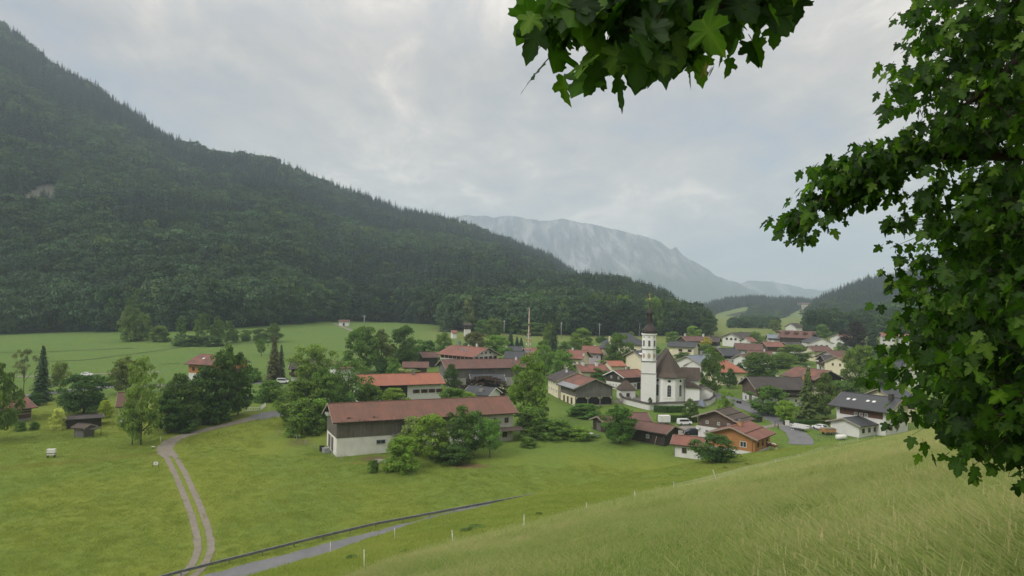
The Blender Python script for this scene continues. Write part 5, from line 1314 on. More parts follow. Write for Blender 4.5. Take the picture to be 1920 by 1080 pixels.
# churchyard wall with tiled top
wp = [G(*p) for p in ((1162, 741), (1164, 752), (1170, 757), (1192, 763), (1217, 769), (1250, 766.5), (1282, 766), (1312, 764), (1330, 760), (1340, 752))]
w = empty('churchyard_wall', wp[3], 0, 'low white wall with dark tiled top round the church', 'wall')
mbw, mbc = MB(), MB()
for i in range(len(wp) - 1):
    a, b = wp[i] - wp[3], wp[i + 1] - wp[3]; a.z = z_at(wp[i].x, wp[i].y) - wp[3].z; b.z = z_at(wp[i + 1].x, wp[i + 1].y) - wp[3].z
    t = (b - a); t.z = 0; t.normalize(); n_ = Vector((t.y, -t.x, 0)); h_ = 1.7
    for (mm, hw, z0, z1) in ((mbw, .22, -.5, h_), ):
        q = [a - n_ * hw, b - n_ * hw, b + n_ * hw, a + n_ * hw]
        b0 = len(mm.v); mm.v += [tuple(p + Vector((0, 0, z0))) for p in q] + [tuple(p + Vector((0, 0, z1))) for p in q]
        for f in ((0, 3, 2, 1), (4, 5, 6, 7), (0, 1, 5, 4), (1, 2, 6, 5), (2, 3, 7, 6), (3, 0, 4, 7)): mm.f.append(tuple(b0 + k for k in f)); mm.m.append(0); mm.sm.append(False)
    e0, e1 = a, b; hw = .5
    pts = lambda p: [p - n_ * hw + Vector((0, 0, h_ + .02)), p + Vector((0, 0, h_ + .5)), p + n_ * hw + Vector((0, 0, h_ + .02))]
    A_, B_ = pts(e0), pts(e1)
    mbc.face([A_[0], B_[0], B_[1], A_[1]]); mbc.face([A_[1], B_[1], B_[2], A_[2]]); mbc.face([A_[0], A_[1], A_[2]]); mbc.face([B_[2], B_[1], B_[0]]); mbc.face([A_[2], B_[2], B_[0], A_[0]])
mbw.build('wall', M['white_plaster'], w); mbc.build('coping', M['dark_tile'], w)
hs = house('chapel', 'small white churchyard chapel with pyramid roof left of the tower', (1172, 712.5), (1176, 712.5), 6.0, 4.2, 50, .35, .3, 'shingle', 'white_plaster', None, hip=(2.4, 2.4), cat='chapel'); door(hs, 'F', 0, .9, 1.9, 'dark_wood', .02)
hs = house('outbuilding', 'small white outbuilding with dark roof right of the sacristy', (1316, 719), (1322, 727), 4.6, 5, 24, .4, .4, 'dark_tile', 'white_plaster', None, cat='outbuilding'); rowwin(hs, 'F', 1, 1.4, .8, 1.0)
# ------------------------------------------------------------------ trees, each one a thing of its own
LG, MG, DG, YG, OG, BR = (0.105, 0.165, 0.045), (0.070, 0.118, 0.036), (0.038, 0.072, 0.026), (0.150, 0.205, 0.040), (0.085, 0.110, 0.045), (0.060, 0.070, 0.040)
SP, CB = (0.026, 0.046, 0.028), (0.022, 0.016, 0.022)
GR = 'trees and bushes of the village'
T = [
 ('oval', -10, 828, 686, 84, 'bright leafy tree cut off by the left picture edge', MG),
 ('pine', 44, 742, 656, 48, 'reddish pine with bare trunk beside the dark spruce', (0.085, 0.085, 0.045)),
 ('spruce', 78, 752, 645, 52, 'tall dark spruce behind the log house', SP),
 ('bush', 68, 760, 738, 36, 'dark bush at the foot of the tall dark spruce', DG),
 ('open', 113, 738, 680, 42, 'thin pale tree right of the tall dark spruce', OG),
 ('round', 157, 776, 702, 96, 'round dark green tree above the long low shed', DG),
 ('bush', 197, 783, 752, 26, 'yellowish bush between the round dark tree and the white cottage', YG),
 ('bush', 108, 806, 768, 28, 'cream flowering elder beside the long low shed', (0.30, 0.32, 0.17)),
 ('bush', 160, 813, 800, 26, 'weedy bush against the tiny grey field shed', MG),
 ('bush', 64, 806, 791, 18, 'small round bush before the log house wall', MG), ('bush', 38, 808, 790, 20, 'larger round bush before the log house wall', MG),
 ('round', 236, 738, 670, 62, 'pale round tree behind the tall pale tree', OG),
 ('tall', 264, 834, 674, 84, 'tall pale green tree with bare trunk at the track bend', (0.098, 0.150, 0.060)),
 ('open', 248, 834, 745, 60, 'low drooping side tree under the tall pale tree', (0.090, 0.140, 0.055)),
 ('oval', 314, 812, 738, 70, 'dark tree standing right against the track bend', DG),
 ('oval', 338, 803, 704, 92, 'dark leafy tree second from the track bend', DG),
 ('oval', 384, 792, 690, 90, 'high dark tree in the middle of the clump by the track', DG),
 ('round', 424, 784, 653, 78, 'tallest dark tree of the clump by the track', (0.042, 0.076, 0.026)),
 ('oval', 446, 778, 698, 62, 'dark tree at the right end of the clump by the track', (0.044, 0.080, 0.028)),
 ('bush', 346, 808, 768, 60, 'dark undergrowth bush left in the clump by the track', DG), ('bush', 400, 793, 752, 66, 'dark undergrowth bush right in the clump by the track', DG),
 ('spruce', 513, 716, 626, 44, 'brownish spruce at the meadow edge', (0.052, 0.056, 0.034)), ('spruce', 526, 712, 645, 28, 'slimmer spruce leaning on the brownish one', (0.046, 0.054, 0.034)),
 ('open', 490, 668, 635, 20, 'small lone tree in the meadow left of the spruce', MG),
 ('bush', 468, 716, 690, 46, 'pale hedge bush below the orange timber gable', LG), ('bush', 505, 752, 716, 62, 'leafy bush above the white railing', MG),
 ('open', 583, 738, 648, 84, 'loose pale tree in front of the dark timber house', (0.085, 0.135, 0.045)),
 ('round', 560, 795, 712, 96, 'broad green tree beside the asphalt yard', (0.066, 0.110, 0.034)), ('oval', 604, 788, 694, 84, 'green tree left of the tall thin trunk by the barn', MG),
 ('open', 652, 776, 676, 92, 'large pale leafy tree behind the long barn', (0.078, 0.125, 0.045)), ('bush', 690, 772, 724, 66, 'shrub in front of the orange roofed farmhouse, left one', MG),
 ('bush', 738, 772, 730, 58, 'bright shrub before the orange roofed farmhouse', LG), ('bush', 630, 784, 735, 60, 'shrub behind the left end of the long barn', MG),
 ('bush', 566, 815, 752, 72, 'bushy tree hugging the barn gable, left one', (0.072, 0.120, 0.036)), ('bush', 598, 808, 752, 56, 'bright bush hugging the barn gable', LG),
 ('round', 676, 700, 613, 74, 'large green tree at the meadow edge, left of three', MG), ('oval', 714, 698, 622, 58, 'reddish green tree in the middle of the three at the meadow edge', (0.078, 0.100, 0.045)),
 ('round', 758, 690, 612, 58, 'dense dark tree right of the three at the meadow edge', DG), ('bush', 795, 680, 638, 58, 'low dark tree between the dense tree and the inn', MG),
 ('bush', 716, 712, 672, 28, 'small dark tree behind the orange roofed farmhouse', DG), ('bush', 736, 712, 670, 34, 'bright small tree behind the orange roofed farmhouse', LG),
 ('bush', 762, 705, 690, 66, 'pale flowering shrub row above the orange roof', (0.20, 0.22, 0.12)),
 ('oval', 846, 738, 684, 40, 'dark ivy covered tree right of the orange roofed farmhouse', DG), ('bush', 848, 768, 728, 60, 'dark bush right of the white farmhouse wall', MG), ('bush', 872, 762, 734, 46, 'bright bush beside the grey roofed garage', LG),
 ('bush', 908, 742, 708, 92, 'dark purple leaved bush behind the grey roofed garage', (0.030, 0.020, 0.024)),
 ('oval', 990, 800, 668, 92, 'tall bright green tree at the right end of the long barn', (0.074, 0.130, 0.032)), ('oval', 1020, 704, 640, 56, 'paler tree behind the tall bright green tree', LG), ('round', 1054, 712, 658, 52, 'round bright tree left of the red roofed cream house', (0.092, 0.150, 0.042)),
 ('bush', 752, 884, 822, 70, 'round bright bush alone in front of the barn', (0.100, 0.165, 0.036)), ('round', 806, 862, 782, 84, 'light leafy tree before the barn wall', (0.086, 0.145, 0.038)), ('oval', 872, 856, 762, 88, 'darker leafy tree before the barn wall', (0.056, 0.098, 0.032)),
 ('open', 918, 858, 786, 62, 'light young tree before the plastered barn end', (0.086, 0.145, 0.040)), ('bush', 772, 850, 786, 52, 'white flowering elder against the barn', (0.15, 0.18, 0.10)), ('bush', 700, 886, 862, 22, 'tiny bush by the earth heap', MG),
 ('bush', 850, 868, 835, 70, 'dark low shrub under the two barn trees', DG), ('bush', 990, 838, 820, 36, 'clump of nettles on the meadow below the barn', MG),
 ('bush', 1000, 822, 768, 76, 'bushy growth right of the barn end', MG), ('bush', 1042, 822, 788, 66, 'low bush on the slope below the grey arched barn', (0.076, 0.126, 0.036)), ('bush', 1085, 824, 800, 56, 'lowest bush left of the small dark shed', LG), ('bush', 1096, 780, 758, 70, 'green weed bank before the arched barn', (0.060, 0.115, 0.028)),
 ('round', 1162, 832, 762, 68, 'round green tree on short trunk before the dark sheds', (0.050, 0.100, 0.026)),
 ('round', 1338, 866, 814, 88, 'spreading dark bush tree covering the orange chalet corner', (0.044, 0.078, 0.024)),
 ('oval', 1295, 792, 748, 32, 'small dense tree at the churchyard wall', (0.050, 0.090, 0.030)), ('oval', 1219, 757, 745, 10, 'small clipped evergreen at the tower foot', DG),
 ('oval', 1336, 742, 656, 52, 'tall full tree right of the church', (0.062, 0.108, 0.032)), ('oval', 1368, 728, 692, 32, 'smaller dark tree right of the tall full tree', DG),
 ('round', 1425, 715, 662, 76, 'broad dark tree above the old timber farmhouse', (0.046, 0.084, 0.028)), ('open', 1360, 788, 735, 34, 'thin young tree by the village street', LG),
 ('round', 1440, 778, 724, 78, 'bushy tree before the old timber farmhouse wall', (0.066, 0.112, 0.034)), ('round', 1473, 790, 750, 44, 'bright yellow green bush on the lawn', YG),
 ('spruce', 1514, 785, 686, 56, 'conical green tree right of the old timber farmhouse', (0.060, 0.085, 0.030)), ('oval', 1547, 786, 702, 54, 'broad conical tree beside the conical green one', (0.062, 0.088, 0.030)),
 ('round', 1610, 738, 648, 72, 'large light green tree right of the yellow house', (0.086, 0.128, 0.036)), ('oval', 1652, 742, 660, 66, 'large green tree behind the big white house', (0.072, 0.112, 0.034)), ('bush', 1580, 742, 715, 60, 'low trees left behind the big white house', (0.060, 0.105, 0.032)),
 ('spruce', 1636, 668, 600, 44, 'dark spruce beside the copper beech', SP), ('round', 1601, 658, 604, 50, 'dark purple copper beech above the far street', CB), ('round', 1680, 720, 650, 60, 'leafy tree half hidden by the maple', MG),
 ('round', 1162, 692, 625, 52, 'big round dense tree left of the church tower', (0.058, 0.102, 0.030)), ('bush', 1150, 690, 668, 60, 'bright bush below the big round dense tree', LG), ('bush', 1120, 714, 690, 60, 'shrub left of the dark timber house', MG),
 ('round', 1090, 662, 618, 50, 'pale round tree behind the red hipped roof', (0.076, 0.125, 0.042)), ('round', 1062, 668, 640, 34, 'low tree left of the pale round tree', MG),
 ('oval', 1028, 668, 606, 32, 'pale tall tree beside the dark spruce pair', OG), ('spruce', 1037, 680, 602, 40, 'dark spruce behind the cream house', SP),
 ('spruce', 957, 650, 618, 22, 'left spruce of the three by the maypole', SP), ('spruce', 969, 654, 630, 18, 'middle spruce of the three by the maypole', SP), ('spruce', 977, 654, 632, 18, 'right spruce of the three by the maypole', SP),
 ('round', 830, 664, 624, 32, 'small round tree left of the inn roof', MG), ('round', 888, 664, 622, 46, 'brownish round tree behind the inn', BR), ('round', 930, 662, 628, 54, 'bright round tree behind the inn', LG), ('round', 950, 690, 652, 40, 'tree close behind the inn gable', MG),
 ('spruce', 836, 622, 576, 36, 'pale spruce standing before the forest left of the tiny chapel', (0.050, 0.075, 0.045)), ('oval', 878, 622, 558, 30, 'tall pale ash before the forest', (0.095, 0.115, 0.065)), ('round', 905, 630, 600, 40, 'tree right of the tiny wayside chapel', MG), ('round', 925, 632, 596, 40, 'taller tree right of the tiny wayside chapel', (0.060, 0.095, 0.035)), ('round', 962, 626, 592, 40, 'round tree on the far meadow edge behind the maypole', MG), ('bush', 1000, 628, 606, 60, 'low wide shrub on the far meadow edge', MG),
 ('oval', 1328, 634, 588, 38, 'dark tall tree at the foot of the wooded spur', (0.036, 0.062, 0.032)), ('round', 1300, 636, 611, 32, 'bright round tree at the foot of the wooded spur', LG), ('round', 1262, 646, 622, 36, 'tree right behind the tower', MG),
 ('oval', 1324, 664, 633, 30, 'yellow flowering tree top by the cream house', (0.26, 0.22, 0.05)), ('round', 1322, 668, 645, 42, 'green tree under the yellow one', MG), ('bush', 1285, 676, 660, 44, 'shrub below the cream house windows', MG),
 ('round', 1418, 652, 622, 34, 'round tree left of the pale blue roof', MG), ('round', 1452, 668, 652, 34, 'tree right of the twin brown roofs', MG), ('round', 1490, 682, 648, 64, 'wide light tree amid the right hand houses', (0.082, 0.118, 0.042)), ('round', 1468, 690, 662, 56, 'green tree below the wide light tree', MG), ('round', 1476, 650, 622, 30, 'tree before the timber hotel', MG), ('round', 1542, 640, 610, 32, 'bright tree right of the timber hotel', MG), ('round', 1454, 622, 600, 24, 'far tree before the green clearing', OG),
 ('round', 1390, 640, 622, 26, 'tree beside the white gabled far house', MG), ('bush', 1345, 690, 672, 46, 'hedge bushes right of the tall full tree', LG), ('bush', 1500, 640, 628, 30, 'shrub before the timber hotel balcony', MG),
 ('bush', 1605, 812, 791, 32, 'dark round bush before the white double garage', DG), ('bush', 1540, 792, 780, 50, 'low garden shrubs at the lawn edge', (0.08, 0.11, 0.045)),
 ('bush', 245, 640, 574, 44, 'tall pale tree rising at the meadow tip of the forest', (0.072, 0.110, 0.042)), ('round', 268, 640, 588, 36, 'second tree at the meadow tip of the forest', (0.062, 0.100, 0.040)), ('bush', 300, 641, 613, 40, 'low round bush at the meadow tip of the forest', (0.066, 0.105, 0.038)),
 ('tall', 338, 645, 595, 24, 'slim tree first in the meadow row', (0.056, 0.092, 0.040)), ('tall', 376, 648, 590, 34, 'tallest slim tree in the meadow row', (0.066, 0.106, 0.044)), ('oval', 408, 646, 595, 34, 'rounder tree in the meadow row', (0.066, 0.106, 0.044)), ('tall', 427, 644, 602, 22, 'last slim tree in the meadow row', (0.062, 0.1, 0.044)),
 ('bush', 352, 648, 628, 60, 'shrub belt under the slim meadow trees', (0.056, 0.092, 0.036)), ('bush', 394, 648, 630, 60, 'darker shrub belt under the tallest meadow tree', (0.05, 0.086, 0.034)), ('round', 437, 642, 617, 28, 'round bush right of the meadow row', (0.056, 0.095, 0.036)), ('round', 461, 640, 618, 24, 'lone round bush on the meadow with pale top', MG), ('round', 487, 642, 616, 34, 'round bush left of the last meadow tree', (0.054, 0.090, 0.036)), ('oval', 512, 642, 607, 36, 'last taller tree of the meadow bushes', (0.056, 0.094, 0.036)),
]
for (kd_, px_, b_, t_, w_, lb, colr) in T:
    nm = 'copper_beech' if 'copper beech' in lb else None
    tree(kd_, px_, b_, t_, w_, lb, colr, 'bush' if kd_ == 'bush' else 'tree', GR, nm)
# clipped hedges below the churchyard
def hedge(pts, h, wd, label):
    rng = np.random.RandomState(len(label)); cen = []; nor = []
    for a, b in zip(pts[:-1], pts[1:]):
        n = int((b - a).length * h * 260)
        f = rng.rand(n); side = rng.randint(0, 3, n); t = (b - a).normalized(); nn = np.array((t.y, -t.x, 0))
        p = np.array(a)[None] + np.outer(f, np.array(b - a))
        off = np.where(side == 0, -.5, np.where(side == 1, .5, rng.rand(n) - .5)) * wd; hh = np.where(side == 2, 1.0, rng.rand(n)) * h
        p = p + np.outer(off, nn) + rng.normal(size=(n, 3)) * .05; p[:, 2] = Zg(p[:, 0], p[:, 1]) + hh
        no = np.where(side[:, None] == 2, np.array((0, 0, 1.0))[None], np.outer(np.sign(off), nn)) + rng.normal(size=(n, 3)) * .5
        cen.append(p); nor.append(no / np.linalg.norm(no, axis=1, keepdims=True))
    cen = np.concatenate(cen); nor = np.concatenate(nor); o3 = np.array(pts[0])
    Vq, Fq = leaf_quads(cen - o3, nor, .16 * (0.6 + .8 * rng.rand(len(cen))), rng)
    root = empty('hedge', pts[0], 0, label, 'hedge', 'clipped hedges')
    o = link('foliage', np_mesh('foliage', Vq, Fq, [M['leaf']], attrs={'tone': ('FLOAT', np.clip(.5 + .2 * rng.randn(len(Vq) // 4), 0, 1).repeat(4))}), root); o.color = (0.042, 0.078, 0.026, 1)
    mb = MB()
    for a, b in zip(pts[:-1], pts[1:]):
        t = (b - a).normalized(); n_ = Vector((t.y, -t.x, 0)) * (wd * .42); q = [(p - pts[0]) for p in (a - n_, b - n_, b + n_, a + n_)]
        mb.prism([(p.x, p.y) for p in q], -.3, h * .92, 0, 'z')
    mb.build('core', M['dark_bark'], root)
hedge(gpts([(1226, 772), (1250, 773.5), (1284, 773)]), 1.8, 1.4, 'long clipped hedge just below the churchyard wall')
hedge(gpts([(1232, 789), (1262, 791), (1306, 791)]), 1.7, 1.3, 'clipped hedge behind the white box trailer')
hedge(gpts([(1412, 789), (1424, 792)]), 1.6, 2.0, 'short clipped hedge behind the orange chalet')
hedge(gpts([(1470, 797), (1506, 799)][:1] + [(1534, 795)]), 1.0, 1.0, 'low garden hedge beside the parked trailer')
# village greenery between the houses, smaller bushes that look alike
rv = random.Random(21)
spots = []
for _ in range(400):
    a = rv.uniform(1060, 1720); b = rv.uniform(634, 735)
    if b > 700 and a < 1360: continue
    p = G(a, b)
    ok = all((Vector((o.location.x, o.location.y)) - p.xy).length > 9 for o in COL.objects if o.parent is None and o.get('category') in ('house', 'farmhouse', 'chalet', 'hotel', 'school', 'church', 'tower', 'outbuilding', 'chapel', 'barn', 'garage'))
    if ok and all((q - p.xy).length > 7 for q in spots): spots.append(p.xy.copy())
for i, q in enumerate(spots[:64]):
    h_ = rv.uniform(2.0, 5.5)
    tree(rv.choice(['bush', 'round', 'oval', 'bush']), 0, 0, 0, 0, 'garden bush or small tree among the village houses', rv.choice([MG, LG, DG, MG, OG]), 'tree', 'garden trees among the village houses', 'garden_tree', i, at=(q.x, q.y), H=h_, Wm=h_ * rv.uniform(.8, 1.3))
# forest edge: the front row of the big wood, trees one can tell apart
prof = RIDGES['forest_mountain'][0]
k = 0
for px_ in np.arange(-10, 1310, 9.5):
    key = 'forest_mountain' if px_ < 900 else 'wooded_knoll'
    u = ray(px_ + rv.uniform(-4, 4), 600)[0]; t_ = rv.uniform(0.0, 0.02) if key == 'forest_mountain' else rv.uniform(0, .06)
    P_ = RIDGES[key][0](np.array([u]), np.array([t_]))[0]
    kd_ = rv.choice(['spruce', 'spruce', 'round', 'oval', 'oval', 'tall']); h_ = rv.uniform(17, 27)
    lb = 'spruce in the front row of the big forest' if kd_ == 'spruce' else 'leafy tree in the front row of the big forest'
    r_t = tree(kd_, 0, 0, 0, 0, lb, SP if kd_ == 'spruce' else rv.choice([DG, MG, (0.05, 0.085, 0.032)]), 'tree', 'spruces of the forest edge' if kd_ == 'spruce' else 'leafy trees of the forest edge', None, k, at=(P_[0], P_[1]), H=h_, Wm=h_ * (rv.uniform(.24, .32) if kd_ == 'spruce' else rv.uniform(.42, .62)))
    r_t.location.z = P_[2] - .4
    k += 1
# ------------------------------------------------------------------ the maple the picture is taken under
def maple_leaf_outline():
    """half outline of a five-lobed toothed leaf, stalk at the origin, tip at (0, 1)"""
    half = [(0.0, 0.0), (0.10, -0.06), (0.22, -0.10), (0.30, -0.04), (0.38, -0.05), (0.36, 0.06), (0.30, 0.13),   # basal lobe
            (0.38, 0.18), (0.46, 0.20), (0.52, 0.30), (0.62, 0.36), (0.55, 0.42), (0.56, 0.50), (0.46, 0.50), (0.36, 0.47), (0.26, 0.47),   # side lobe
            (0.25, 0.56), (0.29, 0.66), (0.24, 0.74), (0.22, 0.84), (0.12, 0.90), (0.07, 0.97), (0.0, 1.06)]
    return half
_half = maple_leaf_outline()
_ol = _half + [(-a, b) for a, b in _half[-2:0:-1]]
_ol = np.array(_ol)
_c = np.array((0.0, 0.34))
LV = np.concatenate([[_c], _ol]); LN = len(LV)
LF = np.array([(0, 1 + i, 1 + (i + 1) % (LN - 1)) for i in range(LN - 1)])
def leaf_cloud(pos, tipdir, normal, size, curl, rng):
    n = len(pos)
    t = tipdir / np.linalg.norm(tipdir, axis=1, keepdims=True)
    nn = normal - (normal * t).sum(1, keepdims=True) * t; nn /= np.linalg.norm(nn, axis=1, keepdims=True) + 1e-9
    s = np.cross(t, nn)
    ax, ay = LV[:, 0], LV[:, 1]
    fold = np.abs(ax)[None, :] * curl[:, None] - (ay[None, :] - 0.2).clip(0) ** 2 * (0.35 * rng.rand(n))[:, None] + 0.06 * rng.normal(size=(n, LN)) * np.abs(ax)[None, :]
    P = pos[:, None, :] + size[:, None, None] * (ax[None, :, None] * s[:, None, :] * (0.85 + .3 * rng.rand(n))[:, None, None] + ay[None, :, None] * t[:, None, :] + fold[:, :, None] * nn[:, None, :])
    F = (np.arange(n) * LN)[:, None, None] + LF[None]
    return P.reshape(-1, 3), F.reshape(-1, 3)
_vein = np.where(np.abs(LV[:, 0]) < .02, .20, np.where(np.hypot(LV[:, 0], LV[:, 1] - .34) > .5, .06, -.08))
def maple_mat():
    m, t, b, o = new_mat('maple_leaf')
    at = t.nodes.new('ShaderNodeAttribute'); at.attribute_name = 'tone'
    v = obj_coord(t); n = noise(t, v, 9, 3)
    col = ramp(t, at.outputs['Fac'], [(0.0, (0.013, 0.034, 0.008)), (0.45, (0.034, 0.080, 0.013)), (0.8, (0.075, 0.155, 0.019)), (1.0, (0.16, 0.25, 0.045))])
    col = mixc(t, ramp(t, n, [(0.35, 0.0), (0.7, 0.4)]), col, mixc(t, 1.0, col, (0.7, 0.8, 0.7), 'MULTIPLY'))
    L(t, col, b.inputs['Base Color']); b.inputs['Roughness'].default_value = 0.5; b.inputs['Specular IOR Level'].default_value = 0.16
    tr = t.nodes.new('ShaderNodeBsdfTranslucent'); L(t, mixc(t, 1.0, col, (1.5, 1.9, 0.6), 'MULTIPLY'), tr.inputs[0])
    mx = t.nodes.new('ShaderNodeMixShader'); mx.inputs[0].default_value = 0.5
    L(t, b.outputs[0], mx.inputs[1]); L(t, tr.outputs[0], mx.inputs[2]); L(t, mx.outputs[0], o.inputs[0])
maple_mat()
plain('seed_wing', (0.30, 0.30, 0.12), 0.7, 0, 0.3)
def at_px(px, py, dist):
    u, e = ray(px, py); return Vector((u * dist, dist, e * dist))
rm = random.Random(5); rn = np.random.RandomState(5)
trunk_base = Vector((6.2, 2.6, z_at(6.2, 2.6) - .2))
maple = empty('maple_tree', trunk_base, 0, 'large maple tree framing the view with leafy branches at the top and right edge', 'tree')
tb = trunk_base
rel = lambda p: Vector(p) - tb
crown_c = Vector((6.0, 2.7, 3.2))
mb = MB(); mb.tube([rel(tb), rel(tb + Vector((-.1, 0, 1.2))), rel(Vector((6.0, 2.7, 2.6))), rel(Vector((5.8, 2.9, 5.0))), rel(Vector((5.6, 3.0, 7.5)))], [.34, .27, .22, .15, .05], 12)
mb.build('trunk', M['bark'], maple)
# limbs: (points as picture x, picture y, distance), from the trunk outwards
LIMBS = [
 # big limb along the upper left: leaves hang into the top of the frame
 [(2300, -420, 3.0), (1900, -330, 2.6), (1620, -230, 2.2), (1430, -110, 1.95), (1300, -40, 1.8), (1225, 20, 1.75), (1180, 60, 1.72)],
 [(1620, -230, 2.2), (1480, -110, 2.05), (1390, -30, 1.95), (1310, 50, 1.9), (1268, 82, 1.88)],
 [(1430, -110, 1.95), (1290, -90, 1.85), (1210, -50, 1.8), (1150, -15, 1.8), (1100, 10, 1.8), (1068, 32, 1.8)],
 [(1620, -230, 2.2), (1560, -140, 2.1), (1500, -90, 2.1), (1455, -45, 2.1), (1410, -10, 2.05)],
 # branch reaching left at mid height
 [(2300, 60, 3.4), (2050, 170, 3.7), (1850, 255, 3.9), (1700, 290, 4.0), (1600, 320, 4.1), (1562, 350, 4.2), (1525, 395, 4.2), (1485, 428, 4.2)],
 [(1700, 290, 4.0), (1650, 315, 4.0), (1610, 345, 4.0)],
 # upper right mass
 [(2200, -260, 3.2), (2010, -80, 3.3), (1910, 0, 3.5), (1840, 60, 3.7), (1790, 110, 3.8)],
 [(2010, -80, 3.3), (1930, 80, 3.4), (1850, 170, 3.5), (1800, 200, 3.6)],
 # middle and lower right mass
 [(2250, 240, 3.2), (2080, 330, 3.3), (1940, 380, 3.6), (1840, 410, 3.9), (1780, 430, 4.0)],
 [(2200, 400, 3.0), (2060, 470, 3.2), (1930, 520, 3.5), (1830, 550, 3.8), (1780, 580, 4.0)],
 [(2200, 540, 3.0), (2040, 600, 3.1), (1920, 630, 3.4), (1820, 665, 3.7), (1765, 700, 3.9)],
 [(2150, 630, 2.9), (2020, 680, 3.0), (1940, 710, 3.2), (1870, 740, 3.4), (1820, 760, 3.5)],
 [(2150, 720, 2.7), (2030, 760, 2.8), (1975, 760, 2.9), (1930, 775, 3.0)],
 [(2150, 100, 4.6), (2020, 200, 4.6), (1920, 320, 4.6), (1850, 380, 4.7)],
 [(2150, 450, 4.4), (2010, 540, 4.4), (1900, 600, 4.5), (1810, 630, 4.6)],
 [(2150, 300, 4.4), (2020, 420, 4.4), (1920, 470, 4.5), (1810, 490, 4.6)],
 [(2150, -100, 4.6), (2020, 20, 4.6), (1930, 120, 4.7), (1870, 220, 4.7)],
]
pos, tip, nor, siz = [], [], [], []
SEEDS = []; TWIGS = []
limb_curves = []
for li, lm in enumerate(LIMBS):
    P = [at_px(*q) for q in lm]
    Q = []
    for i in range(len(P) - 1):
        a, b_, c_, d = P[max(i - 1, 0)], P[i], P[i + 1], P[min(i + 2, len(P) - 1)]
        for k in range(8):
            t = k / 8
            Q.append(0.5 * ((2 * b_) + (c_ - a) * t + (2 * a - 5 * b_ + 4 * c_ - d) * t * t + (3 * b_ - a - 3 * c_ + d) * t ** 3))
    Q.append(P[-1])
    start = Q[0]
    root_pt = Vector((6.0, 2.7, max(0.6, min(5.5, start.z * .55 + .2))))
    Q = [root_pt.lerp(start, f) for f in (0, .33, .66)] + Q
    mb = MB(); n = len(Q)
    r0 = .055 if li in (0, 4) else .035
    mb.tube([rel(q) for q in Q], [r0 * (1 - i / n) ** .8 + .003 for i in range(n)], 7)
    mb.build('limb', M['dark_bark'], maple)
    limb_curves.append(Q)
    dense = 1.0
    m0 = 8
    for i in range(m0, n):
        q = Q[i]; f = i / (n - 1)
        dirn = (Q[min(i + 1, n - 1)] - Q[i - 1]).normalized()
        cnt = (2 if i % 2 else 1) if li in (0, 1, 2, 3) else (7 if li == 4 else 13)
        if li in (4, 5) and f > .72: cnt = 4
        for k in range(cnt):
            # short twig carrying a spray of leaves
            rad = (0.10 if li in (4, 5) else .24) * (1.0 if li > 3 else .45) * (1.25 - .5 * f)
            off = Vector((rm.gauss(0, 1), rm.gauss(0, 1), rm.gauss(0, .8))) * rad * (1 - .3 * (li in (0, 1, 2, 3)))
            if off.length > 2.1 * rad: off *= 2.1 * rad / off.length
            tw_ = q + off
            if k % 4 == 0 and li > 3: TWIGS.append((q, tw_))
            for s_ in range(rm.choice((2, 3, 3))):
                out_ = Vector((rm.gauss(0, 1), rm.gauss(0, 1), rm.gauss(0, .35))).normalized()
                td = (out_ * .8 + dirn * .35 + Vector((0, 0, -.75 - .5 * rm.random()))).normalized()
                pos.append(tw_ + out_ * rm.uniform(.02, .07)); tip.append(td)
                nn_ = Vector((rm.gauss(0, .55), rm.gauss(-.35, .55), .8))
                nor.append(nn_); siz.append(rm.uniform(.07, .135) * (.84 if li in (0, 1, 2, 3) else .58 if li in (4, 5) else .56))
        if rm.random() < .10: SEEDS.append(q + Vector((0, 0, -.05)))
pos = np.array([tuple(rel(p)) for p in pos]); tip = np.array([tuple(p) for p in tip]); nor = np.array([tuple(p) for p in nor]); siz = np.array(siz)
LVs, LFs = leaf_cloud(pos, tip, nor, siz, rn.uniform(-.25, .35, len(pos)), rn)
tone = np.clip(.42 + .27 * rn.randn(len(pos)), 0, 1)
link('foliage', np_mesh('foliage', LVs, LFs, [M['maple_leaf']], attrs={'tone': ('FLOAT', np.clip((tone[:, None] + _vein[None]).ravel(), 0, 1))}), maple)
# leaf stalks
mb = MB()
for i in range(0, len(pos), 2):
    p = Vector(pos[i]); a = p - Vector(tip[i]) * .022
    mb.tube([p, a], .0016, 3, cap=False)
for (a, b) in TWIGS:
    a, b = rel(a), rel(b); mb.tube([a, (a + b) / 2 + Vector((0, 0, .02)), b], [.003, .0022, .0012], 4, cap=False)
mb.build('twigs', M['dark_bark'], maple)
# hanging winged seeds
SEEDS = [at_px(1195, 62, 1.72), at_px(1325, 122, 1.85), at_px(1760, 330, 3.9)] + SEEDS[:6]
mb = MB()
for q in SEEDS:
    for k in range(9):
        a = rm.uniform(0, 6.28); d = Vector((math.cos(a) * .5, math.sin(a) * .5, -1)).normalized(); w_ = Vector((-math.sin(a), math.cos(a), 0)) * .006
        p = rel(q) + Vector((rm.gauss(0, .012), rm.gauss(0, .012), rm.gauss(0, .02)))
        mb.face([p, p + d * .018 + w_, p + d * .038 + w_ * .8, p + d * .042, p + d * .016 - w_ * .5])
mb.build('seed_cluster', M['seed_wing'], maple)
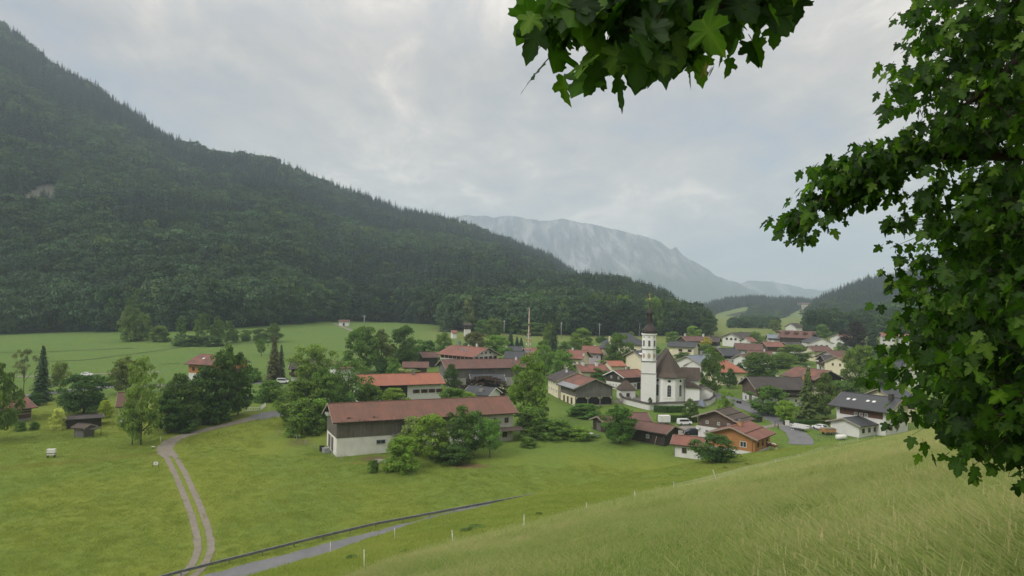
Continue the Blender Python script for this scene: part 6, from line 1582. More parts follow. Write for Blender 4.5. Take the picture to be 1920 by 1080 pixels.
# ------------------------------------------------------------------ grass blades
def blade_mat(name, stops, trans=0.3):
    m, t, b, o = new_mat(name)
    info = t.nodes.new('ShaderNodeObjectInfo'); at = t.nodes.new('ShaderNodeAttribute'); at.attribute_name = 'tone'
    g_ = obj_coord(t, (1, 1, 1), True); n = math_node(t, 'ADD', math_node(t, 'MULTIPLY', noise(t, g_, .3, 4), .5), math_node(t, 'MULTIPLY', noise(t, g_, .06, 3), .5))
    f = math_node(t, 'ADD', math_node(t, 'MULTIPLY', at.outputs['Fac'], .5), math_node(t, 'ADD', math_node(t, 'MULTIPLY', info.outputs['Random'], .2), math_node(t, 'MULTIPLY_ADD', n, 1.2, -.45)))
    col = ramp(t, f, stops)
    L(t, col, b.inputs['Base Color']); b.inputs['Roughness'].default_value = .7; b.inputs['Specular IOR Level'].default_value = .15
    tr = t.nodes.new('ShaderNodeBsdfTranslucent'); L(t, col, tr.inputs[0])
    mx = t.nodes.new('ShaderNodeMixShader'); mx.inputs[0].default_value = trans
    L(t, b.outputs[0], mx.inputs[1]); L(t, tr.outputs[0], mx.inputs[2]); L(t, mx.outputs[0], o.inputs[0])
blade_mat('tall_blade', [(0.08, (0.16, 0.28, 0.05)), (0.35, (0.35, 0.45, 0.125)), (0.63, (0.54, 0.545, 0.225)), (0.97, (0.66, 0.53, 0.32))], .5)
blade_mat('short_blade', [(0.1, (0.21, 0.30, 0.055)), (0.5, (0.34, 0.41, 0.08)), (0.9, (0.48, 0.45, 0.14))], .5)
blade_mat('weed_blade', [(0.1, (0.04, 0.075, 0.02)), (0.9, (0.085, 0.135, 0.035))])
def tuft(name, seed, n, h, spread, w, mat, lean=.5, heads=0.0):
    rng = np.random.RandomState(seed); VV = []; FF = []; TT = []
    for i in range(n):
        a = rng.rand() * 6.28; r = spread * math.sqrt(rng.rand()); bx, by = r * math.cos(a), r * math.sin(a)
        hh = h * (.45 + .75 * rng.rand()); th = rng.rand() * 6.28; ln = lean * hh * (.3 + rng.rand()); ww = w * (.6 + .8 * rng.rand())
        dx, dy = math.cos(th) * ln + .45 * hh * lean, math.sin(th) * ln; sx, sy = -math.sin(th + .5) * ww, math.cos(th + .5) * ww
        tn = rng.rand() * .75; b = len(VV)
        VV += [(bx - sx, by - sy, -.05), (bx + sx, by + sy, -.05), (bx + dx * .35 + sx * .8, by + dy * .35 + sy * .8, hh * .6), (bx + dx * .35 - sx * .8, by + dy * .35 - sy * .8, hh * .6), (bx + dx, by + dy, hh * .98), (bx + dx + sx * .15, by + dy + sy * .15, hh)]
        TT += [tn * .7, tn * .7, tn, tn, tn + .1, tn + .1]
        FF += [(b, b + 1, b + 2, b + 3), (b + 3, b + 2, b + 5, b + 4)]
        if rng.rand() < heads:
            b = len(VV); s2 = w * 2.2; hx, hy = bx + dx, by + dy
            VV += [(hx - s2 * .5, hy, hh * .86), (hx + s2 * .5, hy, hh * .86), (hx + s2 * .6, hy, hh * 1.04), (hx, hy, hh * 1.16)]; TT += [.95 + .2 * rng.rand()] * 4
            FF.append((b, b + 1, b + 2, b + 3))
    return loose(name, np_mesh(name, VV, FF, [M[mat]], attrs={'tone': ('FLOAT', TT)}))
TALLP = [tuft('grass_tuft', 400 + i, 80, .27, .42, .0034, 'tall_blade', 1.0, .12) for i in range(5)]
TALLC = [tuft('grass_tuft', 420 + i, 70, .27, .85, .008, 'tall_blade', 1.0, .14) for i in range(4)]
SHORT = [tuft('grass_tuft', 440 + i, 42, .13, .45, .010, 'short_blade', .8) for i in range(4)]
MEADW = [tuft('grass_tuft', 460 + i, 46, .17, .85, .014, 'short_blade', .9, .1) for i in range(4)]
WEED = [tuft('weed', 480 + i, 40, .55, .5, .035, 'weed_blade', .7) for i in range(3)]
def grass(name, n, fn, protos, label, seed, smin=.75, smax=1.25):
    rng = np.random.RandomState(seed)
    x, y = fn(rng, n)
    z = Zg(x, y)
    # keep what the view can take in, with a margin for a step to the side
    u = x / np.maximum(y, .5)
    k = (np.abs(u) < .95) & (y > 1.0)
    x, y, z = x[k], y[k], z[k]; m = len(x)
    s_ = smin + (smax - smin) * rng.rand(m)
    s_ = s_ * (1 + .45 * fbm(x / 3.0, y / 3.0, 3))
    rot = np.stack([rng.randn(m) * .12, rng.randn(m) * .12, fbm(x / 5 + 7, y / 5, 3) * 5 + rng.randn(m) * .7], 1)
    return scatter(name, np.stack([x, y, z], 1), rot, np.stack([s_, s_, s_ * (.8 + .5 * rng.rand(m))], 1), rng.randint(0, len(protos), m), protos, label)
def polar_points(y0, y1, power):
    def fn(rng, n):
        m = n * 3
        yy = (y0 ** power + (y1 ** power - y0 ** power) * rng.rand(m)) ** (1 / power)
        xx = yy * (rng.rand(m) * 1.9 - .95)
        return xx, yy
    return fn
def masked(fn, test):
    def f2(rng, n):
        x, y = fn(rng, n); k = test(x, y); x, y = x[k], y[k]; return x[:n], y[:n]
    return f2
on_hill = lambda x, y: Zhill(x, y) > Zvalley(x, y) + .3
tallz = lambda x, y: on_hill(x, y) & (edge_dist(x, y) < -.3 + .8 * fbm(x / 4, y / 4, 2))
grass('tall_grass', 36000, masked(polar_points(3.0, 42, 1.15), tallz), TALLP, 'tall seeding meadow grass on the near slope', 1)
grass('tall_grass', 36000, masked(polar_points(30, 175, 1.25), tallz), TALLC, 'tall seeding meadow grass farther along the slope', 2)
grass('short_grass', 30000, masked(polar_points(22, 160, 1.3), lambda x, y: on_hill(x, y) & (edge_dist(x, y) > -.5)), SHORT, 'grazed short grass of the pasture strip', 3)
def off_road(x, y):
    lane = np.array([(p.x, p.y) for p in lane_line]); tr = np.array([(p.x, p.y) for p in list(g) + list(bend_pts)])
    def dist(P):
        d = np.full(len(x), 1e9)
        for a, b in zip(P[:-1], P[1:]):
            ab = b - a; t = np.clip(((x - a[0]) * ab[0] + (y - a[1]) * ab[1]) / (ab @ ab + 1e-9), 0, 1)
            d = np.minimum(d, np.hypot(x - a[0] - t * ab[0], y - a[1] - t * ab[1]))
        return d
    bare = np.zeros(len(x), bool)
    for (p, rx, ry) in BARE: bare |= np.hypot((x - p.x) / rx, (y - p.y) / ry) < .85
    return (dist(lane) > 2.3) & (dist(tr) > 1.75) & ~bare
grass('meadow_tufts', 17000, masked(polar_points(75, 185, 1.2), lambda x, y: ~on_hill(x, y) & off_road(x, y) & ((x < -60 + 14 * fbm(x / 12, y / 12, 2)) | (y < 150 + 10 * fbm(x / 12, y / 12, 2) - .22 * (x + 40)))), MEADW, 'uncut grass of the lower meadow', 4)
# dock and thistle clumps in the slope
rw = random.Random(9)
def weed(px_, py_, w_, h_, label, group, col=(0.050, 0.082, 0.024)):
    p = G(px_, py_); o = link('weed_clump', TREE['bush'][rw.randrange(4)][0]); o.location = p - Vector((0, 0, .05)); o.rotation_euler = (0, 0, rw.uniform(0, 6)); o.scale = (w_, w_, h_); o.color = (*col, 1)
    tag(o, label, 'weed', group)
for (a_, b_, w_) in [(1490, 985, 1.0), (1535, 992, 1.3), (1572, 986, .9), (1600, 1003, .8), (1350, 1042, .7), (1720, 962, .7), (1690, 1032, .8), (1300, 1000, .5), (1480, 1050, .6), (1640, 930, .6), (1420, 940, .5)]:
    weed(a_, b_, w_, .42 * w_ ** .5, 'dark leafy weed clump standing in the tall grass of the slope', 'weed clumps in the tall grass')
for (a_, b_, w_) in [(1010, 966, .8), (893, 993, 1.8), (875, 998, 1.2), (1185, 938, .7), (1360, 878, .9), (660, 1050, .8), (1245, 910, .7), (1400, 871, .8), (1130, 950, .6), (1060, 975, .6), (760, 1040, .7)]:
    weed(a_, b_, w_, .32, 'small dark weed tuft on the grazed pasture strip', 'weed tufts on the pasture', (0.075, 0.115, 0.032))
# ------------------------------------------------------------------ guard rail along the lane
gr = [_vpoint(*p) for p in ((250, 1105), (340, 1080), (430, 1057), (580, 1019), (705, 989), (875, 957), (1045, 925))]
rail = empty('guard_rail', gr[0], 0, 'grey steel guard rail on posts along the lane', 'guard rail')
GQ = []
for a, b in zip(gr[:-1], gr[1:]):
    n = max(1, int((b - a).length / 2.0))
    for k in range(n): GQ.append(a.lerp(b, k / n))
GQ = [Vector((p.x, p.y, z_at(p.x, p.y))) - gr[0] for p in GQ]
prof_w = [(-.02, .40), (.06, .45), (.06, .54), (-.02, .60), (.06, .66), (.06, .75), (-.02, .80), (-.06, .80), (-.06, .40)]
mb = MB(); b0 = 0; m_ = len(prof_w)
for i, p in enumerate(GQ):
    t = (GQ[min(i + 1, len(GQ) - 1)] - GQ[max(i - 1, 0)]); t.z = 0; t.normalize(); nn = Vector((t.y, -t.x, 0))
    mb.v += [tuple(p + nn * a + Vector((0, 0, c_))) for a, c_ in prof_w]
for i in range(len(GQ) - 1):
    for k in range(m_):
        a = i * m_ + k; b = i * m_ + (k + 1) % m_; mb.f.append((a, b, b + m_, a + m_)); mb.m.append(0); mb.sm.append(False)
plain('old_steel', (0.20, 0.205, 0.21), .6, .2, .4); mb.build('beam', M['old_steel'], rail)
for i in range(0, len(GQ), 2):
    mb = MB(); p = GQ[i]; t = (GQ[min(i + 1, len(GQ) - 1)] - GQ[max(i - 1, 0)]); nn = Vector((t.y, -t.x, 0)).normalized() * -.11
    mb.box(-.05, .05, -.05, .05, -.5, .72); o = mb.build('post', M['steel'], rail); o.location = p + nn
# ------------------------------------------------------------------ posts of the electric fence between mown pasture and tall grass
fp = [(620, 1040, 1.1), (683, 1074, 1.15), (740, 1012, 1.0), (850, 1035, 1.15), (982, 1001, 1.1), (1098, 968, 1.1), (1191, 944, 1.1), (1264, 927, 1.2), (1346, 908, 1.5), (1400, 889, 1.0), (1454, 873, 1.0), (1497, 862, 1.0), (1540, 846, 1.0), (1575, 838, 1.0), (1608, 829, 1.0), (1640, 822, 1.0)]
pm = MB(); pm.tube([(0, 0, -.2), (0, 0, 1.0)], .017, 6); pm.box(-.018, .018, -.04, .04, .94, .99); pmesh = pm.mesh('fence_post', M['white_paint'])
for i, (a, b, h_) in enumerate(fp):
    p = G(a, b); o = link('fence_post', pmesh); o.location = p; o.scale = (1.1, 1.1, h_); o.rotation_euler = (rv.uniform(-.08, .08), rv.uniform(-.1, .06) - (.3 if i == 8 else 0), 0)
    tag(o, 'thin white plastic fence post at the edge of the tall grass' if i != 8 else 'leaning taller fence post at the edge of the tall grass', 'fence post', 'electric fence posts on the slope')
nt_ = empty('fence_netting', G(1346, 908), 0, 'fine white electric netting strung along the upper edge of the pasture', 'fence')
npt = [G(*p[:2]) for p in fp[7:]]; o0 = G(1346, 908)
mb = MB()
for z_ in (.35, .65, .95):
    mb.tube([p - o0 + Vector((0, 0, z_)) for p in npt], .008, 4)
mb.build('strand', M['white_paint'], nt_)
mb = MB()
for a, b in zip(npt[:-1], npt[1:]):
    n = max(2, int((b - a).length / 1.5))
    for k in range(n):
        q = a.lerp(b, (k + .5) / n) - o0; mb.tube([q, q + Vector((0, 0, .95))], .007, 4)
mb.build('upright', M['white_paint'], nt_)
# ------------------------------------------------------------------ the fence round the barn's corner
bf = [G(*p) for p in ((524, 816), (541, 820), (556, 827), (572, 836), (588, 843), (604, 851), (622, 859), (640, 866))]
f_ = empty('wire_fence', bf[0], 0, 'wire fence on grey posts by the barn corner', 'fence')
for p in bf:
    mb = MB(); mb.tube([(0, 0, -.3), (0, 0, 1.35)], .05, 6); mb.box(-.07, .07, -.07, .07, 1.28, 1.40); o = mb.build('post', M['grey_paint'], f_); o.location = p - bf[0]
mb = MB()
for z_ in (.5, .9, 1.25): mb.tube([p - bf[0] + Vector((0, 0, z_)) for p in bf], .012, 4)
mb.build('wire', M['steel'], f_)
def bin_(px, py, label, mat='black_rubber', h=1.1, w=.9):
    p = G(px, py); r = empty('bin', p, rv.uniform(0, 1), label, 'bin')
    mb = MB(); mb.prism([(-w * .42, -w * .42), (w * .42, -w * .42), (w * .5, w * .5), (-w * .5, w * .5)], 0, h, 0, 'z'); mb.build('body', M[mat], r)
    mb = MB(); mb.box(-w * .55, w * .55, -w * .5, w * .55, h + .003, h + .08); mb.build('lid', M[mat], r)
bin_(603, 846, 'left dark plastic bin at the barn gable'); bin_(612, 849, 'right dark plastic bin at the barn gable', 'grey_paint', 1.0, 1.3)
bin_(1636, 812, 'left green bin by the white double garage', 'green_paint'); bin_(1645, 811, 'right green bin by the white double garage', 'green_paint')
p = G(712, 867); mb = MB(); mb.lathe([(1.5, -.2), (1.35, .5), (.9, .75), (.02, .85)], 9); o = mb.build('boulder', M['stone']); o.location = p; o.scale = (1.2, .7, .8); tag(o, 'flat pale boulder beside the bright round bush', 'boulder')
# ------------------------------------------------------------------ white railing of the little bridge
rl = [G(*p) for p in ((458, 771), (487, 771), (498, 762))]
r_o = empty('railing', rl[0], 0, 'white wooden railing at the asphalt yard', 'railing')
mb = MB()
for z_ in (.25, 1.0): mb.tube([p - rl[0] + Vector((0, 0, z_)) for p in rl], .07, 6)
mb.build('rail', M['white_paint'], r_o)
mb = MB()
for a, b in zip(rl[:-1], rl[1:]):
    n = int((b - a).length / .45)
    for k in range(n + 1):
        q = a.lerp(b, k / n) - rl[0]; mb.box(q.x - .05, q.x + .05, q.y - .05, q.y + .05, q.z, q.z + .99)
mb.build('baluster', M['white_paint'], r_o)
# ------------------------------------------------------------------ signs and markers on the lower meadow
p = G(96, 858); b_ = empty('beehive', p, .2, 'white beehive cabinet on dark legs standing in the meadow', 'beehive')
mb = MB(); mb.box(-.75, .75, -.35, .35, .95, 1.75); mb.build('cabinet', M['white_paint'], b_); mb = MB(); mb.box(-.7, .7, -.36, .3, .55, .82); mb.build('lower_box', M['white_paint'], b_)
mb = MB(); mb.box(-.8, .8, -.4, .4, .83, .945); mb.build('slot', M['dark_wood'], b_)
for a in (-.6, .6):
    mb = MB(); mb.box(a - .05, a + .05, -.3, .3, -.1, .545); mb.build('leg', M['dark_wood'], b_)
p = G(292, 877); s_ = empty('sign', p, .1, 'small white notice board with a grey emblem beside the track', 'sign')
mb = MB(); mb.box(-.48, .48, -.03, .03, .55, 1.15); mb.build('board', M['white_paint'], s_); mb = MB(); mb.prism([(.12 * math.cos(a), .86 + .12 * math.sin(a)) for a in np.linspace(0, 6.28, 10)[:-1]], -.045, -.032, 0, 'y'); mb.build('emblem', M['grey_paint'], s_)
for a in (-.53, .53):
    mb = MB(); mb.box(a - .04, a + .04, -.04, .04, -.2, 1.2); mb.build('post', M['dark_wood'], s_)
p = G(287, 842); s_ = empty('sign', p, .0, 'tiny white plate on a low post under the tall pale tree', 'sign'); mb = MB(); mb.box(-.3, .3, -.2, .2, .5, .56); mb.build('plate', M['white_paint'], s_); mb = MB(); mb.box(-.05, .05, -.05, .05, -.1, .495); mb.build('post', M['dark_wood'], s_)
p = G(301, 829); mb = MB(); mb.tube([(0, 0, -.2), (0, 0, 1.2)], .06, 6); mb.box(-.08, .08, -.08, .08, .55, .8); o = mb.build('marker_post', M['white_paint']); o.location = p; tag(o, 'slim white marker post at the track bend', 'post')
# ------------------------------------------------------------------ maypole and overhead line masts
p = G(990, 694); u_, e_ = ray(990.5, 577); Hm = e_ * p.y - p.z
mp_ = empty('maypole', p, .2, 'tall slender maypole with figure boards rising above the village', 'maypole')
mb = MB(); mb.tube([(0, 0, -.5), (0, 0, Hm * .5), (0, 0, Hm)], [.34, .27, .13], 10); plain('pole_pink', (0.62, 0.46, 0.38), .6, 0, .25); mb.build('pole', M['pole_pink'], mp_)
for i in range(8):
    z_ = Hm * (.18 + .055 * i); w_ = 1.5 - .1 * i
    mb = MB(); mb.box(-w_, w_, -.05, .05, z_, z_ + .12); o = mb.build('cross_arm', M['white_paint'], mp_)
    for q in (-1, 1):
        c = MB(); c.prism([(q * w_ * .62, z_ + .12), (q * w_ * 1.0, z_ + .12), (q * w_ * 1.0, z_ + .75), (q * w_ * .81, z_ + 1.0), (q * w_ * .62, z_ + .75)], -.04, .04, 0, 'y'); c.build('figure_board', M[['white_paint', 'red_paint', 'blue_paint', 'light_wood'][i % 4]], o)
mb = MB(); mb.lathe([(.3, Hm * .72), (.62, Hm * .725), (.62, Hm * .735), (.3, Hm * .74)], 12); mb.build('wreath', M['green_paint'], mp_)
def mast(px, b, t, label, arms=1, w=2.2):
    p = G(px, b); H = ray(px, t)[1] * p.y - p.z; r = empty('power_mast', p, rv.uniform(-.3, .3), label, 'mast', 'overhead line masts')
    mb = MB(); mb.tube([(0, 0, -.5), (0, 0, H)], [.28, .18], 6); mb.build('pole', M['grey_paint'], r); mb = MB(); mb.box(-w / 2, w / 2, -.1, .1, H - .9, H - .65); mb.build('cross_arm', M['grey_paint'], r)
mast(682.5, 617, 591, 'grey power mast on the meadow right of the tiny chapel', 1, 3.5); mast(1052, 633, 604, 'grey power mast right of the dark spruce behind the cream house'); mast(1124, 632, 606, 'grey power mast left of the schoolhouse'); mast(1199, 631, 606, 'grey power mast just left of the church tower'); mast(945, 628, 600, 'grey power mast before the forest behind the inn')
p = G(876, 630); H = 10; r = empty('watch_hut', p, .2, 'small dark hut raised on a white base among the far trees', 'hut'); mb = MB(); mb.box(-2, 2, -1.6, 1.6, -.5, 4.5); mb.build('base', M['white_plaster'], r); mb = MB(); mb.box(-2.2, 2.2, -1.8, 1.8, 4.51, 7.2); mb.build('cabin', M['dark_wood'], r); mb = MB(); mb.prism([(-2.4, 7.21), (2.4, 7.21), (0, 8.6)], -2.6, 2.6); mb.build('roof', M['dark_tile'], r)
# ------------------------------------------------------------------ vehicles
def wheel(parent, x, y, r=.33, w=.22):
    mb = MB(); n = 14
    mb.prism([(r * math.cos(a), r + r * math.sin(a)) for a in np.linspace(0, 2 * math.pi, n + 1)[:-1]], -w / 2, w / 2, 0, 'y'); o = mb.build('wheel', M['black_rubber'], parent); o.location = (x, y, 0)
    c = MB(); c.prism([(r * .6 * math.cos(a), r + r * .6 * math.sin(a)) for a in np.linspace(0, 2 * math.pi, n + 1)[:-1]], -w / 2 - .01, w / 2 + .01, 0, 'y'); c.build('rim', M['steel'], o)
def car(px, py, rz, mat, label, van=False, s=1.0):
    p = G(px, py); r = empty('parked_car', (p.x, p.y, p.z + .06), rz, label, 'car'); r.scale = (s, s, s)
    L_ = 4.3
    if van: prof_ = [(-2.1, .35), (2.1, .35), (2.2, .6), (2.15, 1.0), (1.5, 1.15), (1.0, 1.85), (-2.0, 1.9), (-2.15, 1.0)]
    else: prof_ = [(-2.1, .32), (2.1, .32), (2.18, .55), (2.08, .82), (1.25, .95), (.55, 1.42), (-1.2, 1.46), (-1.95, .98), (-2.15, .85)]
    mb = MB(); w = .85; b = 0; n = len(prof_)
    secs = [(-w, .93), (-w * .97, 1.0), (w * .97, 1.0), (w, .93)]
    for (yy, k) in secs:
        for (a, c) in prof_: mb.v.append((a * k, yy * (1 if c < 1.0 else .84), .32 + (c - .32) * (k if c > .9 else 1)))
    for i in range(3):
        for j in range(n):
            j2 = (j + 1) % n; mb.f.append((i * n + j, i * n + j2, (i + 1) * n + j2, (i + 1) * n + j)); mb.m.append(0); mb.sm.append(False)
    mb.f.append(tuple(range(n))[::-1]); mb.m.append(0); mb.sm.append(False); mb.f.append(tuple(3 * n + j for j in range(n))); mb.m.append(0); mb.sm.append(False)
    mb.build('body', M[mat], r)
    g_ = MB(); ht = 1.36 if not van else 1.75
    for q in (-1, 1): g_.prism([(-1.55, .98), (1.05, .98), (.5, ht - .02), (-1.15, ht)], q * .78, q * .80, 0, 'y') if not van else g_.prism([(-1.8, 1.15), (1.25, 1.15), (.95, 1.7), (-1.8, 1.72)], q * .80, q * .825, 0, 'y')
    if not van: g_.face([(1.24, -.62, .965), (1.24, .62, .965), (.62, .58, 1.40), (.62, -.58, 1.40)]); g_.face([(-1.93, -.6, 1.0), (-1.93, .6, 1.0), (-1.3, .56, 1.44), (-1.3, -.56, 1.44)])
    else: g_.face([(1.52, -.66, 1.17), (1.52, .66, 1.17), (1.06, .62, 1.80), (1.06, -.62, 1.80)])
    g_.build('window_glass', M['window_glass'], r)
    for a in (-1.35, 1.35):
        for q in (-.78, .78): wheel(r, a, q)
    for q in (-.6, .6):
        h = MB(); h.box(2.10, 2.20, q - .16, q + .16, .62, .76); h.build('headlight', M['white_paint'], r)
    return r
car(1297, 815, 3.3, 'car_dark', 'dark parked car beside the white ground floor of the timber house'); car(1538, 806, 1.9, 'car_white', 'white parked car on the forecourt of the double garage'); car(1283, 797, .2, 'car_white', 'white car half behind garden plants near the clipped hedge', True, .9)
car(530, 719, .2, 'car_white', 'white van on the valley road beside the spruce', True, .95); car(163, 705, 0, 'car_white', 'tiny white car on the pale meadow lane', False, .9)
def trailer(px, py, rz, label, kind):
    p = G(px, py); r = empty('trailer', (p.x, p.y, p.z + .05), rz, label, 'trailer')
    if kind == 'box':
        mb = MB(); mb.box(-1.5, 1.5, -.85, .85, .55, 2.3); mb.build('box', M['white_paint'], r); mb = MB(); mb.box(-1.55, 1.55, -.8, .8, .42, .545); mb.build('chassis', M['black_rubber'], r)
    elif kind == 'stake':
        mb = MB(); mb.box(-2.2, 2.2, -.9, .9, .6, .75); mb.build('bed', M['grey_paint'], r)
        mb = MB()
        for q in (-.9, .86): mb.box(-2.2, 2.2, q, q + .04, 1.3, 1.55); mb.box(-2.2, 2.2, q, q + .04, .76, .95)
        for a in np.linspace(-2.15, 2.15, 7):
            for q in (-.93, .9): mb.box(a - .05, a + .05, q, q + .03, .755, 1.56)
        mb.build('side_rack', M['white_paint'], r)
    elif kind == 'tip':
        mb = MB(); mb.prism([(-1.7, .7), (1.7, .7), (1.9, 1.5), (-1.9, 1.5)], -.9, .9, 0, 'y'); mb.build('tub', M['ochre_paint'], r); mb = MB(); mb.box(-1.5, 1.5, -.95, .95, 1.505, 1.7); mb.build('load', M['gravel_track'], r)
    else:
        mb = MB(); mb.box(-1.7, 1.7, -.7, .7, .5, .62); mb.build('bed', M['green_paint'], r); mb = MB(); mb.box(-1.7, -.2, -.72, .72, .63, .9); mb.build('load', M['white_paint'], r)
    for q in (-.82, .82):
        for a in ((-.45, .45) if kind != 'flat' else (0,)): wheel(r, a * 1.6, q, .3)
    mb = MB(); mb.tube([(1.5, 0, .5), (2.9, 0, .4)], .05, 6); mb.build('drawbar', M['black_rubber'], r)
trailer(1245, 795, .1, 'white box trailer parked before the clipped hedge', 'box'); trailer(1499, 807, 2.2, 'white sided stake trailer at the edge of the street', 'stake'); trailer(1552, 815, .2, 'ochre tipping trailer loaded with earth beside the white parked car', 'tip'); trailer(1112, 820, -.5, 'old flat trailer with a white load by the small dark shed', 'flat')
p = G(1577, 825); r = empty('water_tank', p, .15, 'white horizontal water tank on the grass by the slope', 'tank'); mb = MB(); mb.tube([(-1.3, 0, .75), (-1.2, 0, .75), (1.2, 0, .75), (1.3, 0, .75)], [.35, .62, .62, .35], 14); mb.build('drum', M['white_paint'], r)
for a in (-.9, .9):
    mb = MB(); mb.box(a - .08, a + .08, -.45, .45, -.1, .2); mb.build('foot', M['grey_paint'], r)
p = G(1612, 816); mb = MB(); mb.lathe([(1.0, 0), (1.05, .75), (.95, .75), (.9, .1)], 18); mb.lathe([(1.06, .72), (1.1, .76), (1.06, .80)], 18); o = mb.build('feed_ring', M['black_rubber']); o.location = p; tag(o, 'black round feed trough at the slope edge', 'trough')
p = G(1543, 826); r = empty('hay_rack', p, .2, 'grey tubular hay rack on the grass below the forecourt', 'hay rack'); mb = MB()
for q in (-.8, .8): mb.tube([(-1.8, q, 0), (-1.6, q, .9), (0, q, 1.15), (1.6, q, .9), (1.8, q, 0)], .035, 5)
for a in (-1.5, 0, 1.5): mb.tube([(a, -.8, .95), (a, .8, .95)], .03, 5)
mb.build('frame', M['steel'], r)
for i, (a, b) in enumerate(((1383, 756), (1388, 757))):
    p = G(a, b); mb = MB(); mb.lathe([(.2, -.12), (.42, -.12), (.46, 0), (.42, .12), (.2, .12)], 14); o = mb.build('tyre', M['black_rubber']); o.location = p + Vector((0, 0, .42)); o.rotation_euler = (1.35, 0, .3); tag(o, ('left' if i == 0 else 'right') + ' old tyre leaning at the white wall of the old timber farmhouse', 'tyre')
p = G(1476, 798); mb = MB(); mb.box(-.5, .5, -.25, .25, -.1, 1.25); mb.box(-.55, .55, -.3, .3, 1.252, 1.34); o = mb.build('street_cabinet', M['old_white']); o.location = p; tag(o, 'pale electrical cabinet at the street bend', 'cabinet')
for i, (a, b) in enumerate(((1453, 800), (1459, 800), (1459, 804))):
    p = G(a, b); mb = MB(); mb.tube([(0, 0, -.2), (0, 0, [1.3, .7, .6][i])], .1, 7); mb.box(-.13, .13, -.13, .13, [1.3, .7, .6][i], [1.4, .8, .7][i]); o = mb.build('wooden_post', M['brown_wood']); o.location = p; tag(o, ['taller brown post at the gravel path', 'short brown post at the far side of the gravel path', 'short brown post at the near side of the gravel path'][i], 'post')
# painted marks on the street
mb = MB()
for (a, b) in ((1486, 806), (1494, 806.5)):
    p = G(a, b)
    for k in range(3):
        x0 = p.x - .5 + k * .5; mb.face([(x0, p.y - .6, z_at(x0, p.y) + .1), (x0 + .22, p.y - .6, z_at(x0, p.y) + .1), (x0 + .5, p.y + .6, z_at(x0, p.y) + .1), (x0 + .28, p.y + .6, z_at(x0, p.y) + .1)])
o = mb.build('road_marking', M['white_paint']); tag(o, 'white zigzag marks on the street', kind='structure')
# ------------------------------------------------------------------ graves in the churchyard
gm = MB(); gm.prism([(-.35, -.2), (.35, -.2), (.35, .8), (.2, 1.0), (-.2, 1.0), (-.35, .8)], -.09, .09, 0, 'y'); gme_ = gm.mesh('gravestone', M['stone'])
for i in range(14):
    p = G(1176 + (i % 5) * 6 + rv.uniform(-1, 1), 746 + (i // 5) * 4.5); o = link('gravestone', gme_); o.location = p; o.rotation_euler = (0, 0, rv.uniform(-.2, .2)); o.scale = (1, 1, rv.uniform(.8, 1.25)); tag(o, 'small grey gravestone in the churchyard left of the tower', 'gravestone', 'gravestones in the churchyard')
p = G(1315, 765); r = empty('parasol', p, 0, 'closed grey awning tent beside the churchyard wall', 'tent'); mb = MB(); mb.lathe([(1.6, .8), (.9, 1.9), (.05, 2.9)], 6, 0, False); mb.build('canopy', M['blue_metal'], r); mb = MB(); mb.tube([(0, 0, -.1), (0, 0, .81)], .06, 6); mb.build('pole', M['steel'], r)
# ------------------------------------------------------------------ the cow at the slope edge
def skinned(name, chains, mat, parent=None, loc=(0, 0, 0), rz=0, lv=2):
    """chains: lists of (x, y, z, radius); equal points join.  The first point is the root of the body."""
    me = bpy.data.meshes.new(name); V_ = []; E_ = []; R_ = []; key = {}
    for chn in chains:
        prev = None
        for (a, b, c, r) in chn:
            k = (round(a, 3), round(b, 3), round(c, 3))
            if k not in key: key[k] = len(V_); V_.append((a, b, c)); R_.append(r)
            if prev is not None: E_.append((prev, key[k]))
            prev = key[k]
    me.from_pydata(V_, E_, []); o = link(name, me, parent); o.location = loc; o.rotation_euler = (0, 0, rz)
    md = o.modifiers.new('skin', 'SKIN'); md.use_smooth_shade = True
    for i, r in enumerate(R_):
        d = me.skin_vertices[0].data[i]; d.radius = (r, r) if not isinstance(r, tuple) else r; d.use_root = (i == 0)
    sub = o.modifiers.new('smooth', 'SUBSURF'); sub.levels = lv; sub.render_levels = lv
    me.materials.append(mat); return o
def cow_mat():
    m, t, b, o = new_mat('cow_hide'); v = obj_coord(t); n = noise(t, v, 1.6, 2); sp = t.nodes.new('ShaderNodeSeparateXYZ'); L(t, v, sp.inputs[0])
    f = math_node(t, 'ADD', n, math_node(t, 'MULTIPLY', math_node(t, 'ABSOLUTE', math_node(t, 'SUBTRACT', sp.outputs[2], .95)), .55))
    L(t, ramp(t, f, [(.60, (0.22, 0.075, 0.035)), (.68, (0.72, 0.66, 0.55))]), b.inputs['Base Color'])
cow_mat()
p = G(1447, 844); cow = empty('cow', p, 2.25, 'brown and white cow standing at the slope edge beside the orange chalet', 'cow'); cow.scale = (1.25, 1.25, 1.25)
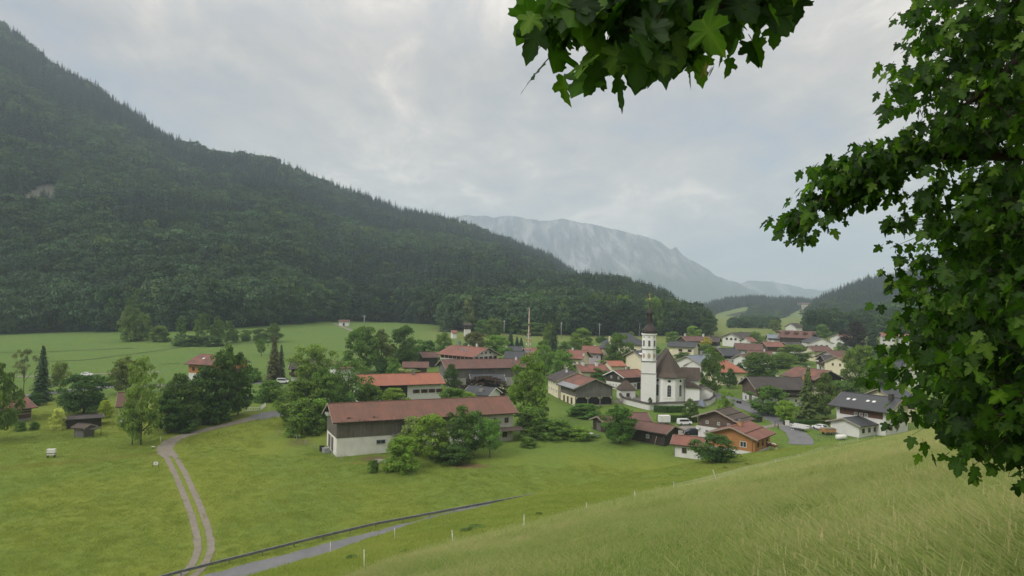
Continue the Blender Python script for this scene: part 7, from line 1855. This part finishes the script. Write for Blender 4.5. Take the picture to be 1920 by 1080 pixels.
ch_ = [[(0, 0, 1.02, .36), (.42, 0, 1.03, .36), (.72, 0, 1.08, .30), (.98, 0, 1.28, .19), (1.18, 0, 1.46, .16), (1.40, 0, 1.36, .13), (1.62, 0, 1.20, .085)],
       [(0, 0, 1.02, .36), (-.40, 0, 1.05, .37), (-.78, 0, 1.12, .30), (-.95, 0, 1.12, .16)]]
for q in (-1, 1):
    ch_.append([(.72, 0, 1.08, .30), (.70, q * .19, .82, .15), (.70, q * .19, .46, .075), (.68, q * .19, .22, .055), (.70, q * .19, .03, .075)])
    ch_.append([(-.78, 0, 1.12, .30), (-.74, q * .2, .86, .18), (-.66, q * .2, .60, .11), (-.84, q * .2, .42, .07), (-.78, q * .2, .2, .055), (-.74, q * .2, .03, .075)])
skinned('body', ch_, M['cow_hide'], cow)
for q in (-1, 1):
    skinned('ear', [[(1.2, q * .13, 1.52, .05), (1.17, q * .26, 1.54, .055), (1.14, q * .36, 1.5, .02)]], M['cow_hide'], cow, lv=1)
    skinned('horn', [[(1.14, q * .08, 1.58, .03), (1.12, q * .16, 1.68, .024), (1.16, q * .17, 1.78, .01)]], M['light_wood'], cow, lv=1)
    mb = MB(); mb.lathe([(.001, -.022), (.018, -.012), (.022, 0), (.018, .012), (.001, .022)], 8); o = mb.build('eye', M['black_rubber'], cow); o.location = (1.33, q * .12, 1.42)
skinned('tail', [[(-1.0, 0, 1.2, .05), (-1.12, 0, 1.0, .03), (-1.1, 0, .6, .025), (-1.08, 0, .42, .06), (-1.08, 0, .3, .02)]], M['cow_hide'], cow, lv=1)
skinned('udder', [[(-.5, 0, .74, .16), (-.38, 0, .68, .12)]], M['pole_pink'], cow, lv=1)
# ------------------------------------------------------------------ the hazy air of the valley
hm = bpy.data.materials.new('haze'); hm.use_nodes = True
ht = hm.node_tree; ht.nodes.clear()
ho = ht.nodes.new('ShaderNodeOutputMaterial'); hv = ht.nodes.new('ShaderNodeVolumePrincipled')
hv.inputs['Color'].default_value = (0.72, 0.85, 1.0, 1); hv.inputs['Density'].default_value = 0.00018; hv.inputs['Anisotropy'].default_value = 0.1
ht.links.new(hv.outputs[0], ho.inputs['Volume'])
mb = MB(); mb.box(-3500, 5000, -800, 8200, -60, 900)
hz = mb.build('haze', hm); tag(hz, 'thin blue haze lying in the valley air', kind='stuff')
